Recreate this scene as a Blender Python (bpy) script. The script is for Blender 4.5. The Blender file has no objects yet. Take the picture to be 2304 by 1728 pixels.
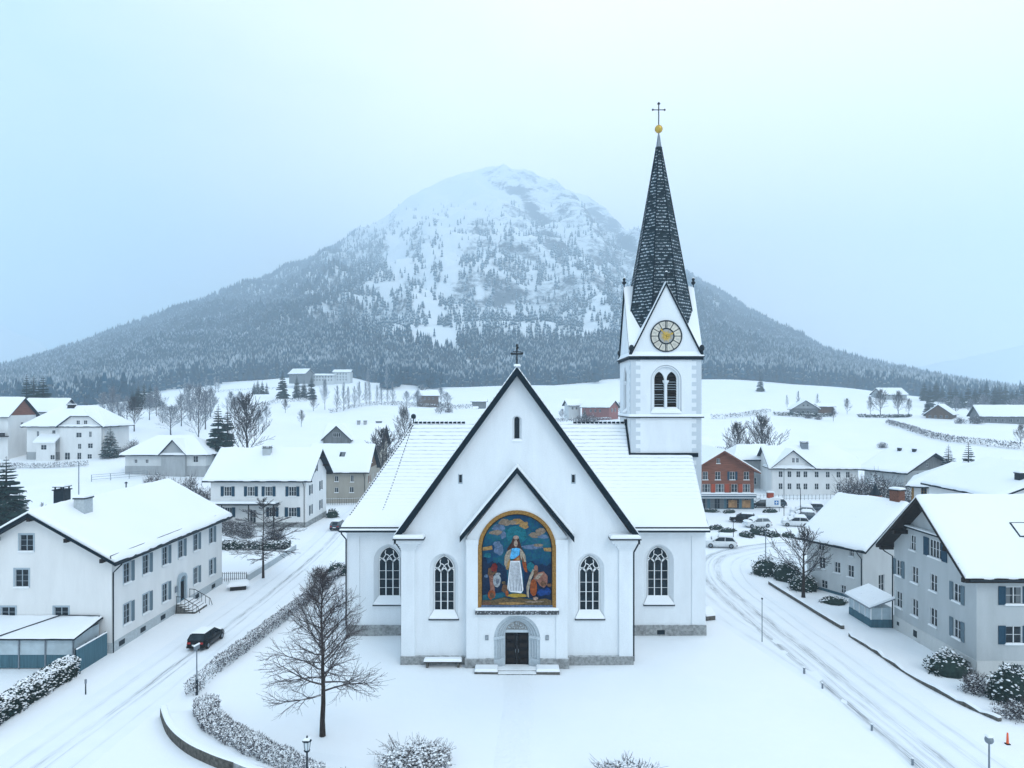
import bpy, bmesh, math, random
import numpy as np
from math import pi, sin, cos, radians, sqrt, log, exp, atan2
from mathutils import Vector, Matrix, noise
from mathutils.geometry import tessellate_polygon

S = bpy.context.scene
COL = S.collection
R = random.Random(7)
H = 21.3            # camera height above the village street
F = 1536.0          # focal length in photo pixels (2304 wide)
HY = 905.0          # photo row of the horizon

def nz(x, y, z=0.0, s=1.0):
    return noise.noise(Vector((x * s, y * s, z)))
def sm(a, b, x):
    t = min(1.0, max(0.0, (x - a) / (b - a))); return t * t * (3 - 2 * t)
def wx(px, D): return (px - 1152.0) * D / F
def wz(py, D): return H - (py - HY) * D / F

# ------------------------------------------------------------------ materials
MAT = {}
def nodes(name):
    m = bpy.data.materials.new(name); m.use_nodes = True
    nt = m.node_tree; b = nt.nodes['Principled BSDF']
    MAT[name] = m
    return m, nt, b
def N(nt, t, **kw):
    n = nt.nodes.new(t)
    for k, v in kw.items():
        if k in n.inputs.keys() if hasattr(n.inputs, 'keys') else False: n.inputs[k].default_value = v
        else: setattr(n, k, v)
    return n
def L(nt, a, b): nt.links.new(a, b)
def rgb(c): return (c[0], c[1], c[2], 1.0)
def ramp(nt, src, stops):
    r = nt.nodes.new('ShaderNodeValToRGB'); e = r.color_ramp.elements
    while len(e) < len(stops): e.new(0.5)
    for i, (p, c) in enumerate(stops):
        e[i].position = p; e[i].color = rgb(c) if not isinstance(c, (int, float)) else (c, c, c, 1)
    L(nt, src, r.inputs['Fac']); return r.outputs['Color']
def mix(nt, f, a, b):
    m = nt.nodes.new('ShaderNodeMix'); m.data_type = 'RGBA'
    for sock, v in ((m.inputs[0], f), (m.inputs[6], a), (m.inputs[7], b)):
        if isinstance(v, (int, float)): sock.default_value = v
        elif isinstance(v, tuple): sock.default_value = rgb(v)
        else: L(nt, v, sock)
    return m.outputs[2]
def math_(nt, op, a, b=None, c=None):
    m = nt.nodes.new('ShaderNodeMath'); m.operation = op
    for i, v in enumerate((a, b, c)):
        if v is None: continue
        if isinstance(v, (int, float)): m.inputs[i].default_value = v
        else: L(nt, v, m.inputs[i])
    return m.outputs[0]
def tex(nt, scale, detail=3.0, rough=0.55, vec=None, coord='Object'):
    t = nt.nodes.new('ShaderNodeTexNoise'); t.inputs['Scale'].default_value = scale
    t.inputs['Detail'].default_value = detail; t.inputs['Roughness'].default_value = rough
    if vec is None:
        c = nt.nodes.new('ShaderNodeTexCoord'); vec = c.outputs[coord]
    L(nt, vec, t.inputs['Vector']); return t.outputs['Fac']
def bump(nt, b, h, strength=0.3, dist=0.05):
    n = nt.nodes.new('ShaderNodeBump'); n.inputs['Strength'].default_value = strength
    n.inputs['Distance'].default_value = dist
    L(nt, h, n.inputs['Height']); L(nt, n.outputs['Normal'], b.inputs['Normal'])
def up_mask(nt, lo, hi, nscale=3.0, namp=0.5):
    """where snow can lie: faces that look upwards, broken up by noise"""
    g = nt.nodes.new('ShaderNodeNewGeometry'); s = nt.nodes.new('ShaderNodeSeparateXYZ')
    L(nt, g.outputs['Normal'], s.inputs[0])
    n = tex(nt, nscale, 2.0)
    v = math_(nt, 'ADD', s.outputs['Z'], math_(nt, 'MULTIPLY', math_(nt, 'SUBTRACT', n, 0.5), namp * 2))
    mr = nt.nodes.new('ShaderNodeMapRange'); mr.inputs[1].default_value = lo; mr.inputs[2].default_value = hi
    L(nt, v, mr.inputs[0]); return mr.outputs[0]
SNOW = (0.85, 0.88, 0.90)

def mat_plain(name, c, rough=0.7, var=0.15, scale=2.5, bmp=0.15, metal=0.0, snow=None, spec=.12):
    m, nt, b = nodes(name)
    n = tex(nt, scale, 5.0, 0.6)
    lo = tuple(v * (1 - var) for v in c); hi = tuple(min(1, v * (1 + var)) for v in c)
    col = ramp(nt, n, [(0.3, lo), (0.7, hi)])
    if snow: col = mix(nt, up_mask(nt, *snow), col, SNOW)
    L(nt, col, b.inputs['Base Color']); b.inputs['Roughness'].default_value = rough
    b.inputs['Metallic'].default_value = metal
    if spec is not None: b.inputs['Specular IOR Level'].default_value = spec
    if bmp: bump(nt, b, tex(nt, scale * 6, 4.0), bmp, 0.03)
    return m

def mat_plaster(name, c, grain=14.0, stain=0.07, bmp=0.2):
    m, nt, b = nodes(name)
    tc = nt.nodes.new('ShaderNodeTexCoord')
    mp = nt.nodes.new('ShaderNodeMapping'); mp.inputs['Scale'].default_value = (0.55, 0.55, 0.16)
    L(nt, tc.outputs['Object'], mp.inputs['Vector'])
    streak = tex(nt, 1.6, 5.0, 0.62, mp.outputs['Vector'])
    fine = tex(nt, grain, 4.0, 0.7)
    c1 = ramp(nt, streak, [(0.32, tuple(v * (1 - stain) for v in c)), (0.66, c)])
    c2 = ramp(nt, fine, [(0.3, 1 - stain * 0.8), (0.7, 1.0)])
    mm = nt.nodes.new('ShaderNodeMix'); mm.data_type = 'RGBA'; mm.blend_type = 'MULTIPLY'; mm.inputs[0].default_value = 1
    L(nt, c1, mm.inputs[6]); L(nt, c2, mm.inputs[7]); L(nt, mm.outputs[2], b.inputs['Base Color'])
    b.inputs['Roughness'].default_value = 0.85; b.inputs['Specular IOR Level'].default_value = 0.25
    bump(nt, b, fine, bmp, 0.02)
    return m

def mat_snow(name, bscale=1.2, bst=0.35, dist=0.08, rows=False, specks=0.0):
    m, nt, b = nodes(name)
    big = tex(nt, 0.12, 4.0, 0.5); mid = tex(nt, bscale, 6.0, 0.6)
    col = ramp(nt, big, [(0.3, (0.84, 0.865, 0.885)), (0.7, (0.88, 0.89, 0.90))])
    if specks:
        sp = ramp(nt, tex(nt, 5.0, 2.0, 0.5), [(0.70, 0.0), (0.74, specks)] if specks < 1 else [(0.755, 0.0), (0.77, .6)])
        col = mix(nt, sp, col, (0.16, 0.15, 0.14))
    if rows:
        uv = nt.nodes.new('ShaderNodeUVMap'); sx = nt.nodes.new('ShaderNodeSeparateXYZ')
        L(nt, uv.outputs['UV'], sx.inputs[0])
        wob = math_(nt, 'MULTIPLY', math_(nt, 'SUBTRACT', tex(nt, 0.9, 3.0, 0.6, uv.outputs['UV']), 0.5), 0.16)
        v = math_(nt, 'ADD', sx.outputs['Y'], wob)
        fr = math_(nt, 'FRACT', math_(nt, 'MULTIPLY', v, 2.35))
        line = ramp(nt, fr, [(0.0, 1.0), (0.11, 1.0), (0.2, 0.0), (1.0, 0.0)])
        # courses show through thin snow high on the slope and drown in deep snow near the eaves
        dep = nt.nodes.new('ShaderNodeMapRange'); dep.inputs[1].default_value = 2.0; dep.inputs[2].default_value = 10.0
        L(nt, sx.outputs['Y'], dep.inputs[0])
        mp = nt.nodes.new('ShaderNodeMapping'); mp.inputs['Scale'].default_value = (1.1, 4.0, 1)
        L(nt, uv.outputs['UV'], mp.inputs['Vector'])
        pat = ramp(nt, tex(nt, 1.0, 4.0, 0.65, mp.outputs['Vector']), [(0.36, 0.25), (0.64, 1.0)])
        f = math_(nt, 'MULTIPLY', math_(nt, 'MULTIPLY', line, pat), math_(nt, 'MULTIPLY', dep.outputs[0], 0.85))
        col = mix(nt, f, col, (0.11, 0.14, 0.16))
    L(nt, col, b.inputs['Base Color'])
    b.inputs['Roughness'].default_value = 0.65; b.inputs['Specular IOR Level'].default_value = 0.3
    bump(nt, b, mid, bst, dist)
    return m

mat_snow('snow', 0.9, 0.4, 0.12)
mat_snow('path_snow', 3.2, .8, .12, specks=.10)
mat_snow('snow_roof', 0.8, 0.35, 0.08, specks=1)
mat_snow('snow_tiles', 1.5, 0.15, 0.03, rows=True)
mat_plaster('plaster_church', (0.78, 0.815, 0.84), 9.0, 0.085, 0.2)
mat_plaster('plaster_quoin', (0.56, 0.61, 0.65), 9.0, 0.06, 0.12)
mat_plaster('plaster_white', (0.76, 0.76, 0.75), 12.0, 0.09)
mat_plaster('plaster_pale', (0.62, 0.64, 0.64), 12.0, 0.12)
mat_plaster('plaster_grey', (0.48, 0.51, 0.52), 16.0, 0.14, 0.5)
mat_plaster('plaster_beige', (0.37, 0.345, 0.295), 10.0, 0.16)
mat_plaster('plaster_stone', (0.30, 0.31, 0.31), 3.0, 0.3, 0.6)
mat_plaster('plaster_midgrey', (0.40, 0.42, 0.43), 6.0, 0.2, 0.4)  # grey plaster in its own darker tone
mat_plaster('plinth_pale', (0.60, 0.61, 0.60), 8.0, 0.12)
mat_plaster('trim_pale', (0.62, 0.66, 0.68), 9.0, 0.06, 0.1)
mat_plain('trim_blue', (0.34, 0.41, 0.46), 0.6, 0.08, 4, 0.05)
mat_plain('frame_white', (0.74, 0.76, 0.77), 0.5, 0.05, 3, 0.05)
mat_plain('shutter_blue', (0.016, 0.055, 0.092), 0.5, 0.15, 5, 0.1)
mat_plain('shutter_grey', (0.12, 0.175, 0.21), 0.5, 0.12, 5, 0.1)
mat_plain('shutter_brown', (0.16, 0.055, 0.03), 0.6, 0.2, 5, 0.1)
mat_plain('roof_edge', (0.004, 0.013, 0.021), 0.7, 0.35, 3, 0.25, spec=.12)
mat_plain('wood_dark', (0.020, 0.016, 0.015), 0.75, 0.4, 5, 0.3)
mat_plain('metal_dark', (0.007, 0.016, 0.024), 0.55, 0.2, 5, 0.05, 0.0, spec=.2)
mat_plain('iron', (0.025, 0.028, 0.03), 0.5, 0.2, 5, 0.1, 0.5)
mat_plain('metal_grey', (0.20, 0.23, 0.26), 0.45, 0.15, 5, 0.05, 0.4)
mat_plain('gold', (0.55, 0.36, 0.07), 0.35, 0.2, 6, 0.1, 0.7)
mat_plain('gold_paint', (0.30, 0.16, 0.04), 0.55, 0.45, 7, 0.3)
mat_plain('stone', (0.27, 0.28, 0.28), 0.85, 0.45, 3.5, 0.6, snow=(0.9, 1.3, 3.0, 0.3))
mat_plain('stone_dark', (0.10, 0.095, 0.085), 0.9, 0.5, 4, 0.7, snow=(0.7, 1.1, 4.0, 0.45))
mat_plain('stone_grey', (0.42, 0.46, 0.48), 0.8, 0.15, 6, 0.3)
mat_plain('brick', (0.17, 0.075, 0.05), 0.85, 0.4, 9, 0.4)
mat_plain('door_dark', (0.008, 0.008, 0.010), 0.7, 0.5, 5, 0.3)
mat_plain('paint_blue', (0.045, 0.13, 0.18), 0.6, 0.25, 3, 0.2)
mat_plain('paint_black', (0.006, 0.008, 0.01), 0.18, 0.2, 3, 0.0, 0.2)
mat_plain('paint_white', (0.7, 0.72, 0.73), 0.3, 0.05, 3, 0.0)
mat_plain('paint_slate', (0.05, 0.07, 0.09), 0.3, 0.2, 3, 0.0, 0.2)
mat_plain('rubber', (0.012, 0.012, 0.013), 0.8, 0.2, 6, 0.2)
mat_plain('red_light', (0.35, 0.02, 0.02), 0.25, 0.1, 6, 0.0)
mat_plain('orange', (0.75, 0.12, 0.04), 0.5, 0.1, 4, 0.05)
mat_plain('sign_blue', (0.02, 0.16, 0.42), 0.4, 0.06, 4, 0.0)
mat_plain('panel_pale', (0.42, 0.50, 0.54), 0.35, 0.12, 1.5, 0.1)
mat_plain('shop_glow_paint', (0.30, 0.17, 0.08), 0.5, 0.5, 1.2, 0.1)  # warm light inside the shop, painted as plain base colour
mat_plain('rock', (0.11, 0.13, 0.15), 0.9, 0.4, 0.02, 0.3)
mat_plain('mesh_grey', (0.30, 0.34, 0.37), 0.8, 0.4, 20, 0.3)

# window glass: dark, glossy, each a little uneven
m, nt, b = nodes('glass')
n = tex(nt, 1.3, 3.0, 0.6)
oi = nt.nodes.new('ShaderNodeObjectInfo'); tc = nt.nodes.new('ShaderNodeTexCoord'); sx = nt.nodes.new('ShaderNodeSeparateXYZ'); L(nt, tc.outputs['Object'], sx.inputs[0])
cur = math_(nt, 'MULTIPLY', math_(nt, 'GREATER_THAN', math_(nt, 'ABSOLUTE', sx.outputs['X']), math_(nt, 'MULTIPLY_ADD', oi.outputs['Random'], .35, .2)), math_(nt, 'GREATER_THAN', math_(nt, 'FRACT', math_(nt, 'MULTIPLY', oi.outputs['Random'], 7.0)), .45))
gl0 = ramp(nt, n, [(0.35, (0.004, 0.009, 0.014)), (0.7, (0.022, 0.036, 0.048))])
L(nt, mix(nt, math_(nt, 'MULTIPLY', cur, .8), gl0, (.16, .18, .19)), b.inputs['Base Color'])
b.inputs['Roughness'].default_value = 0.15; b.inputs['Specular IOR Level'].default_value = 0.22
bump(nt, b, tex(nt, 2.0, 2.0), 0.08, 0.02)
# leaded church glass
m, nt, b = nodes('glass_leaded')
tc = nt.nodes.new('ShaderNodeTexCoord')
vo = nt.nodes.new('ShaderNodeTexVoronoi'); vo.inputs['Scale'].default_value = 5.0; L(nt, tc.outputs['Object'], vo.inputs['Vector'])
c = mix(nt, ramp(nt, tex(nt, 16, 2.0, 0.5), [(0.64, 0.0), (0.74, 0.35)]), ramp(nt, vo.outputs['Color'], [(0.1, (0.003, 0.008, 0.013)), (0.9, (0.012, 0.024, 0.034))]), (0.16, 0.24, 0.30))
L(nt, c, b.inputs['Base Color']); b.inputs['Roughness'].default_value = 0.35; b.inputs['Specular IOR Level'].default_value = .15
bump(nt, b, vo.outputs['Distance'], 0.2, 0.02)
# red-brown timber boarding
def mat_boards(name, c, scale=4.0, horiz=False, var=0.45):
    m, nt, b = nodes(name)
    tc = nt.nodes.new('ShaderNodeTexCoord'); mp = nt.nodes.new('ShaderNodeMapping')
    mp.inputs['Scale'].default_value = (0.3, 0.3, scale) if horiz else (scale, scale, 0.35)
    L(nt, tc.outputs['Object'], mp.inputs['Vector'])
    n = tex(nt, 1.5, 5.0, 0.7, mp.outputs['Vector'])
    L(nt, ramp(nt, n, [(0.3, tuple(v * (1 - var) for v in c)), (0.7, tuple(v * (1 + var) for v in c))]), b.inputs['Base Color'])
    b.inputs['Roughness'].default_value = 0.8; b.inputs['Specular IOR Level'].default_value = .12; bump(nt, b, n, 0.4, 0.03)
mat_boards('timber_red', (0.20, 0.078, 0.05), 5.0, True)
mat_boards('timber_panel', (0.36, 0.07, 0.035), 8.0)
mat_boards('timber_barn', (0.28, 0.11, 0.10), 5.0)
mat_boards('timber_brown', (0.12, 0.075, 0.05), 5.0)
mat_boards('timber_grey', (0.16, 0.17, 0.175), 5.0)
mat_boards('fence_blue', (0.06, 0.13, 0.165), 9.0, False, 0.3)
# stone surrounds of the portal
m, nt, b = nodes('stone_portal')
n = tex(nt, 7.0, 6.0, 0.7)
L(nt, ramp(nt, n, [(0.3, (0.40, 0.46, 0.50)), (0.7, (0.56, 0.62, 0.66))]), b.inputs['Base Color']); b.inputs['Roughness'].default_value = 0.85
bump(nt, b, n, 0.4, 0.03)
# carved ledge under the mosaic
m, nt, b = nodes('carved')
vo = N(nt, 'ShaderNodeTexVoronoi'); vo.inputs['Scale'].default_value = 6.0
tc = nt.nodes.new('ShaderNodeTexCoord'); L(nt, tc.outputs['Object'], vo.inputs['Vector'])
L(nt, ramp(nt, vo.outputs['Distance'], [(0.05, (0.45, 0.47, 0.5)), (0.5, (0.05, 0.055, 0.06))]), b.inputs['Base Color'])
bump(nt, b, vo.outputs['Distance'], 0.8, 0.06); b.inputs['Roughness'].default_value = 0.85
# spire: small dark slates, snow caught on the course edges
m, nt, b = nodes('slate_spire')
uv = nt.nodes.new('ShaderNodeUVMap')
def slate(nt, uvout):
    mp = nt.nodes.new('ShaderNodeMapping'); L(nt, uvout, mp.inputs['Vector'])
    sx = nt.nodes.new('ShaderNodeSeparateXYZ'); L(nt, mp.outputs['Vector'], sx.inputs[0])
    u, v = sx.outputs['X'], sx.outputs['Y']
    vv = math_(nt, 'MULTIPLY', math_(nt, 'ADD', v, math_(nt, 'MULTIPLY', tex(nt, 1.3, 3.0, 0.6, uvout), 0.22)), 2.9)
    row = math_(nt, 'FLOOR', vv); fr = math_(nt, 'FRACT', vv)
    uu = math_(nt, 'ADD', math_(nt, 'MULTIPLY', u, 2.3), math_(nt, 'MULTIPLY', row, 0.5))
    fu = math_(nt, 'FRACT', uu); cell = math_(nt, 'FLOOR', uu)
    wn = nt.nodes.new('ShaderNodeTexWhiteNoise'); wn.noise_dimensions = '2D'
    cb = nt.nodes.new('ShaderNodeCombineXYZ'); L(nt, cell, cb.inputs[0]); L(nt, row, cb.inputs[1]); L(nt, cb.outputs[0], wn.inputs['Vector'])
    # snow strip at the foot of each slate, of random length
    hgt = math_(nt, 'MULTIPLY', wn.outputs['Value'], 0.34)
    patch = tex(nt, 0.55, 3.0, 0.55, uvout)
    hgt = math_(nt, 'ADD', hgt, math_(nt, 'MULTIPLY', math_(nt, 'SUBTRACT', patch, 0.49), 0.75))
    inu = ramp(nt, fu, [(0.0, 0.0), (0.12, 0.0), (0.2, 1.0), (0.85, 1.0), (0.93, 0.0)])
    s = math_(nt, 'MULTIPLY', math_(nt, 'LESS_THAN', fr, hgt), inu)
    edge = ramp(nt, fr, [(0.0, 0.4), (0.15, 1.0)])
    return s, wn.outputs['Value'], edge
s, rnd, edge = slate(nt, uv.outputs['UV'])
base = mix(nt, rnd, (0.006, 0.016, 0.023), (0.020, 0.038, 0.048))
L(nt, mix(nt, math_(nt, 'MULTIPLY', s, 0.6), base, (0.66, 0.74, 0.80)), b.inputs['Base Color'])
b.inputs['Roughness'].default_value = 0.7; b.inputs['Specular IOR Level'].default_value = .2; bump(nt, b, edge, 0.5, 0.04)

# bark / needles / twigs with snow lying on the upper sides
mat_plain('bark', (0.035, 0.027, 0.024), 0.9, 0.4, 6, 0.5, snow=(0.62, 0.95, 2.2, 0.28))
mat_plain('bark_twig', (0.075, 0.064, 0.066), 0.9, 0.3, 6, 0.0, snow=(0.85, 1.1, 3.0, 0.3))
mat_plain('bark_far', (0.05, 0.046, 0.05), 0.9, 0.3, 3, 0.0, snow=(0.8, 1.1, 2.0, 0.35))
mat_plain('needles', (0.014, 0.036, 0.032), 0.8, 0.35, 3, 0.0, snow=(1.0, 1.3, 1.3, 0.5))
mat_plain('needles_snowy', (0.02, 0.042, 0.04), 0.8, 0.35, 3, 0.0, snow=(0.78, 1.15, 1.1, 0.5))
mat_plain('leaf_dark', (0.018, 0.036, 0.030), 0.7, 0.4, 4, 0.0)
mat_plain('leaf_brown', (0.062, 0.062, 0.075), 0.85, 0.35, 4, 0.0)
mat_plain('leaf_grey', (0.12, 0.12, 0.14), 0.85, 0.3, 4, 0.0)
mat_plain('bark_frost', (0.20, 0.22, 0.25), 0.9, 0.3, 3, 0.0, snow=(0.35, 0.9, 2.0, 0.4))
mat_plain('forest_frosted', (0.03, 0.09, 0.135), 0.9, 0.3, 0.05, 0.0, snow=(0.66, 1.1, 0.05, 0.35))
mat_plain('forest_tree', (0.004, 0.046, 0.080), 0.9, 0.35, 0.05, 0.0, snow=(0.86, 1.25, 0.05, 0.35))
# ------------------------------------------------------------------ mesh helpers
class MB:
    """collects shapes; build() links them as ONE mesh object"""
    def __init__(s): s.v = []; s.f = []; s.m = []; s.uv = {}; s.mats = []
    def mi(s, mat):
        if mat not in s.mats: s.mats.append(mat)
        return s.mats.index(mat)
    def add(s, vs, fs, mat, uvs=None):
        o = len(s.v); s.v.extend([tuple(p) for p in vs]); k = s.mi(mat)
        for f in fs: s.f.append(tuple(i + o for i in f)); s.m.append(k)
        if uvs:
            for i, q in enumerate(uvs): s.uv[o + i] = q
        return s
    def box(s, x0, x1, y0, y1, z0, z1, mat):
        return s.add([(x0,y0,z0),(x1,y0,z0),(x1,y1,z0),(x0,y1,z0),(x0,y0,z1),(x1,y0,z1),(x1,y1,z1),(x0,y1,z1)],
                     [(0,3,2,1),(4,5,6,7),(0,1,5,4),(1,2,6,5),(2,3,7,6),(3,0,4,7)], mat)
    def cap(s, x0, x1, y0, y1, z0, z1, mat, r=None):
        """a soft-edged slab (snow lying on a ledge)"""
        r = r or min(0.45 * (z1 - z0), 0.3 * (x1 - x0), 0.3 * (y1 - y0))
        a = [(x0,y0,z0),(x1,y0,z0),(x1,y1,z0),(x0,y1,z0)]
        zb = z1 - r
        b = [(x0,y0,zb),(x1,y0,zb),(x1,y1,zb),(x0,y1,zb)]
        c = [(x0+r,y0+r,z1),(x1-r,y0+r,z1),(x1-r,y1-r,z1),(x0+r,y1-r,z1)]
        fs = [(3,2,1,0),(8,9,10,11)]
        for o in (0, 4):
            for i in range(4): j = (i + 1) % 4; fs.append((o+i, o+j, o+4+j, o+4+i))
        return s.add(a + b + c, fs, mat)
    def tube(s, pts, rads, mat, n=6, cap=True):
        pts = [Vector(p) for p in pts]
        if not isinstance(rads, (list, tuple)): rads = [rads] * len(pts)
        vs = []; fs = []; prev = None
        for i, p in enumerate(pts):
            d = (pts[min(i+1, len(pts)-1)] - pts[max(i-1, 0)])
            if d.length < 1e-9: d = Vector((0,0,1))
            d.normalize()
            up = prev if prev and abs(prev.dot(d)) < 0.95 else (Vector((0,0,1)) if abs(d.z) < 0.9 else Vector((0,1,0)))
            a = d.cross(up).normalized(); b = a.cross(d).normalized(); prev = b
            for k in range(n):
                t = 2 * pi * (k + 0.5) / n
                vs.append(p + (a * cos(t) + b * sin(t)) * rads[i])
        for i in range(len(pts) - 1):
            for k in range(n):
                q = (k + 1) % n; fs.append((i*n+k, i*n+q, (i+1)*n+q, (i+1)*n+k))
        if cap: fs.append(tuple(range(n-1, -1, -1))); fs.append(tuple((len(pts)-1)*n + k for k in range(n)))
        return s.add(vs, fs, mat)
    def lathe(s, prof, c, mat, n=12):
        vs = []; fs = []
        for r, z in prof:
            for k in range(n):
                t = 2 * pi * (k + .5) / n; vs.append((c[0] + r*cos(t), c[1] + r*sin(t), c[2] + z))
        for i in range(len(prof) - 1):
            for k in range(n):
                q = (k + 1) % n; fs.append((i*n+k, i*n+q, (i+1)*n+q, (i+1)*n+k))
        fs.append(tuple(range(n-1, -1, -1))); fs.append(tuple((len(prof)-1)*n + k for k in range(n)))
        return s.add(vs, fs, mat)
    def ball(s, c, r, mat, n=10, sz=1.0):
        return s.lathe([(max(0.001, r*sin(pi*i/8)), -r*sz*cos(pi*i/8)) for i in range(9)], c, mat, n)
    def extrude_y(s, poly, y0, y1, mat):
        """flat outline (x, z) given thickness from y0 to y1"""
        n = len(poly); tr = tessellate_polygon([[Vector((p[0], p[1], 0)) for p in poly]])
        vs = [(p[0], y0, p[1]) for p in poly] + [(p[0], y1, p[1]) for p in poly]
        fs = [tuple(t) for t in tr] + [tuple(n + i for i in reversed(t)) for t in tr]
        fs += [(i, (i+1) % n, n + (i+1) % n, n + i) for i in range(n)]
        return s.add(vs, fs, mat)
    def xform(s, M, start=0):
        for i in range(start, len(s.v)): s.v[i] = tuple(M @ Vector(s.v[i]))
        return s
    def mesh(s, name, smooth=False):
        me = bpy.data.meshes.new(name); me.from_pydata(s.v, [], s.f); 
        for k in s.mats: me.materials.append(MAT[k])
        if len(s.mats) > 1: me.polygons.foreach_set('material_index', s.m)
        if s.uv:
            ul = me.uv_layers.new(name='UVMap')
            for l in me.loops: ul.data[l.index].uv = s.uv.get(l.vertex_index, (0, 0))
        if smooth: me.polygons.foreach_set('use_smooth', [True] * len(me.polygons))
        me.update(); return me
    def build(s, name, parent=None, loc=(0,0,0), rz=0.0, smooth=False, fix=False):
        me = s.mesh(name, smooth)
        if fix:
            bm = bmesh.new(); bm.from_mesh(me); bmesh.ops.recalc_face_normals(bm, faces=bm.faces); bm.to_mesh(me); bm.free()
        return put(name, me, parent, loc, rz)

def put(name, me, parent=None, loc=(0,0,0), rz=0.0):
    o = bpy.data.objects.new(name, me); COL.objects.link(o)
    o.location = loc; o.rotation_euler = (0, 0, rz)
    if parent is not None: o.parent = parent
    return o
def tag(o, label, cat, group=None):
    o['label'] = label; o['category'] = cat
    if group: o['group'] = group
    return o
def thing(name, label, cat, loc=(0,0,0), rz=0.0, group=None):
    o = bpy.data.objects.new(name, None); COL.objects.link(o); o.empty_display_size = 0.5
    o.location = loc; o.rotation_euler = (0, 0, rz)
    return tag(o, label, cat, group)
def structure(o): o['kind'] = 'structure'; return o
def dup(root, loc, rz=0.0, sc=1.0, label=None, group=None):
    r = root.copy(); COL.objects.link(r); r.location = loc; r.rotation_euler = (0, 0, rz)
    r.scale = (sc, sc, sc) if isinstance(sc, (int, float)) else sc
    if label: r['label'] = label
    if group: r['group'] = group
    for ch in list(root.children):
        c = ch.copy(); COL.objects.link(c); c.parent = r
        for g in list(ch.children):
            d = g.copy(); COL.objects.link(d); d.parent = c
    return r

# ------------------------------------------------------------------ walls with real openings
def arch(w, h, hs, n=8, z0=0.0, x0=0.0):
    """pointed (or round) arch outline from bottom left, clockwise over the top"""
    a = w / 2; r = h - hs; c = (r*r - a*a) / (2*a); Rr = a + c
    t1 = atan2(r, -c) if c != 0 else pi/2
    pts = [(x0 - a, z0), ]
    left = []
    for i in range(n + 1):
        t = pi - (pi - atan2(r, -c)) * i / n
        left.append((c + Rr*cos(t), hs + Rr*sin(t)))
    pts += [(x0 + x, z0 + z) for x, z in left]
    pts += [(x0 - x, z0 + z) for x, z in reversed(left[:-1])]
    pts.append((x0 + a, z0))
    return pts
def rect(x0, x1, z0, z1): return [(x0, z0), (x0, z1), (x1, z1), (x1, z0)]
def wall_face(mb, poly, holes, M, mat, depth=0.18, rmat=None):
    """holes: list of (outer outline, inner outline or None, depth or None)"""
    loops = [[Vector((p[0], p[1], 0)) for p in poly]]
    for h in holes: loops.append([Vector((p[0], p[1], 0)) for p in h[0]])
    flat = [p for l in loops for p in l]
    tr = tessellate_polygon(loops)
    mb.add([M @ Vector((p.x, 0, p.y)) for p in flat], [tuple(t) for t in tr], mat)
    for h in holes:
        out = h[0]; inn = h[1] or out; d = h[2] or depth; n = len(out)
        vs = [M @ Vector((p[0], 0, p[1])) for p in out] + [M @ Vector((p[0], d, p[1])) for p in inn]
        mb.add(vs, [(i, (i+1) % n, n + (i+1) % n, n + i) for i in range(n)], rmat or mat)
def face_M(loc, rz): return Matrix.Translation(Vector(loc)) @ Matrix.Rotation(rz, 4, 'Z')

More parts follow.
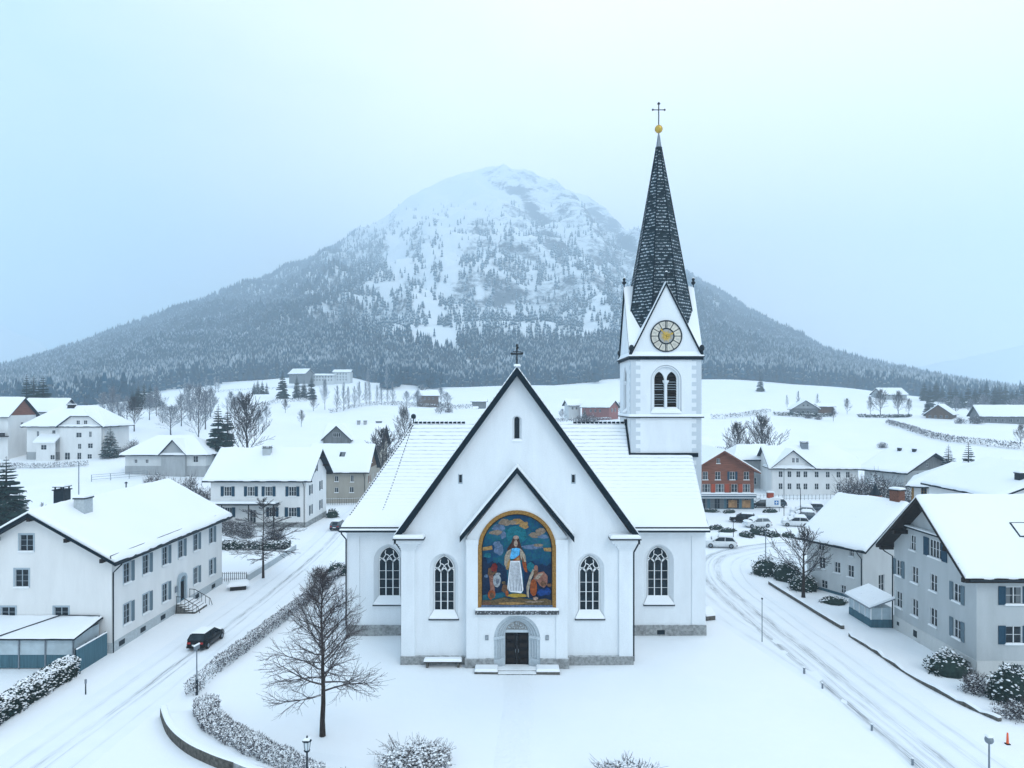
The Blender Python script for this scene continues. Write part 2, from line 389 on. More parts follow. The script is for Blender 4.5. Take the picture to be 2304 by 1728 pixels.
# ------------------------------------------------------------------ house windows
CACHE = {}
def cached(key, fn):
    if key not in CACHE: CACHE[key] = fn()
    return CACHE[key]
def window(parent, M, x, z, w, h, shut=None, cols=2, rows=1, sill=True, trim=None, small=False, sides=(-1, 1), frame='frame_white', smat='frame_white', nm='window'):
    """one window in its recess: frame > pane, sill, shutters.  M maps wall-face coordinates"""
    loc = M @ Vector((x, 0, z)); rz = M.to_euler().z
    def fr():
        mb = MB(); t = 0.05; y0, y1 = 0.06, 0.14
        mb.box(-w/2, -w/2+t, y0, y1, 0, h, frame); mb.box(w/2-t, w/2, y0, y1, 0, h, frame)
        mb.box(-w/2+t, w/2-t, y0, y1, 0, t, frame); mb.box(-w/2+t, w/2-t, y0, y1, h-t, h, frame)
        for i in range(1, cols):
            c = -w/2 + w*i/cols; mb.box(c-0.028, c+0.028, y0+.005, y1, t, h-t, frame)
        for i in range(1, rows):
            c = h*i/rows; mb.box(-w/2+t, w/2-t, y0+.02, y1, c-0.012, c+0.012, frame)
        if trim:
            k = 0.13
            mb.box(-w/2-k, -w/2-.002, -0.035, 0.02, -k*.6, h+k, trim); mb.box(w/2+.002, w/2+k, -0.035, 0.02, -k*.6, h+k, trim)
            mb.box(-w/2-.002, w/2+.002, -0.033, 0.02, h, h+k, trim)
        return mb.mesh('window')
    o = put(nm, cached(('fr', w, h, cols, rows, trim, small, frame), fr), parent, loc, rz)
    put('pane', cached(('pn', w, h), lambda: MB().box(-w/2, w/2, 0.115, 0.15, 0.0, h, 'glass').mesh('pane')), o)
    if sill:
        def sl():
            mb = MB(); mb.box(-w/2-.12, w/2+.12, -0.14, 0.055, -0.09, -0.002, smat)
            mb.cap(-w/2-.08, w/2+.08, -0.13, 0.05, -0.002, 0.055, 'snow'); return mb.mesh('sill')
        put('sill', cached(('sl', w, smat), sl), o)
    if shut:
        sw = w * 0.42
        def sh():
            mb = MB(); mat = shut
            mb.box(-sw/2, sw/2, -0.035, 0.0, -0.04, h+.04, mat)
            mb.box(-sw/2, -sw/2+.06, -0.06, -0.035, -0.04, h+.04, mat); mb.box(sw/2-.06, sw/2, -0.06, -0.035, -0.04, h+.04, mat)
            for q in (-0.04, h*0.48, h-.04): mb.box(-sw/2+.06, sw/2-.06, -0.06, -0.035, q, q+.08, mat)
            k = int(h / 0.16)
            for i in range(k):
                zz = 0.06 + (h-.12) * i / k; mb.box(-sw/2+.06, sw/2-.06, -0.05, -0.034, zz, zz+.05, mat)
            return mb.mesh('shutter')
        me = cached(('sh', w, h, shut), sh); g = w/2 + sw/2 + (0.14 if trim else 0.03)
        for s_ in sides: put('shutter', me, o, (s_*g, -0.012, 0))
    return o

# ------------------------------------------------------------------ roofs
def roof_geo(xl, xr, ye, ze, zr, hl=None, hr=None, p=1.0):
    """ridge along x at y=0.  hl/hr = (inset, z where the hip starts) or None for a gable.
    returns list of (fn(u, t) -> Vector, width, slope length, edge flags)"""
    def zt(t): return ze + (zr - ze) * (t ** p)
    def end(t, x, h, sgn):
        if not h: return x
        z = zt(t)
        if z <= h[1]: return x
        return x + sgn * h[0] * (z - h[1]) / (zr - h[1])
    sl = []
    Ls = sqrt(ye*ye + (zr-ze)**2)
    for s in (-1, 1):
        def fn(u, t, s=s):
            a, b_ = end(t, xl, hl, 1), end(t, xr, hr, -1)
            return Vector((a + (b_-a)*u if s < 0 else b_ + (a-b_)*u, s*ye*(1-t), zt(t)))
        sl.append((fn, xr-xl, Ls, (None if not hl else hl[1], None if not hr else hr[1]) if s < 0 else (None if not hr else hr[1], None if not hl else hl[1])))
    for x, h, sg in ((xl, hl, 1), (xr, hr, -1)):
        if not h: continue
        t0 = max(0.0, (h[1]-ze) / (zr-ze)) ** (1/p)
        def fn(u, t, x=x, h=h, sg=sg, t0=t0):
            tt = t0 + (1-t0)*t; yy = ye*(1-tt)
            return Vector((end(tt, x, h, sg), (yy - 2*yy*u) * sg, zt(tt)))
        sl.append((fn, 2*ye*(1-t0), Ls*(1-t0), (ze-1, ze-1)))
    return sl
def roof(parent, xl, xr, ye, ze, zr, M=None, hl=None, hr=None, th=0.25, snow=0.22, p=1.0, res=0.7, mat='roof_edge', smat='snow_roof', rough=0.05, name='roof', inset=0.0, rag=0.0):
    M = M or Matrix.Identity(4)
    geo = roof_geo(xl, xr, ye, ze, zr, hl, hr, p)
    slab = MB(); sn = MB(); seed = R.uniform(0, 99)
    for fn, wid, ln, fl in geo:
        nu, nv = (2, 2) if p == 1 and not (hl or hr) else (4, 6)
        if p == 1 and (hl or hr): nv = 8
        g = [[fn(i/nu, j/nv) for i in range(nu+1)] for j in range(nv+1)]
        flat = [q for r_ in g for q in r_]; n = len(flat); w1 = nu+1
        vs = [M @ q for q in flat] + [M @ (q - Vector((0,0,th))) for q in flat]
        fs = []
        for j in range(nv):
            for i in range(nu):
                a = j*w1+i; fs.append((a, a+1, a+1+w1, a+w1)); fs.append((n+a, n+a+w1, n+a+1+w1, n+a+1))
        for i in range(nu): fs.append((i, n+i, n+i+1, i+1))
        for j in range(nv):
            a = j*w1; fs.append((a, a+w1, n+a+w1, n+a)); a += nu; fs.append((a, n+a, n+a+w1, a+w1))
        slab.add(vs, fs, mat)
        # snow: finer grid, rounded towards eaves and verges
        nu = max(4, int(wid/res)); nv = max(4, int(ln/res))
        us = [0, .12/wid, .4/wid] + [i/nu for i in range(1, nu) if i/nu > .5/wid and i/nu < 1-.5/wid] + [1-.4/wid, 1-.12/wid, 1]
        ts = [0, .1/ln, .35/ln] + [j/nv for j in range(1, nv) if j/nv > .45/ln] + [1]
        vs = []; fs = []; uvs = []; w1 = len(us)
        for j, t in enumerate(ts):
            for i, u in enumerate(us):
                q = fn(u, t)
                d = t*ln
                if fl[0] is None or q.z < fl[0]: d = min(d, u*wid)
                if fl[1] is None or q.z < fl[1]: d = min(d, (1-u)*wid)
                k = sqrt(max(0.0, 1-(1-min(1, d/0.4))**2))
                nn = noise.noise(Vector((q.x*.35+seed, q.y*.35, q.z*.35))) + .5*noise.noise(Vector((q.x*1.3+seed, q.y*1.3, 3)))
                wav = 0.5*nz(q.x*1.7+seed, q.y*1.7+q.z, 5) if d < .05 else 0
                hh = 0.012 + (snow + rough*nn)*max(0.15, k)
                q = q + Vector((0, 0, hh))
                if t == 0: q += (fn(u, 0) - fn(u, .02)).normalized() * (-inset + rag*wav*.3)
                vs.append(M @ q); uvs.append((u*wid, t*ln))
        for j in range(len(ts)-1):
            for i in range(w1-1):
                a = j*w1+i; fs.append((a, a+1, a+1+w1, a+w1))
        # skirt down to the boards
        b0 = len(vs)
        ring = [i for i in range(w1)] + [j*w1+w1-1 for j in range(1, len(ts))] 
        ring2 = [j*w1 for j in range(len(ts))]
        for rg in (ring, ring2):
            st = len(vs)
            for a in rg: q = vs[a]; vs.append(q - Vector((0,0,max(.03, snow*.9)*.35))); uvs.append(uvs[a])
            for k in range(len(rg)-1): fs.append((rg[k], st+k, st+k+1, rg[k+1]))
        sn.add(vs, fs, smat, uvs)
    r = slab.build(name, parent)
    sn.build('snow_layer', r, smooth=True)
    return r

def chimney(parent, x, y, z0, w, d, h, mat='plaster_pale', cap='metal_dark', rz=0.0, kind=0):
    mb = MB()
    mb.box(-w/2, w/2, -d/2, d/2, 0, h, mat)
    if kind == 0:
        mb.box(-w/2-.1, w/2+.1, -d/2-.1, d/2+.1, h, h+.1, cap)
        for sx in (-1, 1):
            for sy in (-1, 1): mb.box(sx*w*.4-.05, sx*w*.4+.05, sy*d*.4-.05, sy*d*.4+.05, h+.1, h+.3, cap)
        mb.box(-w/2-.08, w/2+.08, -d/2-.08, d/2+.08, h+.3, h+.37, cap)
        mb.cap(-w/2-.06, w/2+.06, -d/2-.06, d/2+.06, h+.37, h+.55, 'snow')
    elif kind == 1:
        mb.box(-w/2-.08, w/2+.08, -d/2-.08, d/2+.08, h, h+.12, cap)
        mb.cap(-w/2-.06, w/2+.06, -d/2-.06, d/2+.06, h+.12, h+.34, 'snow')
    else:
        mb.lathe([(w*.62, 0), (w*.66, .12), (w*.5, .4), (w*.28, .75), (w*.12, 1.15), (.02, 1.35)], (0, 0, h), cap, 10)
    mb.box(-w/2-.12, w/2+.12, -d/2-.12, d/2+.12, -.2, .22, 'metal_dark')
    return mb.build('chimney', parent, (x, y, z0), rz)

FACES = ('f', 'r', 'b', 'l')
def house(name, label, loc, rz, Lx, Wy, eave, ridge, wall='plaster_white', ove=0.9, ovg=0.9, hl=None, hr=None, wins=None, plinth=0.0,
          pmat='plinth_pale', snow=0.25, cat='house', group=None, th=0.25, res=0.7, gable=None, win=None, sink=1.0, roofmat='roof_edge', p=1.0, rough=.10):
    """ridge along local x; face f looks to local -y, r to +x, b to +y, l to -x"""
    o = thing(name, label, cat, loc, rz, group)
    slope = (ridge - eave) / (Wy/2)
    ze = eave - slope*ove*0.85
    FM = {'f': face_M((0, -Wy/2, 0), 0), 'r': face_M((Lx/2, 0, 0), pi/2), 'b': face_M((0, Wy/2, 0), pi), 'l': face_M((-Lx/2, 0, 0), -pi/2)}
    win = dict(win or {}); wins = wins or {}
    wl = MB()
    for fc in FACES:
        gl = MB()
        half = (Lx if fc in 'fb' else Wy)/2
        holes = [(rect(w[0]-w[2]/2, w[0]+w[2]/2, w[1], w[1]+w[3]), None, None) for w in wins.get(fc, [])]
        top = ridge - 0.02
        if fc in 'fb': poly = rect(-half, half, -sink, eave)
        else:
            h = hl if fc == 'l' else hr
            if h is None: poly = [(-half, -sink), (-half, eave), (0, top), (half, eave), (half, -sink)]
            elif h[1] <= eave + .05: poly = rect(-half, half, -sink, eave)
            else:
                k = half*(1-(h[1]-eave)/(ridge-eave)); poly = [(-half, -sink), (-half, eave), (-k, h[1]), (k, h[1]), (half, eave), (half, -sink)]
        if gable and fc in 'lr' and len(poly) == 5:
            gz, gm = gable
            low = [h for h in holes if h[0][1][1] <= gz]; hi = [h for h in holes if h[0][1][1] > gz]
            if gz <= eave:
                wall_face(wl, rect(-half, half, -sink, gz), low, FM[fc], wall)
                wall_face(gl, [(-half, gz), (-half, eave), (0, top), (half, eave), (half, gz)], hi, FM[fc], gm)
            else:
                k = half*(1-(gz-eave)/(top-eave))
                wall_face(wl, [(-half, -sink), (-half, eave), (-k, gz), (k, gz), (half, eave), (half, -sink)], low, FM[fc], wall)
                wall_face(gl, [(-k, gz), (0, top), (k, gz)], hi, FM[fc], gm)
        else: wall_face(wl, poly, holes, FM[fc], wall)
        if gl.f: gl.build('gable_boarding', o)
    wl.build('wall', o)
    if plinth:
        q = .05; MB().box(-Lx/2-q, Lx/2+q, -Wy/2-q, Wy/2+q, -sink, plinth, pmat).build('plinth', o)
    rf = roof(o, -Lx/2-ovg, Lx/2+ovg, Wy/2+ove, ze, ridge+slope*0.06, None,
              hl and (hl[0]+ovg, hl[1] if hl[1] > eave+.05 else ze), hr and (hr[0]+ovg, hr[1] if hr[1] > eave+.05 else ze), th, snow, p, res, roofmat, rough=rough, rag=.6)
    for fc in FACES:
        for w in wins.get(fc, []):
            kw = dict(win); kw.update(w[4] if len(w) > 4 else {})
            window(o, FM[fc], w[0], w[1], w[2], w[3], **kw)
    o_ = dict(root=o, roof=rf, M=FM, ze=ze, slope=slope, L=Lx, W=Wy, ridge=ridge)
    return o_
# ------------------------------------------------------------------ the ground
# control points read off the photo: (x, distance, height)
CT = []
for D_ in (-60, -20, 10, 30, 45, 60, 75, 90, 105, 120):
    for a_ in (-1.6, -.9, -.5, -.2, 0, .2, .5, .9, 1.6):
        CT.append((a_ * (D_ + 80), D_, 0.0))
def cpx(px, py, D): CT.append((wx(px, D), D, wz(py, D)))
for q in ((144, 1034, 185), (40, 1034, 185), (240, 1036, 180), (390, 1062, 170), (480, 1060, 172), (278, 1082, 158), (60, 1130, 130), (240, 1118, 138), (400, 1112, 140),
          (560, 940, 270), (400, 945, 255), (250, 960, 240), (640, 907, 380), (330, 925, 330), (700, 905, 380), (600, 893, 420),
          (600, 955, 265), (760, 935, 320), (885, 905, 400), (960, 909, 420), (1050, 918, 380), (1300, 935, 330), (1500, 935, 320),
          (900, 960, 250), (640, 990, 225), (720, 868, 600), (820, 862, 620), (150, 915, 500),
          (1620, 960, 260), (1800, 935, 330), (1900, 915, 400), (2110, 945, 320), (2260, 962, 280), (2000, 893, 500), (1998, 953, 290), (2126, 990, 215), (2300, 1013, 185),
          (1760, 1010, 215), (1950, 1000, 220), (1600, 985, 230), (1700, 880, 520), (2180, 912, 480)):
    cpx(*q)
for x_ in (-60, -20, 0, 20, 45, 70): CT.append((x_, 140, 0.0))
for x_ in (-40, 0, 40, 75): CT.append((x_, 165, 0.0 if x_ < 60 else .3))
for px_, py_ in ((-600, 890), (0, 902), (208, 904), (400, 871), (560, 856), (667, 847), (790, 848), (870, 872), (1030, 886), (1200, 876), (1354, 855), (1583, 856), (1720, 860), (1850, 870), (1980, 885), (2190, 905), (2304, 916), (2800, 920)):
    cpx(px_, py_, 760)
CT = np.array(CT)
def uvw(x, d): return x / (d + 80.0), np.log(d + 80.0)
cu, cv = uvw(CT[:, 0], CT[:, 1]); cz = CT[:, 2]
def tpsk(r2): return np.where(r2 > 1e-12, 0.5 * r2 * np.log(np.maximum(r2, 1e-12)), 0.0)
K = tpsk((cu[:, None]-cu[None])**2 + (cv[:, None]-cv[None])**2) + np.eye(len(cu)) * 2e-4
P_ = np.stack([np.ones_like(cu), cu, cv], 1)
A_ = np.block([[K, P_], [P_.T, np.zeros((3, 3))]])
SOL = np.linalg.solve(A_, np.concatenate([cz, np.zeros(3)]))
def ground_np(x, d):
    u, v = uvw(x, d); o = SOL[-3] + SOL[-2]*u + SOL[-1]*v
    for i in range(len(cu)): o = o + SOL[i] * tpsk((u-cu[i])**2 + (v-cv[i])**2)
    w = np.clip((d - 105.0) / 45.0, 0, 1); w = w*w*(3-2*w)
    w2 = np.clip((d - 190.0) / 160.0, 0, 1)*np.clip((820-d)/120., 0, 1)
    return o * w + w2*(1.1*np.sin(x*.021+d*.013)+.8*np.sin(x*.043-d*.031+1.3)+.5*np.sin(d*.075+x*.009))
def ground(x, d):
    if d <= 105: return micro(x, d)
    u, v = uvw(x, d); o = SOL[-3]+SOL[-2]*u+SOL[-1]*v+float((SOL[:-3]*tpsk((u-cu)**2+(v-cv)**2)).sum())
    w = min(1, max(0, (d-105)/45)); w = w*w*(3-2*w); w2 = min(1, max(0, (d-190)/160))*min(1, max(0, (820-d)/120))
    return o*w+w2*(1.1*sin(x*.021+d*.013)+.8*sin(x*.043-d*.031+1.3)+.5*sin(d*.075+x*.009))+(micro(x, d) if d < 150 else 0)
def ground_old(x, d): return float(ground_np(np.array([x]), np.array([d]))[0]) + (micro(x, d) if d < 150 else 0)
def micro(x, d): return 0.07 * nz(x, d, 1, .11) + 0.035 * nz(x, d, 2, .35) + .012*nz(x, d, 3, 1.1)
def grid_obj(name, X, Y, Z, mat, smooth=True):
    nr, nc = X.shape
    me = bpy.data.meshes.new(name); me.vertices.add(nr*nc)
    me.vertices.foreach_set('co', np.stack([X, Y, Z], -1).astype(np.float32).ravel())
    i = np.arange(nr*nc).reshape(nr, nc); q = np.stack([i[:-1, :-1], i[:-1, 1:], i[1:, 1:], i[1:, :-1]], -1).reshape(-1, 4)
    me.loops.add(q.size); me.loops.foreach_set('vertex_index', q.ravel().astype(np.int32))
    me.polygons.add(len(q)); me.polygons.foreach_set('loop_start', (np.arange(len(q))*4).astype(np.int32))
    try: me.polygons.foreach_set('loop_total', np.full(len(q), 4, np.int32))
    except Exception: pass
    me.polygons.foreach_set('use_smooth', np.full(len(q), smooth))
    me.materials.append(MAT[mat]); me.update(); me.validate()
    return put(name, me)
def microgrid(X, Y):
    return np.array([[micro(a, b) if b < 150 else 0.0 for a, b in zip(r1, r2)] for r1, r2 in zip(X, Y)])
rows = np.concatenate([np.linspace(-60, 25, 12), np.geomspace(28, 800, 300)])
cols = np.linspace(-1.5, 1.5, 380)
Yg = np.repeat(rows[:, None], len(cols), 1); Xg = cols[None] * (rows[:, None] + 80.0)
Zg = ground_np(Xg, Yg) + microgrid(Xg, Yg)
Zg -= 0.0
structure(grid_obj('snow_field', Xg, Yg, Zg, 'snow'))

# roads: sheets of driven snow with worn wheel tracks
def mat_road(name, tracks, grime):
    m, nt, b = nodes(name)
    uv = nt.nodes.new('ShaderNodeUVMap'); sx = nt.nodes.new('ShaderNodeSeparateXYZ'); L(nt, uv.outputs['UV'], sx.inputs[0])
    mp = nt.nodes.new('ShaderNodeMapping'); mp.inputs['Scale'].default_value = (1.0, 0.05, 1); L(nt, uv.outputs['UV'], mp.inputs['Vector'])
    wob = math_(nt, "MULTIPLY", math_(nt, "SUBTRACT", tex(nt, .55, 3, .6, mp.outputs["Vector"]), .5), 1.3)
    u = math_(nt, 'ADD', sx.outputs['X'], wob)
    mp2 = nt.nodes.new('ShaderNodeMapping'); mp2.inputs['Scale'].default_value = (8.5, 0.20, 1); L(nt, uv.outputs['UV'], mp2.inputs['Vector'])
    fib = tex(nt, 1.6, 6, .75, mp2.outputs['Vector'])
    mp3 = nt.nodes.new('ShaderNodeMapping'); mp3.inputs['Scale'].default_value = (.35, .09, 1); L(nt, uv.outputs['UV'], mp3.inputs['Vector'])
    pat = ramp(nt, tex(nt, 1.3, 4, .6, mp3.outputs['Vector']), [(.30, 0.12), (.54, 1.0)])
    tot = None
    for c, w, k in tracks:
        d = math_(nt, 'ABSOLUTE', math_(nt, 'SUBTRACT', u, c))
        mr = nt.nodes.new('ShaderNodeMapRange'); mr.inputs[1].default_value = 0; mr.inputs[2].default_value = w; mr.inputs[3].default_value = k; mr.inputs[4].default_value = 0
        L(nt, d, mr.inputs[0]); tot = mr.outputs[0] if tot is None else math_(nt, 'MAXIMUM', tot, mr.outputs[0])
    fibc = ramp(nt, fib, [(.42, .03), (.58, 1.0)])
    f = math_(nt, 'MULTIPLY', math_(nt, 'MULTIPLY', tot, fibc), pat)
    c0 = ramp(nt, tex(nt, .5, 4, .6, uv.outputs['UV']), [(.3, (.80, .835, .865)), (.7, (.845, .87, .895))])
    L(nt, mix(nt, f, c0, grime), b.inputs['Base Color']); b.inputs['Roughness'].default_value = .6
    hh = math_(nt, 'SUBTRACT', math_(nt, 'MULTIPLY', fib, .5), tot); bump(nt, b, hh, .35, .08)
mat_road('road_west', [(3.6, .34, 1.0), (4.25, .2, .6), (1.9, .3, .3), (5.6, .25, .2)], (.09, .10, .11))
mat_road('road_east', [(1.15, .6, 1.0), (2.0, .3, .5), (3.0, .65, .85), (4.6, .25, .35), (5.9, .25, .3)], (.09, .10, .11))
mat_road('side_track', [(1.0, .3, .4), (2.4, .3, .4)], (.32, .33, .34))
def spline(pts, n=8):
    out = []
    for i in range(len(pts)-1):
        p0, p1, p2, p3 = pts[max(i-1, 0)], pts[i], pts[i+1], pts[min(i+2, len(pts)-1)]
        for k in range(n):
            t = k/n; out.append(tuple(.5*((2*b)+(-a+c)*t+(2*a-5*b+4*c-d)*t*t+(-a+3*b-3*c+d)*t**3) for a, b, c, d in zip(p0, p1, p2, p3)))
    return out + [pts[-1]]
def strip(name, path, wid, mat, lift=.03, ncols=9, crown=0.0):
    pts = spline(path); X = []; Y = []; Z = []; UV = []; s = 0
    for i, p in enumerate(pts):
        a = Vector(pts[max(i-1, 0)]); c = Vector(pts[min(i+1, len(pts)-1)]); d = (c-a).normalized(); n = Vector((d.y, -d.x))
        if i: s += (Vector(p)-Vector(pts[i-1])).length
        rx = []; ry = []; rz_ = []
        for k in range(ncols):
            w = (k/(ncols-1)-.5)*wid; q = Vector(p)+n*w; rx.append(q.x); ry.append(q.y)
            edge = abs(k/(ncols-1)-.5)*2
            rz_.append(ground(q.x, q.y) + lift - (.06 if edge > .99 else 0)); UV.append((k/(ncols-1)*wid, s))
        X.append(rx); Y.append(ry); Z.append(rz_)
    o = grid_obj(name, np.array(X), np.array(Y), np.array(Z), mat)
    ul = o.data.uv_layers.new(name='UVMap')
    vi = np.zeros(len(o.data.loops), np.int32); o.data.loops.foreach_get('vertex_index', vi)
    ul.data.foreach_set('uv', np.array(UV, np.float32)[vi].ravel())
    return structure(o)
strip('road_west', [(-27.6, -20), (-27.6, 10), (-27.8, 35), (-27.5, 50), (-27.2, 65), (-27.2, 85), (-28.2, 105), (-30.2, 125), (-31.5, 150)], 7.0, 'road_west')
strip('road_east', [(27.2, -20), (26.8, 10), (26.3, 35), (25.8, 55), (25.3, 72), (25.9, 84), (29.5, 93.5), (37, 99.5), (47, 102.5), (62, 104.5), (90, 106)], 7.0, 'road_east')
strip('side_track', [(24.6, 48), (22.9, 58), (21.2, 68), (20.8, 80), (21.5, 95), (23, 110), (24, 124)], 3.4, 'side_track', .026)
mat_snow('churned_snow', 2.2, .9, .12, specks=.55)
strip('trodden_path', [(.4, 53.2), (.5, 48), (.1, 42), (-.2, 34), (-.2, 20)], 2.6, 'path_snow', .022)
strip('car_park', [(35, 112), (35, 122), (36, 133)], 26, 'churned_snow', .024, 15)

# ------------------------------------------------------------------ the mountain and its woods
SIL = [(-1500, 905), (-400, 880), (0, 840), (208, 772), (417, 694), (520, 655), (625, 612), (700, 582), (766, 548), (822, 515), (878, 482), (919, 449), (960, 421), (1000, 404), (1041, 392), (1080, 384), (1110, 374), (1145, 372), (1183, 384), (1225, 402), (1265, 420),
       (1326, 448), (1366, 474), (1391, 508), (1443, 542), (1520, 598), (1594, 646), (1680, 702), (1771, 750), (1865, 802), (1979, 834), (2083, 856), (2190, 880), (2304, 896), (2700, 905), (3800, 915)]
DR = [(-1500, 1300), (0, 1500), (417, 2000), (781, 2600), (1146, 3250), (1443, 2900), (1594, 2400), (1771, 1900), (1979, 1500), (2304, 1250), (3800, 1200)]
def interp(tab, x):
    return np.interp(x, [t[0] for t in tab], [t[1] for t in tab])
NA, NS = 560, 190
aa = np.linspace(-1.45, 1.45, NA); ss = np.linspace(0, 1, NS)
pxs = 1152 + aa*F
D0 = 770.0
Dr = interp(DR, pxs)*1.3; Zr = H + (HY - interp(SIL, pxs))*Dr/F
z0 = ground_np(aa*D0, np.full(NA, D0)) - 1.0
Dm = D0 + (Dr-D0)[None]*ss[:, None]
sh = ss[:, None]**1.12
Zm = z0[None] + (Zr-z0)[None]*sh
NZ = np.zeros_like(Zm); ridge = np.zeros_like(Zm)
for j in range(NS):
    for i in range(NA):
        x, y = aa[i]*Dm[j, i], Dm[j, i]
        g = 1-abs(noise.noise(Vector((x*.0042+.15*nz(x, y, 3, .002), y*.0011, 0))))          # gullies run down the slope
        k = noise.fractal(Vector((x*.006, y*.006, Zm[j, i]*.006)), 1.0, 2.1, 5)
        NZ[j, i] = (g-.75)*100 + k*60; ridge[j, i] = k
rib = np.exp(-((pxs[None]-(1195+250*(1-ss[:, None])))/38)**2)*np.clip((ss[:, None]-.35)*3, 0, 1)*95 + np.exp(-((pxs[None]-(1330+330*(1-ss[:, None])))/45)**2)*np.clip((ss[:, None]-.3)*3, 0, 1)*80
NZ = NZ + rib*np.clip((1-ss[:, None]-.16)*5, 0, 1)
env = np.clip(ss*5, 0, 1)[:, None]*np.clip((1-ss[:, None])*6+np.where((pxs > 880) & (pxs < 1420), .30, .12)[None], 0, 1)*np.clip((Zr-z0)/700, .04, 1)[None]
Zm = Zm + NZ*env
back_D = (Dr+500)[None]; back_Z = (Zr*.35)[None]
Xm = np.concatenate([aa[None]*Dm, aa[None]*back_D]); Ym = np.concatenate([Dm, back_D]); Zf = np.concatenate([Zm, back_Z])
# snow on gentle ground, bare rock where it is steep
m, nt, b = nodes('mountain')
g = nt.nodes.new('ShaderNodeNewGeometry'); sx = nt.nodes.new('ShaderNodeSeparateXYZ'); L(nt, g.outputs['Normal'], sx.inputs[0])
tc = nt.nodes.new('ShaderNodeTexCoord'); mp = nt.nodes.new('ShaderNodeMapping'); mp.inputs['Scale'].default_value = (1, .35, 1.9); L(nt, tc.outputs['Object'], mp.inputs['Vector'])
n1 = tex(nt, .013, 8, .72, mp.outputs['Vector']); n2 = tex(nt, .06, 6, .7, mp.outputs['Vector'])
v = math_(nt, 'ADD', sx.outputs['Z'], math_(nt, 'ADD', math_(nt, 'MULTIPLY', math_(nt, 'SUBTRACT', n1, .5), 1.3), math_(nt, 'MULTIPLY', math_(nt, 'SUBTRACT', n2, .5), .8)))
at = nt.nodes.new('ShaderNodeAttribute'); at.attribute_name = 'snow_fill'; v = math_(nt, 'ADD', v, at.outputs['Fac'])
L(nt, mix(nt, ramp(nt, v, [(.50, 0.0), (.74, 1.0)]), (.07, .09, .11), (.84, .87, .89)), b.inputs['Base Color'])
b.inputs['Roughness'].default_value = .85; bump(nt, b, n2, .6, 6.0)
mo_ = structure(grid_obj('mountain', Xm, Ym, Zf, 'mountain'))
PXm, PYm = 1152+Xm/Ym*F, HY-(Zf-H)*F/Ym
def pdist(pl):
    best = np.full(PXm.shape, 1e9)
    for (x0, y0), (x1, y1) in zip(pl[:-1], pl[1:]):
        dx, dy = x1-x0, y1-y0; t = np.clip(((PXm-x0)*dx+(PYm-y0)*dy)/(dx*dx+dy*dy), 0, 1); best = np.minimum(best, np.hypot(PXm-x0-dx*t, PYm-y0-dy*t))
    return best
fill = np.zeros(PXm.shape)
for pl, w_ in (([(1030, 478), (1005, 540), (985, 600), (975, 680), (962, 735), (1000, 775), (1045, 830)], 24), ([(905, 530), (886, 610), (878, 672)], 16), ([(1080, 440), (1000, 455), (930, 470)], 26)): fill = np.maximum(fill, 1.4*np.exp(-(pdist(pl)/w_)**2))
for pl, w_ in (([(1180, 440), (1200, 475), (1225, 520), (1262, 580)], 13), ([(905, 478), (960, 492), (1015, 500), (1090, 520)], 9), ([(1060, 690), (1110, 682), (1165, 664)], 10), ([(885, 676), (925, 690)], 9), ([(1100, 410), (1165, 430)], 8), ([(1330, 470), (1390, 530), (1430, 570)], 12), ([(970, 640), (995, 690)], 7)): fill = fill - .36*np.exp(-(pdist(pl)/w_)**2)
at_ = mo_.data.attributes.new('snow_fill', 'FLOAT', 'POINT'); at_.data.foreach_set('value', fill.astype(np.float32).ravel())
# fainter ranges behind, left and right
def far_range(name, sil, D):
    px = np.linspace(sil[0][0], sil[-1][0], 120); rowsZ = []
    zt = H + (HY - interp(sil, px))*D/F
    zt = zt + np.array([12*nz(p, 0, 9, .02) for p in px])
    X = []; Y = []; Z = []
    for t in np.linspace(0, 1, 14):
        d = D - 900*(1-t); X.append((px-1152)/F*d); Y.append(np.full(120, d)); Z.append(zt*t**1.1 + 25*np.array([nz(p, t*8, 4, .015) for p in px])*t*(1-t))
    d = D+500; X.append((px-1152)/F*d); Y.append(np.full(120, d)); Z.append(zt*.3)
    structure(grid_obj(name, np.array(X), np.array(Y), np.array(Z), 'mountain'))
far_range('hills', [(-1400, 500), (-500, 640), (-150, 700), (0, 728), (60, 760), (140, 800), (300, 850), (500, 880)], 3900)
far_range('hills', [(1600, 880), (1740, 770), (1800, 765), (1870, 800), (2000, 835), (2150, 810), (2304, 775), (2700, 740), (3400, 700)], 3900)

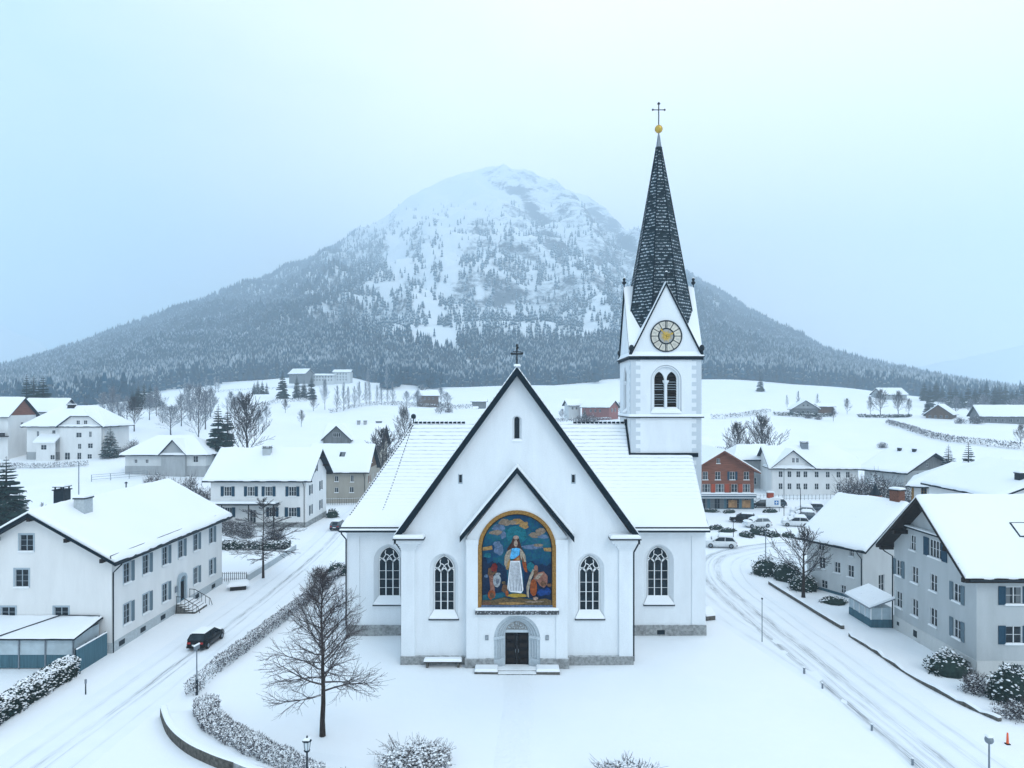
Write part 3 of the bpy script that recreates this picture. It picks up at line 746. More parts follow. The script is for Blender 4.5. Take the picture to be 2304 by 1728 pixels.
# the woods on the mountain: thousands of snowy conifers, one mass
def wood_density(px, py):
    if py > 905: return 0
    d = 1.0
    st = nz(px, py, 2, .022); st2 = noise.noise(Vector((px*.045, py*.008, 7)))
    px0_ = px; px = px+55*nz(px, py, 11, .02)+35*nz(px, py, 12, .06)
    if px < 860: top = np.interp(px, [0, 700, 860], [0, 500, 520]); d = 1.0 if py > top+40 else .55 if py > top else .0
    elif px < 1480: top = 505 + 25*st
    else: top = 0
    if 860 <= px < 1480:
        if py < top: return 0.04 if py > 460 else 0
        d = (.20 + .22*sm(560, 640, py) + .50*sm(735, 800, py))
        if py < 770: d *= .62 + .9*st2 + .7*st
    elif px >= 1480: d = .95 if py > 600 else .5
    else:
        d *= 1-.55*sm(700, 850, px)*(py < 770)
        if py < 800: d *= .85 + .75*nz(px, py, 5, .012) + .3*st2
    def near(pl, w):
        for (x0, y0), (x1, y1) in zip(pl[:-1], pl[1:]):
            dx, dy = x1-x0, y1-y0; t = max(0, min(1, ((px-x0)*dx+(py-y0)*dy)/(dx*dx+dy*dy)))
            if sqrt((px-x0-dx*t)**2+(py-y0-dy*t)**2) < w*(1+.9*st): return True
        return False
    if near([(900, 545), (884, 620), (876, 668)], 17): d *= .04
    if near([(1017, 520), (985, 600), (978, 660), (966, 730), (962, 760)], 24): d *= .08
    if near([(966, 740), (1000, 770), (1040, 800), (1044, 830)], 20): d *= .02
    if near([(560, 760), (640, 730), (760, 690), (850, 660)], 22) : d *= .5
    return max(0, min(1, d))
rng = np.random.default_rng(5)
trees = []; frost = []
NT = 0
zi = lambda i, j: Zm[j, i]
cand = 190000
ca = rng.uniform(-.95, .95, cand); cs = rng.uniform(0, 1, cand)**1.35*.995
for a_, s_ in zip(ca, cs):
    fi = (a_+1.45)/2.9*(NA-1); fj = s_*(NS-1); i, j = int(fi), int(fj); fi -= i; fj -= j
    if j >= NS-1: j = NS-2; fj = 1
    z = (Zm[j, i]*(1-fi)+Zm[j, i+1]*fi)*(1-fj) + (Zm[j+1, i]*(1-fi)+Zm[j+1, i+1]*fi)*fj
    D_ = (Dm[j, i]*(1-fi)+Dm[j, i+1]*fi)*(1-fj) + (Dm[j+1, i]*(1-fi)+Dm[j+1, i+1]*fi)*fj
    px = 1152+a_*F; py = HY-(z-H)*F/D_
    if rng.random() < wood_density(px, py): (frost if 800+rng.uniform(-70, 70) < px < 1500+rng.uniform(-40, 40) and py < 770+rng.uniform(-12, 12) else trees).append((a_*D_, D_, z))
# belt along the foot of the slope
for k in range(5200):
    a_ = rng.uniform(-.95, .95); px = 1152+a_*F; D_ = rng.uniform(745, 860); x = a_*D_
    if 1340 < px < 1590 and D_ < 790: continue
    fi = (a_+1.45)/2.9*(NA-1); i = int(fi)
    z = float(ground_np(np.array([x]), np.array([min(D_, 770.0)]))[0]) + (max(0, D_-770)/(Dr[i]-D0))**1.12*(Zr[i]-z0[i])
    trees.append((x, D_, z-1))
# the tongue of trees that reaches down behind the church
for px0, px1, D1, D2, n in ((855, 1000, 560, 760, 420), (1000, 1345, 640, 760, 600), (1390, 1600, 740, 770, 60), (1560, 2304, 690, 760, 700), (-100, 560, 640, 770, 900), (0, 300, 420, 640, 300)):
    for k in range(n):
        px = rng.uniform(px0, px1); D_ = rng.uniform(D1-40, D2); x = wx(px, D_)
        if px < 560 and px > 200 and D_ < np.interp(px, [200, 560], [420, 760]): continue
        if D_ < D1+30+70*nz(px, 0, 3, .018)+45*nz(px, 0, 6, .07): continue
        trees.append((x, D_, float(ground_np(np.array([x]), np.array([D_]))[0])-.5))
def woods(name, trees, mat, sc):
  T = np.array(trees); n = len(T)
  hgt = rng.uniform(11, 25, n)*np.where(rng.random(n) < .12, 1.25, 1.0); hgt *= 1+.18*np.clip((T[:, 1]-1000)/800, 0, 1); rad = hgt*rng.uniform(.15, .21, n)
  hi_ = np.clip((T[:, 1]-2300)/1800, 0, 1); hgt *= (1-.45*hi_)*sc; rad *= sc
  ns = 5; V = []; FI = []
  tiers = ((.10, 1.0, .52), (.34, .74, .76), (.60, .47, 1.0))
  base = 0
  for b0, rr, t0 in tiers:
      ph = rng.uniform(0, 6.28, n); pts = []
      for k in range(ns):
          t = ph + 2*pi*k/ns; jr = rng.uniform(.75, 1.2, n)
          pts.append(np.stack([T[:, 0]+np.cos(t)*rad*rr*jr, T[:, 1]+np.sin(t)*rad*rr*jr, T[:, 2]+hgt*(b0+rng.uniform(-.03, .03, n))], -1))
      pts.append(np.stack([T[:, 0]+rng.uniform(-.2, .2, n), T[:, 1], T[:, 2]+hgt*t0], -1))
      V.append(np.stack(pts, 1))
  V = np.stack(V, 1).reshape(-1, 3)                     # n * tiers * (ns+1)
  q = np.arange(n*len(tiers))*(ns+1)
  FI = np.stack([np.stack([q+k, q+(k+1) % ns, q+ns], -1) for k in range(ns)], 1).reshape(-1, 3)
  me = bpy.data.meshes.new(name); me.vertices.add(len(V)); me.vertices.foreach_set('co', V.astype(np.float32).ravel())
  me.loops.add(FI.size); me.loops.foreach_set('vertex_index', FI.ravel().astype(np.int32))
  me.polygons.add(len(FI)); me.polygons.foreach_set('loop_start', (np.arange(len(FI))*3).astype(np.int32))
  me.materials.append(MAT[mat]); me.update(); me.validate()
  o = put(name, me); o['kind'] = 'stuff'
woods('mountain_forest', trees, 'forest_tree', 1.0); woods('frosted_forest', frost, 'forest_frosted', .85)
print('forest', len(trees), len(frost))

# ------------------------------------------------------------------ sky, light, haze, camera
W = bpy.data.worlds.new('World'); S.world = W; W.use_nodes = True; nt = W.node_tree
bg = nt.nodes['Background']; sky = nt.nodes.new('ShaderNodeTexSky'); sky.sky_type = 'NISHITA'; sky.sun_disc = False
SUN_EL, SUN_AZ = radians(42), radians(150)     # azimuth clockwise from +Y: front right
sky.sun_elevation = SUN_EL; sky.sun_rotation = SUN_AZ
sky.air_density = 1.0; sky.dust_density = 1.0; sky.ozone_density = 1.5
tc = nt.nodes.new('ShaderNodeTexCoord'); mp = nt.nodes.new('ShaderNodeMapping'); mp.inputs['Scale'].default_value = (1.0, 1.0, 2.2)
L(nt, tc.outputs['Generated'], mp.inputs['Vector'])
cl = tex(nt, 1.7, 5, .55, mp.outputs['Vector'])
dp = nt.nodes.new('ShaderNodeVectorMath'); dp.operation = 'DOT_PRODUCT'; L(nt, tc.outputs['Generated'], dp.inputs[0]); dp.inputs[1].default_value = Vector((.42, .76, .52)).normalized()
glow = nt.nodes.new('ShaderNodeMapRange'); glow.inputs[1].default_value = .55; glow.inputs[2].default_value = 1.0; L(nt, dp.outputs['Value'], glow.inputs[0])
bright = math_(nt, 'ADD', math_(nt, 'MULTIPLY', cl, .55), math_(nt, 'MULTIPLY', glow.outputs[0], .55))
cloud = ramp(nt, bright, [(.25, (6.3, 8.5, 10.4)), (.47, (11.1, 11.2, 11.4)), (.76, (16.6, 15.5, 14.7))])
L(nt, mix(nt, .86, sky.outputs['Color'], cloud), bg.inputs['Color']); bg.inputs['Strength'].default_value = .1
sl = bpy.data.lights.new('sun', 'SUN'); sl.energy = 0.5; sl.angle = radians(22); sl.color = (1.0, .96, .90)
so = bpy.data.objects.new('sun', sl); COL.objects.link(so); so.location = (30, -40, 80)
d = Vector((sin(SUN_AZ)*cos(SUN_EL), cos(SUN_AZ)*cos(SUN_EL), sin(SUN_EL))); so.rotation_euler = d.to_track_quat('Z', 'Y').to_euler()

hz = MB().box(-8500, 8500, -250, 6500, -6, 1650, 'snow'); ho = hz.build('haze'); ho['kind'] = 'stuff'
m = bpy.data.materials.new('haze'); m.use_nodes = True; nt = m.node_tree; nt.nodes.remove(nt.nodes['Principled BSDF'])
pv = nt.nodes.new('ShaderNodeVolumePrincipled'); pv.inputs['Density'].default_value = 0.00042; pv.inputs['Color'].default_value = (.765, .897, .99, 1); pv.inputs['Anisotropy'].default_value = 0.4
L(nt, pv.outputs['Volume'], nt.nodes['Material Output'].inputs['Volume'])
ho.data.materials.clear(); ho.data.materials.append(m)

cd = bpy.data.cameras.new('camera'); co = bpy.data.objects.new('camera', cd); COL.objects.link(co)
cd.sensor_width = 36; cd.lens = 24.0; cd.clip_start = .3; cd.clip_end = 12000
cd.shift_y = (HY-864)/2304.0
co.location = (0, 0, H); co.rotation_euler = (pi/2, 0, 0); S.camera = co
S.view_settings.view_transform = 'Standard'; S.view_settings.look = 'None'; S.view_settings.gamma = 1; S.view_settings.exposure = 0.38
S.cycles.volume_bounces = 6; S.cycles.max_bounces = 10; S.cycles.diffuse_bounces = 4; S.cycles.use_denoising = True
# ------------------------------------------------------------------ the church
CH = thing('church', 'large white church with slate spire, steep front gable and arched mosaic over its door', 'church', (0.4, 55.6, 0))
I4 = Matrix.Identity(4)
PW = 'plaster_church'
def prism_wall(name, mb): return mb.build(name, CH)

def gothic(mb_holes, cx, z0, w, h, hs, wi, zi, hi_, hsi, d=.5):
    out = arch(w, h, hs, 8, z0, cx); inn = arch(wi, hi_, hsi, 8, zi, cx)
    mb_holes.append((out, inn, d))
def gothic_window(cx, y, zi, wi, hi_, hsi, zout, wout, d=.5, bars=(.25, .5, .75)):
    """three-light window: tracery > leaded pane, snowy sill"""
    t = MB(); y0 = y + d - .10; a = wi/2; r = .055
    def bar(pts, rr=r): t.tube([(cx+p[0], y0, zi+p[1]) for p in pts], rr, 'frame_white', 4, True)
    sp = hsi*.93; rise = hi_-hsi
    for s in (-1, 1): bar([(s*a/3, 0), (s*a/3, sp)], .06)
    for b in bars: bar([(-a, sp*b), (a, sp*b)], .022)
    def lancet(x0, x1, zb, hh):
        p = arch(x1-x0, zb+hh, zb, 5, 0, (x0+x1)/2)[1:-1]; bar(p, .045)
    lancet(-a, -a/3, sp-.05, .46); lancet(-a/3, a/3, sp-.05, .40); lancet(a/3, a, sp-.05, .46)
    # net tracery over the lights
    k = rise
    def curve(p0, p1, bulge):
        p0, p1 = Vector(p0), Vector(p1); m_ = (p0+p1)/2; n_ = Vector((-(p1-p0).y, (p1-p0).x)).normalized()*bulge
        bar([tuple(p0*(1-t_)**2 + (m_+n_)*2*t_*(1-t_) + p1*t_*t_) for t_ in (0, .2, .4, .6, .8, 1)], .045)
    for s in (-1, 1):
        curve((s*a/3, sp+.02), (s*a*.98, sp+k*.42), s*.10)
        curve((s*a/3, sp+.02), (0, sp+k*.46), -s*.08)
        curve((s*a*.72, sp+k*.26), (s*a*.36, sp+k*.62), s*.12)
        curve((0, sp+k*.46), (s*a*.36, sp+k*.62), s*.10)
        curve((s*a*.36, sp+k*.62), (s*a*.34, sp+k*.9), -s*.10)
    ol = arch(wi-.06, hi_-.03, hsi, 8)
    bar(ol, .05)
    o = t.build('tracery_window', CH)
    pl = arch(wi, hi_, hsi, 8, zi, cx)
    MB().extrude_y(pl, y+d-.06, y+d+.02, 'glass_leaded').build('pane', o)
    s = MB(); b = wout/2
    s.add([(cx-b, y-.12, zout-.02), (cx+b, y-.12, zout-.02), (cx+wi/2, y+d-.1, zi+.02), (cx-wi/2, y+d-.1, zi+.02),
           (cx-b, y-.12, zout+.1), (cx+b, y-.12, zout+.1), (cx+wi/2, y+d-.1, zi+.1), (cx-wi/2, y+d-.1, zi+.1)],
          [(4,5,6,7), (0,1,5,4), (1,2,6,5), (3,0,4,7)], 'snow')
    s.box(cx-b-.06, cx+b+.06, y-.16, y, zout-.12, zout-.022, 'metal_dark')
    s.build('sill', o)

# front wall of the nave
HW, EZ, AZ = 9.3, 10.5, 23.55
holes = []
for s in (-1, 1): gothic(holes, s*5.95, 3.7, 2.35, 5.3, 4.05, 1.66, 4.2, 4.54, 3.36)
out = arch(.80, 2.0, 1.62, 5, 18.2, 0); inn = arch(.40, 1.75, 1.55, 5, 18.35, 0); holes.append((out, inn, .3))
for s in (-1, 1): holes.append((rect(s*4.6-.12, s*4.6+.12, 14.75, 15.4), None, .25))
w = MB()
wall_face(w, [(-HW, -.5), (-HW, EZ), (0, AZ), (HW, EZ), (HW, -.5)], holes, face_M((0, 0, 0), 0), PW)
for s in (-1, 1): w.add([(s*HW, 0, -.5), (s*HW, 27, -.5), (s*HW, 27, EZ), (s*HW, 0, EZ)], [(0, 1, 2, 3)], PW)
w.add([(-HW, 27, -.5), (-HW, 27, EZ), (0, 27, AZ), (HW, 27, EZ), (HW, 27, -.5)], [(0, 1, 2, 3, 4)], PW)
w.build('nave_wall', CH)
lw = MB(); lw.extrude_y(inn, .26, .3, 'glass_leaded').cap(-.42, .42, -.1, .25, 18.12, 18.3, 'snow'); lw.build('lancet_window', CH)
for s in (-1, 1):
    q = MB(); q.box(s*4.6-.12, s*4.6+.12, .2, .25, 14.75, 15.4, 'glass'); q.box(s*4.6-.17, s*4.6+.17, -.03, .02, 14.66, 14.745, 'trim_blue'); q.box(s*4.6-.18, s*4.6-.122, -.03, .02, 14.75, 15.45, 'trim_blue'); q.box(s*4.6+.122, s*4.6+.18, -.03, .02, 14.75, 15.45, 'trim_blue'); q.build('slit_window', CH)
for s in (-1, 1): gothic_window(s*5.95, 0, 4.2, 1.66, 4.54, 3.36, 3.7, 2.35)
# nave roof, ridge running away from the viewer
RY = Matrix.Rotation(pi/2, 4, 'Z')
roof(CH, -.75, 27.6, 9.9, 10.55, 24.15, RY, th=.72, snow=.13, res=1.0, inset=-.05, smat='snow_tiles', name='nave_roof', rough=.02)
# kneelers on corner pilasters
for s in (-1, 1):
    p = MB(); f = lambda a, b: (min(s*a, s*b), max(s*a, s*b))
    p.box(*f(8.3, HW+.1), -.20, .0, .0, 9.3, PW); p.box(*f(HW+.002, HW+.1), 0, .9, 0, 9.3, PW)
    for i, (g, z) in enumerate(((.08, 9.3), (.2, 9.5), (.38, 9.72), (.62, 9.95))):
        p.box(*f(8.3-g, HW+.1+g*.5), -.20-g, .05, z, z+.22 if i < 3 else 10.25, PW)
    p.build('pilaster', CH)
    k = MB(); x0, x1 = f(7.45, 9.95); k.box(x0, x1, -1.05, .05, 10.25, 10.36, 'metal_dark'); k.cap(x0+.04, x1-.04, -1.0, .02, 10.36, 10.66, 'snow'); k.build('kneeler', CH)

# portal block
PF = -.8
p = MB(); ph = []
mosO = arch(6.2, 7.8, 4.7, 14, 4.8, 0); ph.append((mosO, None, .16))
A = [arch(*v, 10) for v in ((3.7, 4.25, 2.35), (3.3, 4.02, 2.33), (2.92, 3.86, 2.32), (2.50, 3.78, 2.32), (2.0, 3.62, 2.6))]
ph.append((A[0], None, .14))
wall_face(p, [(-4, 0), (-4, 10.5), (0, 15.6), (4, 10.5), (4, 0)], ph, face_M((0, PF, 0), 0), PW)
for s in (-1, 1):
    p.add([(s*4, PF, 0), (s*4, .05, 0), (s*4, .05, 10.5), (s*4, PF, 10.5)], [(0, 1, 2, 3)], PW)
    a, b = sorted((s*3.13, s*4.06)); p.box(a, b, PF-.1, PF, .75, 9.9, PW); p.box(a-.04, b+.04, PF-.15, PF, 9.9, 10.3, PW)
p.build('portal_wall', CH)
roof(CH, -1.45, .0, 4.55, 10.65, 16.15, RY, th=.5, snow=.22, res=.5, inset=-.02, name='portal_roof', rough=.05)
# stepped arch round the door
a = MB(); yy = PF+.14
for i in range(4):
    o_, n_ = A[i], A[i+1]; k = len(o_); y2 = yy+.13
    a.add([(q[0], yy, q[1]) for q in o_]+[(q[0], yy, q[1]) for q in n_], [(j, j+1, k+j+1, k+j) for j in range(k-1)], 'stone_portal')
    a.add([(q[0], yy, q[1]) for q in n_]+[(q[0], y2, q[1]) for q in n_], [(j, j+1, k+j+1, k+j) for j in range(k-1)], 'stone_portal')
    a.tube([(q[0], yy-.01, q[1]) for q in n_[0:]], .055, 'stone_portal', 5)
    yy = y2
for s in (-1, 1):
    for i, x in enumerate((1.75, 1.55, 1.36, 1.12)): 
        a.box(s*x-.12, s*x+.12, PF-.02+i*.11, PF+.2+i*.13, 2.22, 2.45, 'stone_portal'); a.box(s*x-.13, s*x+.13, PF-.04+i*.11, PF+.2+i*.13, .0, .62, 'stone_portal')
a.box(-1.0, 1.0, yy-.08, yy+.1, 2.62, 2.84, 'stone_portal')
a.build('portal_arch', CH)
ty = MB(); ty.extrude_y([(-1.0, 2.84)]+[(q[0], q[1]) for q in arch(2.0, 3.62, 2.86, 8)[1:-1]]+[(1.0, 2.84)], yy-.02, yy+.1, 'stone'); 
for k in range(26): 
    x_ = R.uniform(-.75, .75); z_ = 2.95+R.uniform(0, .55)*(1-abs(x_)/1.0); ty.ball((x_, yy-.03, z_), R.uniform(.03, .07), 'stone_portal', 6)
ty.build('tympanum', CH)
dr = MB()
for s in (-1, 1):
    x0, x1 = sorted((s*.015, s*.99)); dr.box(x0, x1, yy-.05, yy+.04, 0, 2.62, 'door_dark')
    for i in range(4):
        z0 = .12+i*.62; dr.box(x0+.1, x1-.1, yy-.075, yy-.05, z0, z0+.5, 'door_dark'); dr.box(x0+.2, x1-.2, yy-.095, yy-.075, z0+.1, z0+.4, 'wood_dark')
d_ = dr.build('door', CH)
for s in (-1, 1): MB().tube([(s*.12, yy-.12, 1.0), (s*.12, yy-.14, 1.12), (s*.12, yy-.12, 1.3)], .025, 'metal_grey', 6).build('handle', d_)
for s in (-1, 1):
    q = MB(); q.box(s*2.42-.13, s*2.42+.13, PF-.07, PF, 2.22, 2.6, 'metal_grey'); q.box(s*2.42-.09, s*2.42+.09, PF-.085, PF-.07, 2.27, 2.55, 'mesh_grey'); q.build('wall_plaque', CH)
# carved ledge
lg = MB(); lg.box(-3.35, 3.35, PF-.34, PF, 4.34, 4.66, 'carved'); lg.box(-3.2, 3.2, PF-.2, PF, 4.2, 4.34, PW); lg.cap(-3.33, 3.33, PF-.33, PF+.12, 4.66, 4.84, 'snow'); lg.build('ledge', CH)

# mosaic: coloured stones set in flat shapes, gold frame
def mos(name, c, var=.4, sc=9.0):
    c = tuple(v*(1.25 if name in ('mos_robe', 'mos_bodice') else .62) for v in c)
    m, nt, b = nodes(name)
    tc = nt.nodes.new('ShaderNodeTexCoord'); vo = nt.nodes.new('ShaderNodeTexVoronoi'); vo.inputs['Scale'].default_value = sc; L(nt, tc.outputs['Object'], vo.inputs['Vector'])
    n = tex(nt, 1.6, 5, .65); s_ = nt.nodes.new('ShaderNodeSeparateColor'); L(nt, vo.outputs['Color'], s_.inputs[0])
    f = math_(nt, 'ADD', math_(nt, 'MULTIPLY', s_.outputs[0], .5), math_(nt, 'MULTIPLY', n, .6))
    L(nt, ramp(nt, f, [(.2, tuple(v*(1-var) for v in c)), (.8, tuple(min(1, v*(1+var)) for v in c))]), b.inputs['Base Color']); b.inputs['Roughness'].default_value = .6; b.inputs['Specular IOR Level'].default_value = .08
m, nt, b = nodes('mos_sky')
tc = nt.nodes.new('ShaderNodeTexCoord'); n = tex(nt, .55, 5, .6); vo = nt.nodes.new('ShaderNodeTexVoronoi'); vo.inputs['Scale'].default_value = 9; L(nt, tc.outputs['Object'], vo.inputs['Vector'])
c0 = ramp(nt, n, [(.30, (.004, .025, .09)), (.45, (.006, .06, .13)), (.6, (.008, .11, .16)), (.75, (.04, .13, .21))])
mm = nt.nodes.new('ShaderNodeMix'); mm.data_type = 'RGBA'; mm.blend_type = 'MULTIPLY'; mm.inputs[0].default_value = .35; L(nt, c0, mm.inputs[6]); L(nt, vo.outputs['Color'], mm.inputs[7])
L(nt, mm.outputs[2], b.inputs['Base Color']); b.inputs['Roughness'].default_value = .6; b.inputs['Specular IOR Level'].default_value = .08
for k, c in dict(navy=(.008, .028, .075), cloud=(.30, .23, .17), lilac=(.13, .20, .32), gold=(.42, .25, .09), teal=(.012, .17, .22), hair=(.07, .03, .025), skin=(.46, .32, .26), cream=(.42, .36, .28), bodice=(.06, .26, .46),
                 rust=(.36, .085, .02), robe=(.50, .52, .54), robe_line=(.17, .20, .26), red=(.20, .022, .018), brown=(.17, .085, .045), pink=(.33, .15, .11), blue=(.01, .06, .25), earth=(.15, .105, .05), yellow=(.48, .32, .05), white=(.40, .44, .47)).items(): mos('mos_'+k, c, .12 if k == 'robe' else .4)
mo = MB(); lay = [0]
def zz(x, y): return ((x/7.373+1000-1163.5)/27.98, 21.3-(y/7.373+1128-905)/27.98)
MY = PF+.15
def patch(pts, mat, raw=False):
    lay[0] += 1; y = MY - .012 - .0016*lay[0]
    mo.extrude_y([zz(*q) for q in pts], y, MY+.01, 'mos_'+mat)
def blob(cx, cy, rx, ry, mat, seed=0, rag=.25, n=18):
    patch([(cx+rx*(1+rag*nz(cos(2*pi*k/n)*1.7+seed*9, sin(2*pi*k/n)*1.7, 4))*cos(2*pi*k/n), cy+ry*(1+rag*nz(sin(2*pi*k/n)*1.7+seed*5, cos(2*pi*k/n)*1.7, 8))*sin(2*pi*k/n)) for k in range(n)], mat)
mo.extrude_y(arch(6.15, 7.77, 4.7, 14, 4.82, 0), MY, MY+.03, 'mos_sky')
L0, R0, BT = 612, 1808, 1750
patch([(L0, 930), (690, 930), (720, 1040), (800, 990), (850, 1050), (900, 1010), (1000, 1090), (1040, 1180), (1040, 1500), (L0, 1560)], 'navy')
patch([(1330, 1100), (1400, 1010), (1470, 990), (1540, 1080), (1620, 1040), (1700, 1080), (1740, 1030), (R0, 1060), (R0, 1640), (1300, 1600)], 'navy')
for a in ((1000, 350, 90, 60, 'cloud'), (900, 440, 110, 55, 'lilac'), (1210, 340, 110, 50, 'gold'), (1320, 400, 85, 60, 'gold'), (1120, 350, 70, 40, 'cloud'), (860, 520, 110, 40, 'cloud'), (980, 560, 45, 60, 'lilac'),
          (1500, 560, 95, 50, 'cloud'), (1600, 500, 85, 55, 'cloud'), (1640, 590, 90, 35, 'lilac'), (1450, 760, 170, 38, 'lilac'), (900, 800, 80, 95, 'lilac'), (880, 720, 60, 60, 'lilac'), (1560, 730, 80, 25, 'cloud')):
    blob(*a, seed=a[0]*.01, rag=.5)
blob(1190, 560, 175, 150, 'teal', 1, .15); blob(720, 900, 60, 40, 'teal', 2, .4)
patch([(622, 770), (790, 735), (800, 800), (622, 822)], 'gold'); patch([(1640, 775), (1790, 770), (1790, 835), (1660, 828)], 'gold')
blob(1430, 1090, 60, 80, 'teal', 8, .3)
patch([(1190, 560), (1240, 620), (1275, 760), (1330, 860), (1300, 900), (1240, 790), (1130, 780), (1060, 840), (1040, 790), (1110, 690), (1140, 600)], 'hair')
patch([(1165, 510), (1190, 480), (1215, 500), (1225, 560), (1160, 560)], 'teal'); blob(1190, 600, 45, 34, 'skin', 3, .08); blob(1186, 700, 32, 58, 'skin', 4, .06); blob(1186, 705, 17, 36, 'cream', 5, .1)
patch([(1105, 790), (1040, 830), (1000, 920), (998, 1050), (1030, 1110), (1075, 1000), (1105, 900)], 'cream'); patch([(1085, 950), (1100, 1000), (1060, 1140), (1022, 1125), (1045, 1020)], 'gold')
patch([(1255, 780), (1300, 820), (1345, 900), (1358, 1000), (1300, 1010), (1262, 920)], 'cream'); patch([(1285, 900), (1318, 960), (1325, 1010), (1290, 1000)], 'brown'); patch([(1290, 1005), (1352, 1000), (1378, 1180), (1345, 1170), (1310, 1100)], 'rust')
patch([(1120, 785), (1190, 770), (1255, 785), (1245, 880), (1205, 940), (1140, 955), (1085, 945), (1098, 890)], 'bodice')
patch([(1170, 950), (1245, 890), (1268, 960), (1252, 995), (1130, 990)], 'rust'); patch([(1195, 950), (1240, 915), (1250, 970), (1200, 980)], 'gold')
patch([(1095, 990), (1255, 985), (1285, 1180), (1312, 1470), (1275, 1525), (1180, 1510), (1100, 1505), (1044, 1450), (1070, 1200)], 'robe')
for k in range(9):
    t = (k+.6)/9.6; xa = 1098+152*t; xb = 1050+258*t; patch([(xa-2, 1010), (xa+4, 1010), (xb+6, 1480), (xb-5, 1490)], 'robe_line')
patch([(760, 1130), (800, 1040), (850, 1020), (882, 1080), (870, 1150), (820, 1170)], 'red'); patch([(730, 1110), (770, 1100), (790, 1180), (875, 1150), (870, 1180), (780, 1240), (720, 1230)], 'brown')
patch([(740, 1230), (810, 1220), (830, 1420), (850, 1560), (770, 1580), (760, 1400)], 'pink'); blob(695, 1240, 35, 28, 'lilac', 2); blob(890, 1205, 40, 24, 'white', 3); blob(870, 1315, 66, 108, 'white', 5, .2); blob(885, 1330, 26, 50, 'robe_line', 6, .4)
blob(785, 1545, 66, 78, 'rust', 7, .3); blob(790, 1560, 36, 50, 'brown', 8, .3); blob(985, 1350, 30, 26, 'earth', 6); blob(1000, 1450, 50, 70, 'brown', 9, .4); blob(1040, 1530, 26, 46, 'rust', 9)
blob(1520, 1110, 34, 50, 'pink', 1, .15); patch([(1470, 1120), (1500, 1150), (1440, 1300), (1400, 1480), (1405, 1600), (1370, 1570), (1362, 1420), (1410, 1250)], 'cream'); patch([(1480, 1150), (1560, 1140), (1540, 1230), (1480, 1280)], 'brown')
blob(1480, 1430, 58, 145, 'rust', 2, .12); patch([(1470, 1280), (1560, 1180), (1650, 1165), (1715, 1240), (1705, 1380), (1650, 1430), (1590, 1400), (1545, 1330)], 'pink'); patch([(1490, 1280), (1570, 1200), (1640, 1190), (1560, 1290)], 'cream'); blob(1640, 1360, 50, 40, 'brown', 4, .4); blob(1745, 1390, 36, 28, 'brown', 6, .4)
blob(1610, 1510, 66, 62, 'blue', 3, .3); blob(1712, 1490, 56, 60, 'blue', 4, .3); blob(1510, 1610, 44, 26, 'skin', 5, .3)
patch([(L0, 1640), (800, 1640), (1000, 1590), (1100, 1620), (1250, 1600), (1500, 1640), (1680, 1610), (R0, 1660), (R0, BT), (L0, BT)], 'earth')
blob(1210, 1560, 150, 32, 'yellow', 3, .2); blob(700, 1690, 80, 30, 'brown', 2, .4); blob(1100, 1690, 230, 20, 'gold', 5, .5); blob(1500, 1660, 180, 16, 'cloud', 7, .5)
mo.box(-2.9, 2.9, MY-.14, MY+.02, 4.84, 5.0, 'mos_lilac')
mob = mo.build('mosaic', CH)
fr = MB(); fo = arch(6.2, 7.8, 4.7, 14, 4.8, 0); fm = arch(5.95, 7.66, 4.7, 14, 4.8, 0); fi_ = arch(5.6, 7.48, 4.7, 14, 4.8, 0)
k = len(fo)
fr.add([(q[0], PF-.07, q[1]) for q in fo]+[(q[0], PF-.07, q[1]) for q in fm], [(j, j+1, k+j+1, k+j) for j in range(k-1)], 'gold_paint')
fr.add([(q[0], PF-.07, q[1]) for q in fo]+[(q[0], PF+.02, q[1]) for q in fo], [(j, j+1, k+j+1, k+j) for j in range(k-1)], 'gold_paint')
fr.add([(q[0], PF-.07, q[1]) for q in fm]+[(q[0], PF+.06, q[1]) for q in fi_]+[(q[0], PF+.13, q[1]) for q in fi_], [(j, j+1, k+j+1, k+j) for j in range(k-1)]+[(k+j, k+j+1, 2*k+j+1, 2*k+j) for j in range(k-1)], 'gold_paint')
fr.tube([(q[0], PF-.08, q[1]) for q in fo], .045, 'gold_paint', 5); fr.tube([(q[0], PF+.05, q[1]) for q in fi_], .04, 'wood_dark', 5)
fr.build('frame', mob)

# transept wings
YW = 6.9
w = MB(); hl_ = []; hr_ = []
gothic(hl_, -11.7, 2.8, 2.75, 5.5, 3.95, 1.93, 3.4, 4.6, 3.35, .55); gothic(hr_, 13.05, 2.8, 2.75, 5.5, 3.95, 1.93, 3.4, 4.6, 3.35, .55)
wall_face(w, rect(-15.4, -HW, -.5, 9.95), hl_, face_M((0, YW, 0), 0), PW); wall_face(w, rect(HW, 17.2, -.5, 9.95), hr_, face_M((0, YW, 0), 0), PW)
w.add([(-15.4, YW, -.5), (-15.4, 21.9, -.5), (-15.4, 21.9, 9.95), (-15.4, YW, 9.95)], [(0, 1, 2, 3)], PW)
w.add([(17.2, YW, -.5), (17.2, 21.9, -.5), (17.2, 21.9, 9.95), (17.2, 14.4, 18.7), (17.2, YW, 9.95)], [(0, 1, 2, 3, 4)], PW)
w.add([(-15.4, 21.9, -.5), (17.2, 21.9, -.5), (17.2, 21.9, 9.95), (-15.4, 21.9, 9.95)], [(0, 1, 2, 3)], PW)
w.build('transept_wall', CH)
for cx in (-11.7, 13.05): gothic_window(cx, YW, 3.4, 1.93, 4.6, 3.35, 2.8, 2.75, .55, (.26, .51, .76))
for p0, p1 in ((-15.5, -14.35), (16.05, 17.3)): MB().box(p0, p1, YW-.1, YW, .95, 9.1, PW).build('pilaster', CH)
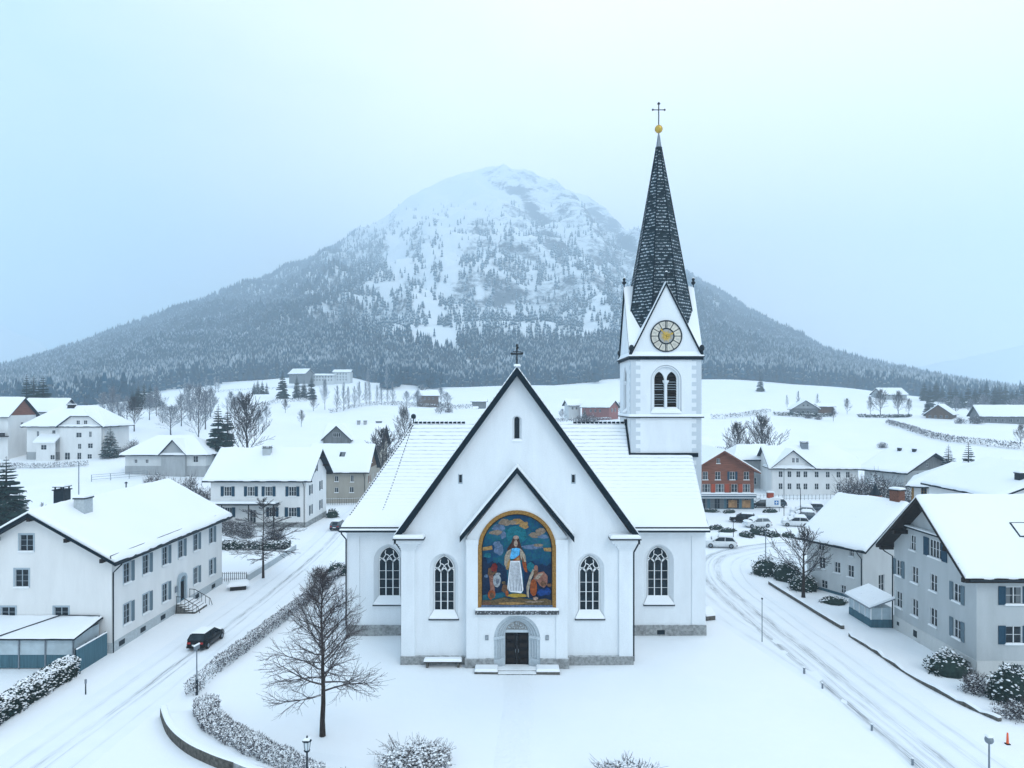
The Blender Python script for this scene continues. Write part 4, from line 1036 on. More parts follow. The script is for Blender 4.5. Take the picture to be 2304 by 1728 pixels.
for x0, x1 in ((-15.5, -HW-.12), (HW+.12, 17.3)):
    tr = MB()
    tr.box(x0, x1, YW-.1, YW, 9.1, 9.35, PW); tr.box(x0-.05, x1, YW-.22, YW, 9.35, 9.6, PW); tr.box(x0-.12, x1, YW-.42, YW, 9.6, 9.83, PW)
    tr.build('cornice', CH)
tf = roof(CH, -15.95, 17.45, 8.1, 9.98, 19.0, Matrix.Translation((0, 14.4, 0)), hl=(5.4, 9.9), th=.42, snow=.16, p=1.16, res=.8, smat='snow_tiles', name='transept_roof', rough=.03, inset=.0)
def edge_pts(n, right=False):
    out = []
    for i in range(n+1):
        t = i/n; z = 9.98+(19-9.98)*t**1.16; x = -15.95+5.4*max(0, (z-9.98))/(19-9.98); out.append(Vector((x, 14.4-8.1*(1-t), z)))
    return out
rt = MB(); e = edge_pts(46)
for a_, b_ in zip(e[6:-1:1], e[7:]): 
    m_ = a_.lerp(b_, .78); rt.tube([a_+Vector((.1, -.1, .05)), a_.lerp(b_, .5)+Vector((.1, -.1, .05))], [.05, .07], 'roof_edge', 5)
rt.build('hip_tiles', CH); rt = MB(); x = -10.4
while x < 11.2: 
    if -5.5 < x < 5.5:
        if rt.v and x < -5: rt.build('ridge_tiles', CH); rt = MB()
    else: rt.tube([(x, 14.4, 19.2), (x+.34, 14.4, 19.2)], [.10, .13], 'roof_edge', 6)
    x += .44
rt.build('ridge_tiles', CH)
sp_ = []
for i in range(91):
    t = .97-.80*i/90; z = 9.98+(19-9.98)*t**1.16; sp_.append((-10.55-2.2*(1-t), 14.4-8.1*(1-t), z+.15+(.05 if i % 3 == 0 else -.05)))
MB().tube(sp_, .045, 'roof_edge', 5).build('lightning_cable', CH)
MB().tube([(-10.5, 14.4, 19.0), (-10.5, 14.4, 19.7)], .06, 'metal_dark', 6).ball((-10.5, 14.4, 19.85), .26, 'metal_dark', 10).build('finial', CH)
for x0, x1 in ((-16.0, -9.9), (10.0, 17.5)):
    gt = MB(); gt.tube([(x0, 6.12, 9.66), (x1, 6.12, 9.66)], .14, 'metal_dark', 8); gt.cap(x0+.02, x1-.02, 6.0, 6.26, 9.72, 9.86, 'snow')
    if x0 < 0: gt.tube([(-16.0, 6.12, 9.66), (-16.05, 7.0, 9.66), (-16.05, 22, 9.66)], .12, 'metal_dark', 8)
    gt.build('gutter', CH)
for x in (5.2, 14.0): pass
MB().tube([(13.6, 11.42, 15.3), (13.9, 11.38, 15.24), (14.9, 11.38, 15.24), (15.2, 11.42, 15.3)], .05, 'metal_dark', 5).build('snow_guard', CH)
# downpipes
for pts in ([(9.85, -.75, 10.3), (9.82, -.6, 9.95), (9.5, -.12, 9.1), (9.5, -.1, 8.8), (9.5, -.1, .25)], [(-9.85, -.75, 10.3), (-9.8, -.5, 9.95), (-9.45, .35, 9.1), (-9.45, .4, 8.8), (-9.45, .4, .3)],
            [(-15.9, 6.15, 9.7), (-15.85, 6.3, 9.35), (-15.55, 6.72, 8.8), (-15.55, 6.72, .9)]):
    MB().tube(pts, .065, 'metal_dark', 8).build('downpipe', CH)
# plinths
p = MB()
for s in (-1, 1):
    x0, x1 = sorted((s*4.15, s*(HW+.16))); p.box(x0, x1, -.28, .02, -.3, .68, 'stone')
    x0, x1 = sorted((s*1.86, s*4.18)); p.box(x0, x1, PF-.2, PF+.02, -.3, .74, 'stone'); x0, x1 = sorted((s*4.003, s*4.18)); p.box(x0, x1, PF+.02, -.282, -.3, .74, 'stone')
    x0, x1 = sorted((s*(HW+.003), s*(HW+.16))); p.box(x0, x1, .02, YW-.2, -.3, .68, 'stone')
p.box(-15.56, -HW-.17, YW-.18, YW-.002, -.3, .92, 'stone'); p.box(-15.56, -15.402, YW, 21.9, -.3, .92, 'stone')
p.box(HW+.17, 17.36, YW-.18, YW-.002, -.3, .92, 'stone'); p.box(17.202, 17.36, YW, 21.9, -.3, .92, 'stone')
for i in range(len(p.v)//8): MB().add(p.v[8*i:8*i+8], [tuple(q_-8*i for q_ in f_) for f_ in p.f[6*i:6*i+6]], 'stone').build('plinth', CH)
MB().box(12.85, 13.55, YW-.2, YW-.17, .1, .5, 'metal_dark').build('vent', CH)
# steps before the door: two snow-covered flanks, trodden middle
for s in (-1, 1):
    st = MB(); x0, x1 = sorted((s*1.5, s*3.35)); st.box(x0, x1, -2.15, -1.02, -.1, .17, 'stone_dark'); st.cap(x0+.02, x1-.02, -2.12, -1.0, .17, .36, 'snow'); st.build('step', CH)
st = MB(); st.box(-1.5, 1.5, -1.75, -1.0, -.1, .14, 'stone'); st.box(-1.5, 1.5, -2.25, -1.75, -.1, .06, 'stone'); st.cap(-1.5, 1.5, -1.72, -1.0, .14, .18, 'churned_snow'); st.cap(-1.5, 1.5, -2.24, -1.755, .06, .11, 'churned_snow'); st.build('step', CH)

# tower
TX, TY0, TY1, THW = 14.88, 12.1, 18.9, 3.5
TX0, TX1 = TX-THW, TX+THW; TYC = (TY0+TY1)/2; TYH = (TY1-TY0)/2
t = MB()
BO = arch(3.05, 4.7, 3.15, 8, 20.3, 0)
FMs = {'f': face_M((TX, TY0, 0), 0), 'r': face_M((TX1, TYC, 0), pi/2), 'b': face_M((TX, TY1, 0), pi), 'l': face_M((TX0, TYC, 0), -pi/2)}
BS = arch(2.1, 4.7, 3.35, 8, 20.3, 0)
for fc, hw in (('f', THW), ('b', THW), ('l', TYH), ('r', TYH)):
    wall_face(t, rect(-hw, hw, -.5, 25.75), [(BO if fc in 'fb' else BS, None, .3)], FMs[fc], PW)
for i, hh in ((0, 1), (1, -1)): pass
t.build('tower_wall', CH)
for fc in 'flrb':
    wd = 3.05 if fc in 'fb' else 2.1; M_ = FMs[fc]; bw = MB()
    lx = (.62, .98) if fc in 'fb' else (.48, .66)
    lan = [arch(lx[1], 3.6, 2.85, 6, 20.75, s*lx[0]) for s in (-1, 1)]
    st0 = len(bw.v)
    Mi = Matrix.Translation((0, .3, 0))
    wall_face(bw, BO if fc in 'fb' else BS, [(q, None, .3) for q in lan], Mi, PW)
    for s in (-1, 1):
        x = s*(wd/2-.14); bw.tube([(x, .12, 20.3), (x, .12, 23.4)], .075, PW, 6)
    ar = [(q[0]*.93, .12, 20.3+(q[1]-20.3)*.975) for q in (BO if fc in 'fb' else BS)[1:-1]]; bw.tube(ar, .07, PW, 6)
    bw.tube([(0, .2, 20.75), (0, .2, 23.1)], .15, PW, 8); bw.lathe([(.15, 0), (.2, .08), (.32, .3), (.33, .42)], (0, .2, 23.05), PW, 8)
    bw.xform(M_); bo = bw.build('belfry_window', CH)
    lo = MB()
    for s in (-1, 1):
        lo.extrude_y(lan[0] if s < 0 else lan[1], .585, .62, 'door_dark')
        for k in range(13):
            z = 20.8+k*.25; ww = lx[1]*.49 if z < 23.6 else lx[1]*.49*max(.1, 1-(z-23.6)/.75)
            lo.add([(s*lx[0]-ww, .34, z), (s*lx[0]+ww, .34, z), (s*lx[0]+ww, .56, z+.2), (s*lx[0]-ww, .56, z+.2), (s*lx[0]-ww, .34, z+.025), (s*lx[0]+ww, .34, z+.025), (s*lx[0]+ww, .56, z+.225), (s*lx[0]-ww, .56, z+.225)], [(0,1,2,3), (4,7,6,5), (0,4,5,1)], 'wood_dark')
            if k < 11: lo.box(s*lx[0]-ww, s*lx[0]+ww, .33, .36, z-.012, z+.03, 'trim_blue' if R.random() < .6 else 'wood_dark')
    lo.xform(M_).build('louvres', bo)
    sl_ = MB(); b_ = wd/2; sl_.add([(-b_, -.1, 20.22), (b_, -.1, 20.22), (b_*.72, .32, 20.76), (-b_*.72, .32, 20.76), (-b_, -.1, 20.34), (b_, -.1, 20.34), (b_*.72, .32, 20.82), (-b_*.72, .32, 20.82)], [(4,5,6,7), (0,1,5,4), (1,2,6,5), (3,0,4,7)], 'snow'); sl_.xform(M_).build('sill', bo)
# string courses
def band(name, z0, z1, pr, snow=.14):
    b_ = MB(); b_.box(TX0-pr, TX1+pr, TY0-pr, TY1+pr, z0, z1, 'metal_dark'); b_.cap(TX0-pr+.02, TX1+pr-.02, TY0-pr+.02, TY1+pr-.02, z1, z1+snow+.12, 'snow', r=pr*.7); b_.build(name, CH)
band('string_course', 19.75, 19.86, .22); band('string_course', 25.74, 25.86, .26)
# painted quoins
QB = {-1: MB(), 1: MB()}; z = 11.0; k = 0
while z < 25.5:
    if 1:
        ww = .95 if k % 2 else .5; h_ = .40 if k % 2 else .42; z1 = min(z+h_, 25.6)
        for s in (-1, 1):
            q = QB[s]; x0, x1 = sorted((TX+s*(THW+.012), TX+s*(THW-ww))); q.box(x0, x1, TY0-.012, TY0+.02, z, z1, 'plaster_quoin')
            x0, x1 = sorted((TX+s*(THW+.013), TX+s*(THW-.02))); q.box(x0, x1, TY0+.021, TY0+ww*.75, z, z1, 'plaster_quoin')
        z = z1; k += 1
for s in (-1, 1): QB[s].build('quoins', CH)
# clock gables, all four sides
g = MB(); GZ, GA = 25.9, 33.0
for fc, hw in (('f', THW), ('b', THW), ('l', TYH), ('r', TYH)):
    wall_face(g, [(-hw, GZ), (0, GA), (hw, GZ)], [], FMs[fc] , PW)
g.build('gable_wall', CH)
MT = Matrix.Translation((TX, TYC, 0))
roof(CH, -TYH-.16, TYH+.16, THW+.18, GZ-.05, GA+.25, MT @ RY, th=.34, snow=.10, res=.5, name='gable_roof', rough=.02, smat='snow_roof')
roof(CH, -THW-.16, THW+.16, TYH+.18, GZ-.05, GA+.25, MT, th=.34, snow=.10, res=.5, name='gable_roof', rough=.02, smat='snow_roof')
for x, y in ((0, -TYH-.1), (0, TYH+.1), (-THW-.1, 0), (THW+.1, 0)):
    MB().lathe([(.05, 0), (.05, .25), (.16, .35), (.24, .5), (.16, .62), (.08, .66), (.14, .74), (.17, .85), (.1, .97), (.01, 1.0)], (TX+x, TYC+y, GA+.25), 'metal_dark', 8).cap(TX+x-.1, TX+x+.1, TYC+y-.1, TYC+y+.1, GA+1.2, GA+1.32, 'snow').build('finial', CH)
for sx in (-1, 1):
    for sy in (-1, 1):
        MB().tube([(TX+sx*(THW+.1), TYC+sy*(TYH+.1), GZ+.15), (TX+sx*(THW+.0), TYC+sy*(TYH+.25), GZ+.5)], .1, 'metal_dark', 6).ball((TX+sx*(THW-.02), TYC+sy*(TYH+.28), GZ+.75), .26, 'metal_dark', 8, 1.3).build('finial', CH)
# spire
sp = MB(); ZB, ZT = 28.0, 47.7; KA = .168; AP = 49.3
nr = 16
for k in range(8):
    c = -pi/2+k*pi/4; vs = []; uvs = []
    for j in range(nr+1):
        z = ZB+(ZT-ZB)*j/nr; ap = min(3.22, (AP-z)*KA); hw = ap*math.tan(pi/8)
        for s in (-1, 1):
            vs.append((TX+ap*cos(c)-s*hw*sin(c), TYC+ap*sin(c)+s*hw*cos(c), z)); uvs.append((s*hw+k*3.1, (z-ZB)*1.014+k*.37))
    sp.add(vs, [(2*j, 2*j+1, 2*j+3, 2*j+2) for j in range(nr)], 'slate_spire', uvs)
sp.build('spire', CH)
ed = MB()
for k in range(8):
    c = -pi/2+pi/8+k*pi/4; pt = []
    for j in range(9):
        z = ZB+(ZT-ZB)*j/8; ap = min(3.22, (AP-z)*KA)/cos(pi/8); pt.append((TX+ap*cos(c), TYC+ap*sin(c), z))
    ed.tube(pt, .06, 'roof_edge', 5)
ed.lathe([(.31, 0), (.30, .15), (.12, 1.4), (.05, 1.75), (.05, 2.0)], (TX, TYC, ZT-.05), 'metal_grey', 8)
ed.lathe([(.36, -.12), (.36, .12)], (TX, TYC, ZT), 'metal_dark', 8)
ed.build('spire_cap', CH)
MB().ball((TX, TYC, 49.75), .42, 'gold', 14).build('spire_ball', CH)
c = MB(); c.tube([(TX, TYC, 50.1), (TX, TYC, 52.4)], .06, 'iron', 6); c.tube([(TX-.62, TYC, 51.75), (TX+.62, TYC, 51.75)], .05, 'iron', 6)
for x, z in ((-.62, 51.75), (.62, 51.75), (0, 52.45)):
    c.ball((TX+x, TYC, z), .11, 'iron', 6)
    for a_, b_ in ((.1, .1), (-.1, .1)): c.ball((TX+x+(a_ if z > 52 else 0), TYC, z+(b_*.5 if z < 52 else -.08)), .07, 'iron', 6)
c.build('spire_cross', CH)
c = MB(); c.tube([(0, -.5, 24.1), (0, -.5, 25.85)], .07, 'iron', 6); c.tube([(-.42, -.5, 25.2), (.42, -.5, 25.2)], .07, 'iron', 6); c.tube([(-.33, -.5, 25.38), (.3, -.5, 25.38)], .03, 'iron', 5)
for x, z in ((-.42, 25.22), (.42, 25.25), (0, 25.62), (0, 25.9), (.06, 25.7)): c.ball((x, -.5, z), .1, 'iron', 7)
for x in (-.33, -.16, .16, .3): c.tube([(x, -.5, 25.2), (x, -.5, 25.38)], .025, 'iron', 4)
c.cap(-.25, .3, -.75, -.2, 24.2, 24.38, 'snow')
c.build('gable_cross', CH)
# clock on the front gable
def ring(mb, r0, r1, y, th, mat, n=48):
    vs = []; 
    for r, yy_ in ((r0, y), (r1, y), (r1, y+th), (r0, y+th)):
        vs += [(TX+r*cos(2*pi*k/n), yy_, CZ+r*sin(2*pi*k/n)) for k in range(n)]
    fs = []
    for a_ in range(4):
        for k in range(n): fs.append((a_*n+k, a_*n+(k+1) % n, ((a_+1) % 4)*n+(k+1) % n, ((a_+1) % 4)*n+k))
    mb.add(vs, fs, mat)
mat_plain('clock_cream', (.66, .62, .53), .6, .12, 2, .05); mat_plain('clock_gold', (.50, .34, .08), .45, .5, 3, .1); mat_plain('clock_grey', (.34, .34, .33), .6, .1, 3, 0)
CZ = 27.85; CR = 1.58; cy = TY0-.06
cl = MB(); n = 48
cl.add([(TX+CR*.98*cos(2*pi*k/n), cy, CZ+CR*.98*sin(2*pi*k/n)) for k in range(n)]+[(TX, cy, CZ)], [(k, (k+1) % n, n) for k in range(n)], 'clock_cream')
ring(cl, CR*.93, CR, cy-.07, .14, 'metal_dark'); ring(cl, CR*.44, CR*.52, cy-.04, .05, 'metal_dark')
cl.add([(TX+CR*.45*cos(2*pi*k/n), cy-.015, CZ+CR*.45*sin(2*pi*k/n)) for k in range(n)]+[(TX, cy-.015, CZ)], [(k, (k+1) % n, n) for k in range(n)], 'clock_grey')
for k in range(16):
    a_ = 2*pi*k/16; b_ = .10; l_ = CR*(.43 if k % 2 else .36)
    cl.add([(TX+.34*cos(a_-b_*1.7), cy-.03, CZ+.34*sin(a_-b_*1.7)), (TX+l_*cos(a_), cy-.03, CZ+l_*sin(a_)), (TX+.34*cos(a_+b_*1.7), cy-.03, CZ+.34*sin(a_+b_*1.7)), (TX, cy-.03, CZ)], [(0, 1, 2, 3)], 'clock_gold')
NUM = ['XII', 'I', 'II', 'III', 'IIII', 'V', 'VI', 'VII', 'VIII', 'IX', 'X', 'XI']
for h_ in range(12):
    a_ = pi/2-2*pi*h_/12; ca_, sa_ = cos(a_), sin(a_)
    def pt(r, t_): return (TX+r*ca_-t_*sa_, CZ+r*sa_+t_*ca_)
    def stroke(r0, t0, r1, t1, wd, mat='metal_dark'):
        dr_, dt = r1-r0, t1-t0; l_ = sqrt(dr_*dr_+dt*dt); ur, ut = -dt/l_*wd/2, dr_/l_*wd/2
        P4 = [pt(r0+ur, t0+ut), pt(r1+ur, t1+ut), pt(r1-ur, t1-ut), pt(r0-ur, t0-ut)]
        cl.add([(x_, cy-.035, z_) for x_, z_ in P4], [(0, 1, 2, 3)], mat)
    for off in ((-.07, .07) if h_ % 6 == 0 else (0,)): stroke(CR*.52, off, CR*.94, off, .075)
    a_ -= pi/12; ca_, sa_ = cos(a_), sin(a_)
    s_ = NUM[h_]; wtot = sum({'I': .07, 'V': .16, 'X': .16}[c_] for c_ in s_); x_ = wtot/2
    for c_ in s_:
        cw = {'I': .07, 'V': .16, 'X': .16}[c_]; r0, r1 = CR*.62, CR*.84
        if c_ == 'I': stroke(r0, x_-cw/2, r1, x_-cw/2, .022, 'clock_grey')
        elif c_ == 'V': stroke(r1, x_-.02, r0, x_-cw/2, .022, 'clock_grey'); stroke(r1, x_-cw+.02, r0, x_-cw/2, .022, 'clock_grey')
        else: stroke(r1, x_-.02, r0, x_-cw+.02, .022, 'clock_grey'); stroke(r1, x_-cw+.02, r0, x_-.02, .022, 'clock_grey')
        x_ -= cw
ck = cl.build('clock', CH)
for an, ln, wd in ((radians(128), CR*.62, .10), (radians(24), CR*.50, .13)):
    h_ = MB(); ca_, sa_ = cos(an), sin(an)
    P = [(-.25, wd*.5), (ln*.6, wd*.4), (ln*.78, wd*.9), (ln, 0), (ln*.78, -wd*.9), (ln*.6, -wd*.4), (-.25, -wd*.5)]
    h_.extrude_y([(TX+r*ca_-t_*sa_, CZ+r*sa_+t_*ca_) for r, t_ in P], cy-.085, cy-.065, 'gold'); h_.build('clock_hand', ck)
# lead flashing where the roof meets the tower
f = MB()
def trz(y): return 9.98+(19-9.98)*(1-(14.4-y)/8.1)**1.16
ys = [TY0-.15+i*(14.4-TY0+.15)/8 for i in range(9)]
f.tube([(TX0-.12, y, trz(y)+.16) for y in ys], .13, 'roof_edge', 4); f.box(TX0-.25, TX0+.05, 14.2, 14.7, 18.9, 19.55, 'roof_edge')
f.box(TX0-.1, TX1-.35, TY0-.16, TY0-.013, trz(TY0-.2)+.02, trz(TY0-.2)+.42, 'roof_edge')
f.build('flashing', CH)
# ------------------------------------------------------------------ village houses
def roof_z(h, y): return h['ridge'] - h['slope']*abs(y) + .02
def chim(h, x, y, w, d, up, **kw): return chimney(h['roof'], x, y, roof_z(h, y)-.35, w, d, up+.35, **kw)
def to_local(h, X, Y):
    o = h['root']; c, s = cos(-o.rotation_euler.z), sin(-o.rotation_euler.z); dx, dy = X-o.location.x, Y-o.location.y
    return dx*c-dy*s, dx*s+dy*c
def eave_gutter(h, side=-1, pipes=(), ext=.0, r=.075):
    o = h['root']; y = side*(h['W']/2+.78); z = h['ze']-.14
    xs = h['L']/2+.8+ext
    g = MB(); g.tube([(-xs, y*1.0+side*.1, z), (xs, y+side*.1, z)], r, 'metal_dark', 8); g.build('gutter', o)
    for px_ in pipes:
        yw = side*(h['W']/2+.07); MB().tube([(px_, y+side*.06, z-.05), (px_, y, z-.25), (px_, yw, z-.95), (px_, yw, -.2)], .055, 'metal_dark', 8).build('downpipe', o)
def skylight(h, x, y, w, l, side=-1, snowy=False):
    zr_ = roof_z(h, y); sl_ = h['slope']; mb = MB(); a = math.atan(sl_)
    mb.box(-w/2, w/2, -l/2, l/2, .05, .34, 'metal_dark'); mb.box(-w/2+.1, w/2-.1, -l/2+.1, l/2-.1, .34, .37, 'snow' if snowy else 'glass')
    mb.xform(Matrix.Translation((x, y, zr_)) @ Matrix.Rotation(a if side < 0 else -a, 4, 'X')); mb.build('skylight', h['roof'])
def cross_gable(h, u, half, yf, eave, ridge, wall, wins=(), side='f', clip=None, ov=.5, gm=None, snow=.22, win=None, yback=0.0, base=0.0):
    """a gabled bay breaking the front eave (faces local -y)"""
    o = h['root']; M = face_M((u, yf, 0), 0); mb = MB()
    top = ridge-.03; poly = [(-half, base-.5), (-half, eave), (0, top), (half, eave), (half, base-.5)]
    if clip: k = half*(1-(clip-eave)/(ridge-eave)); poly = [(-half, base-.5), (-half, eave), (-k, clip), (k, clip), (half, eave), (half, base-.5)]
    wall_face(mb, poly, [(rect(w[0]-w[2]/2, w[0]+w[2]/2, w[1], w[1]+w[3]), None, None) for w in wins], M, wall)
    for s in (-1, 1): mb.add([(u+s*half, yf, base-.5), (u+s*half, yback, base-.5), (u+s*half, yback, eave), (u+s*half, yf, eave)], [(0, 1, 2, 3)], wall)
    mb.build('bay_wall', o)
    sl_ = (ridge-eave)/half
    hl = None if not clip else ((clip and (ridge-clip)*.9), clip)
    roof(o, yf-.6, yback, half+ov, eave-sl_*ov*.85, ridge+.03, Matrix.Translation((u, 0, 0)) @ RY, hl=hl, th=.2, snow=snow, res=.8, name='bay_roof')
    for w in wins: window(o, M, *w[:4], **(win or {}))

# --- near house on the left
W1 = dict(trim='trim_blue', rows=3, frame='trim_blue')
us = (-8.7, -5.6, -2.1, 1.1, 4.4, 8.2)
wf = [(u, 5.35, 1.05, 1.75, dict(shut='shutter_grey', sides=(1,))) for u in us] + [(u, 1.75, 1.05, 1.75, dict(shut='shutter_grey', sides=(1,))) for i, u in enumerate(us) if i != 3] 
wl_ = [(-.75, 8.65, 1.15, 1.4, {}), (-1.15, 5.6, 1.15, 1.5, {}), (-4.9, 5.6, 1.15, 1.5, {}), (-2.3, 2.55, 1.2, 1.35, {}), (2.2, 2.55, 1.2, 1.35, {}), (-5.3, 2.55, 1.2, 1.35, {})]
H1 = house('village_house', 'large white house with two chimneys and grey-blue shutters, nearest on the left street', (-40.5, 69, 0), pi/2, 22, 13, 8.3, 12.0, ove=.85, ovg=.95, wins={'f': wf, 'l': wl_}, win=W1, snow=.3, res=.6, th=.32, plinth=.85, pmat='stone_grey', group='houses of the village')
o1 = H1['root']
chim(H1, 62.2-69, -1.45, 1.25, .95, 1.35, mat='stone_grey', kind=1); chim(H1, 64.8-69, 2.2, 1.05, .95, 2.2, mat='metal_dark', cap='metal_dark', kind=0)
MB().tube([(3, .2, 12.0), (3, .2, 12.75)], .07, 'metal_dark', 6).lathe([(.16, 0), (.16, .05), (.02, .18)], (3, .2, 12.75), 'metal_dark', 8).build('vent_pipe', H1['roof'])
eave_gutter(H1, -1, (-10.9,), .1)
sg = MB(); sg.tube([(-11.9, -6.95, 8.25), (11.9, -6.95, 8.25)], .035, 'metal_dark', 5); sg.tube([(-11.9, -6.9, 8.42), (11.9, -6.9, 8.42)], .035, 'metal_dark', 5)
for k in range(19): sg.tube([(-11.9+k*1.322, -6.97, 8.1), (-11.9+k*1.322, -6.9, 8.44)], .03, 'metal_dark', 4)
sg.build('snow_guard', H1['roof'])
for y in (-6.1, -3.1, 0, 3.1, 6.1): MB().box(-11.9, -10.9, y-.13, y+.13, roof_z(H1, y)-.72, roof_z(H1, y)-.40, 'wood_dark').build('rafter_end', H1['roof'])
for u in (-9.6, -6.2, -2.6, 4.6, 8.6): MB().box(u-.42, u+.42, -6.585, -6.55, .2, .62, 'metal_dark').build('cellar_vent', o1)
d1 = MB(); d1.box(.55, 1.65, -6.56, -6.5, .9, 3.05, 'paint_blue'); d1.box(.65, 1.07, -6.6, -6.56, 1.1, 2.9, 'door_dark'); d1.box(1.13, 1.55, -6.6, -6.56, 1.1, 2.9, 'door_dark'); d1.build('door', o1)
fr = MB(); fr.box(.25, .53, -6.75, -6.5, .86, 3.05, 'trim_blue'); fr.box(1.67, 1.95, -6.75, -6.5, .86, 3.05, 'trim_blue')
ar = arch(1.7, 3.75, 3.05, 6, 0, 1.1); ai = arch(1.12, 3.45, 3.05, 6, 0, 1.1)
fr.extrude_y([q for q in ar[1:-1]]+[q for q in reversed(ai[1:-1])], -6.78, -6.5, 'trim_blue'); fr.extrude_y([q for q in ai[1:-1]], -6.6, -6.5, 'glass'); fr.build('door_surround', o1)
st = MB()
for k in range(5): st.box(.0-.06*k, 2.2+.06*k, -7.3-.32*k, -6.6, -.1, .86-.17*k-.002*k, 'stone_dark'); st.cap(.03-.06*k, 2.17+.06*k, -7.28-.32*k, -6.62-.30*k, .862-.17*k, .96-.17*k, 'snow')
st.build('step', o1)
rl = MB()
for x in (-.35, 2.5): rl.tube([(x, -6.7, 1.75), (x, -7.3, 1.7), (x, -8.9, .75), (x, -9.1, .1)], .035, 'iron', 6); [rl.tube([(x, y_, .1), (x, y_, 1.72-(max(0, -7.3-y_))*.6)], .025, 'iron', 5) for y_ in (-6.75, -7.2, -7.6, -8.0, -8.4, -8.8)]
rl.build('railing', o1)
MB().box(-.25, .15, -6.62, -6.56, 2.1, 2.7, 'metal_grey').build('letter_box', o1)

# --- white house with the dark blue shutters
W2 = dict(shut='shutter_blue', cols=3, rows=2)
w2f = [(u, 5.35, 1.25, 1.6, {}) for u in (-5.2, -1.25, 1.75, 5.8)] + [(-5.1, 1.85, 1.25, 1.55, {}), (2.4, 1.85, 1.1, 1.55, {}), (5.8, 1.85, 1.4, 1.55, {}), (-.95, .5, 1.1, 2.5, dict(shut=None, cols=2))]
w2r = [(u, z, 1.0, 1.6, dict(cols=2)) for u in (-3.6, 2.6) for z in (1.8, 5.3)] + [(-.4, 8.9, .9, 1.4, dict(cols=2))]
H2 = house('village_house', 'white house with dark blue shutters and long canopy behind the slender garden tree', (-43.1, 122.3, 0), 0, 16.2, 12.6, 8.55, 12.9, ove=.9, ovg=1.1, wins={'f': w2f, 'r': w2r}, win=W2, snow=.28, th=.26, plinth=.9, pmat='stone', res=.8, group='houses of the village')
chim(H2, -.2, -1.5, 1.35, 1.0, 1.3, mat='plaster_grey', kind=0); eave_gutter(H2, -1, (7.8,), .2)
cn = MB(); cn.box(-10.4, 3.6, -8.3, -6.32, 4.05, 4.3, 'roof_edge'); cn.cap(-10.35, 3.5, -8.25, -6.32, 4.3, 4.62, 'snow'); 
for x in (-10, -5.5, -1, 3.2): cn.box(x-.08, x+.08, -8.1, -7.94, -.3, 4.05, 'wood_dark')
cn.build('canopy', H2['root'])
for y in (-6.6, -4, -1.5, 1.5, 4, 6.6): MB().box(8.1, 9.2, y-.1, y+.1, roof_z(H2, y)-.62, roof_z(H2, y)-.36, 'wood_dark').build('rafter_end', H2['roof'])

# --- beige house behind it, and the one with the gabled dormer
H4 = house('village_house', 'beige house with timber gable and roof window, just left of the church roof', (-38.4, 155, 0), 0, 13, 12, 6.6, 11.6, wall='plaster_beige', ove=.8, ovg=.9, gable=(6.6, 'timber_brown'),
           wins={'f': [(.1, 4.0, .8, 1.2), (3.5, 3.9, .7, 1.5), (.1, 1.6, .8, 1.1), (3.4, 1.6, .9, 1.2), (-4, 4, .8, 1.2)], 'r': [(-2.5, 3.4, 1, 1.5, dict(shut='shutter_brown')), (2, 3.4, 1, 1.5), (0, 7.6, 1.2, 1.3)]}, snow=.28, res=1, group='houses of the village')
skylight(H4, .6, -2.6, 1.2, 1.4); eave_gutter(H4, -1, (-6.2, 6.2))
H5 = house('village_house', 'house with timber-framed attic gable and two small chimneys, highest roof left of the church', (-43.4, 190, ground(-43, 186)), 0, 15, 13, 7.2, 12.2, wall='plaster_beige', gable=(7.2, 'timber_brown'), snow=.28, res=1.2, group='houses of the village')
cross_gable(H5, -3.6, 3.6, -7.0, 8.6, 12.0, 'timber_grey', [(0, 9.0, 2.0, 1.1)], win=dict(cols=4, sill=False))
for x in (0.8, 2.6): chim(H5, x, -.3, .8, .7, 1.1, mat='plaster_midgrey', kind=1)
chim(H5, 6.2, .8, 1.6, .8, 1.3, mat='metal_grey', kind=1)

# --- houses at the left edge, further up the slope
W3 = dict(cols=2, rows=2, sill=False)
zL2 = ground(-121, 182)
L2 = house('village_house', 'tall white house with hipped roof, clipped gable and low annex on the left slope', (-121, 191, zL2), 0, 21, 12, 10.0, 14.6, wall='plaster_white', ove=1.1, ovg=1.1, hl=(5.5, 10), hr=(5.5, 10),
           wins={'f': [(-3.2, 6.6, .9, 1.6), (-7.5, 6.5, .6, 1.5), (-4.0, .6, 1.1, 1.2), (-.6, .6, 1.3, 1.2), (-8.2, .5, .9, 1.4)]}, win=W3, snow=.3, th=.26, res=.9, plinth=2.3, pmat='plaster_midgrey', group='houses of the village')
cross_gable(L2, 4.6, 5.6, -6.8, 9.7, 14.0, 'plaster_white', [(-.7, 9.7, .95, 1.2), (1.3, 9.7, .95, 1.2), (-.5, 6.3, 1.5, 1.3), (2.6, 6.4, .7, 1.5), (-.3, 3.2, .9, 1.4), (2.6, 3.4, 1.3, 1.3), (-3.6, .3, 1.4, 1.9), (2.4, .5, 1.2, 1.3), (-.4, .2, 1.1, 2.0)], clip=12.1, win=W3, ov=.9)
an = MB(); wall_face(an, rect(-6.2, 1.2-2.2, -.5, 5.0), [(rect(-4.9, -3.4, 3.1, 4.4), None, None), (rect(-2.4, -1.2, .5, 1.7), None, None)], face_M((0, -8.6, 0), 0), 'plaster_white'); an.add([(-6.2, -8.6, -.5), (-6.2, -6, -.5), (-6.2, -6, 6.6), (-6.2, -8.6, 5)], [(0, 1, 2, 3)], 'plaster_white')
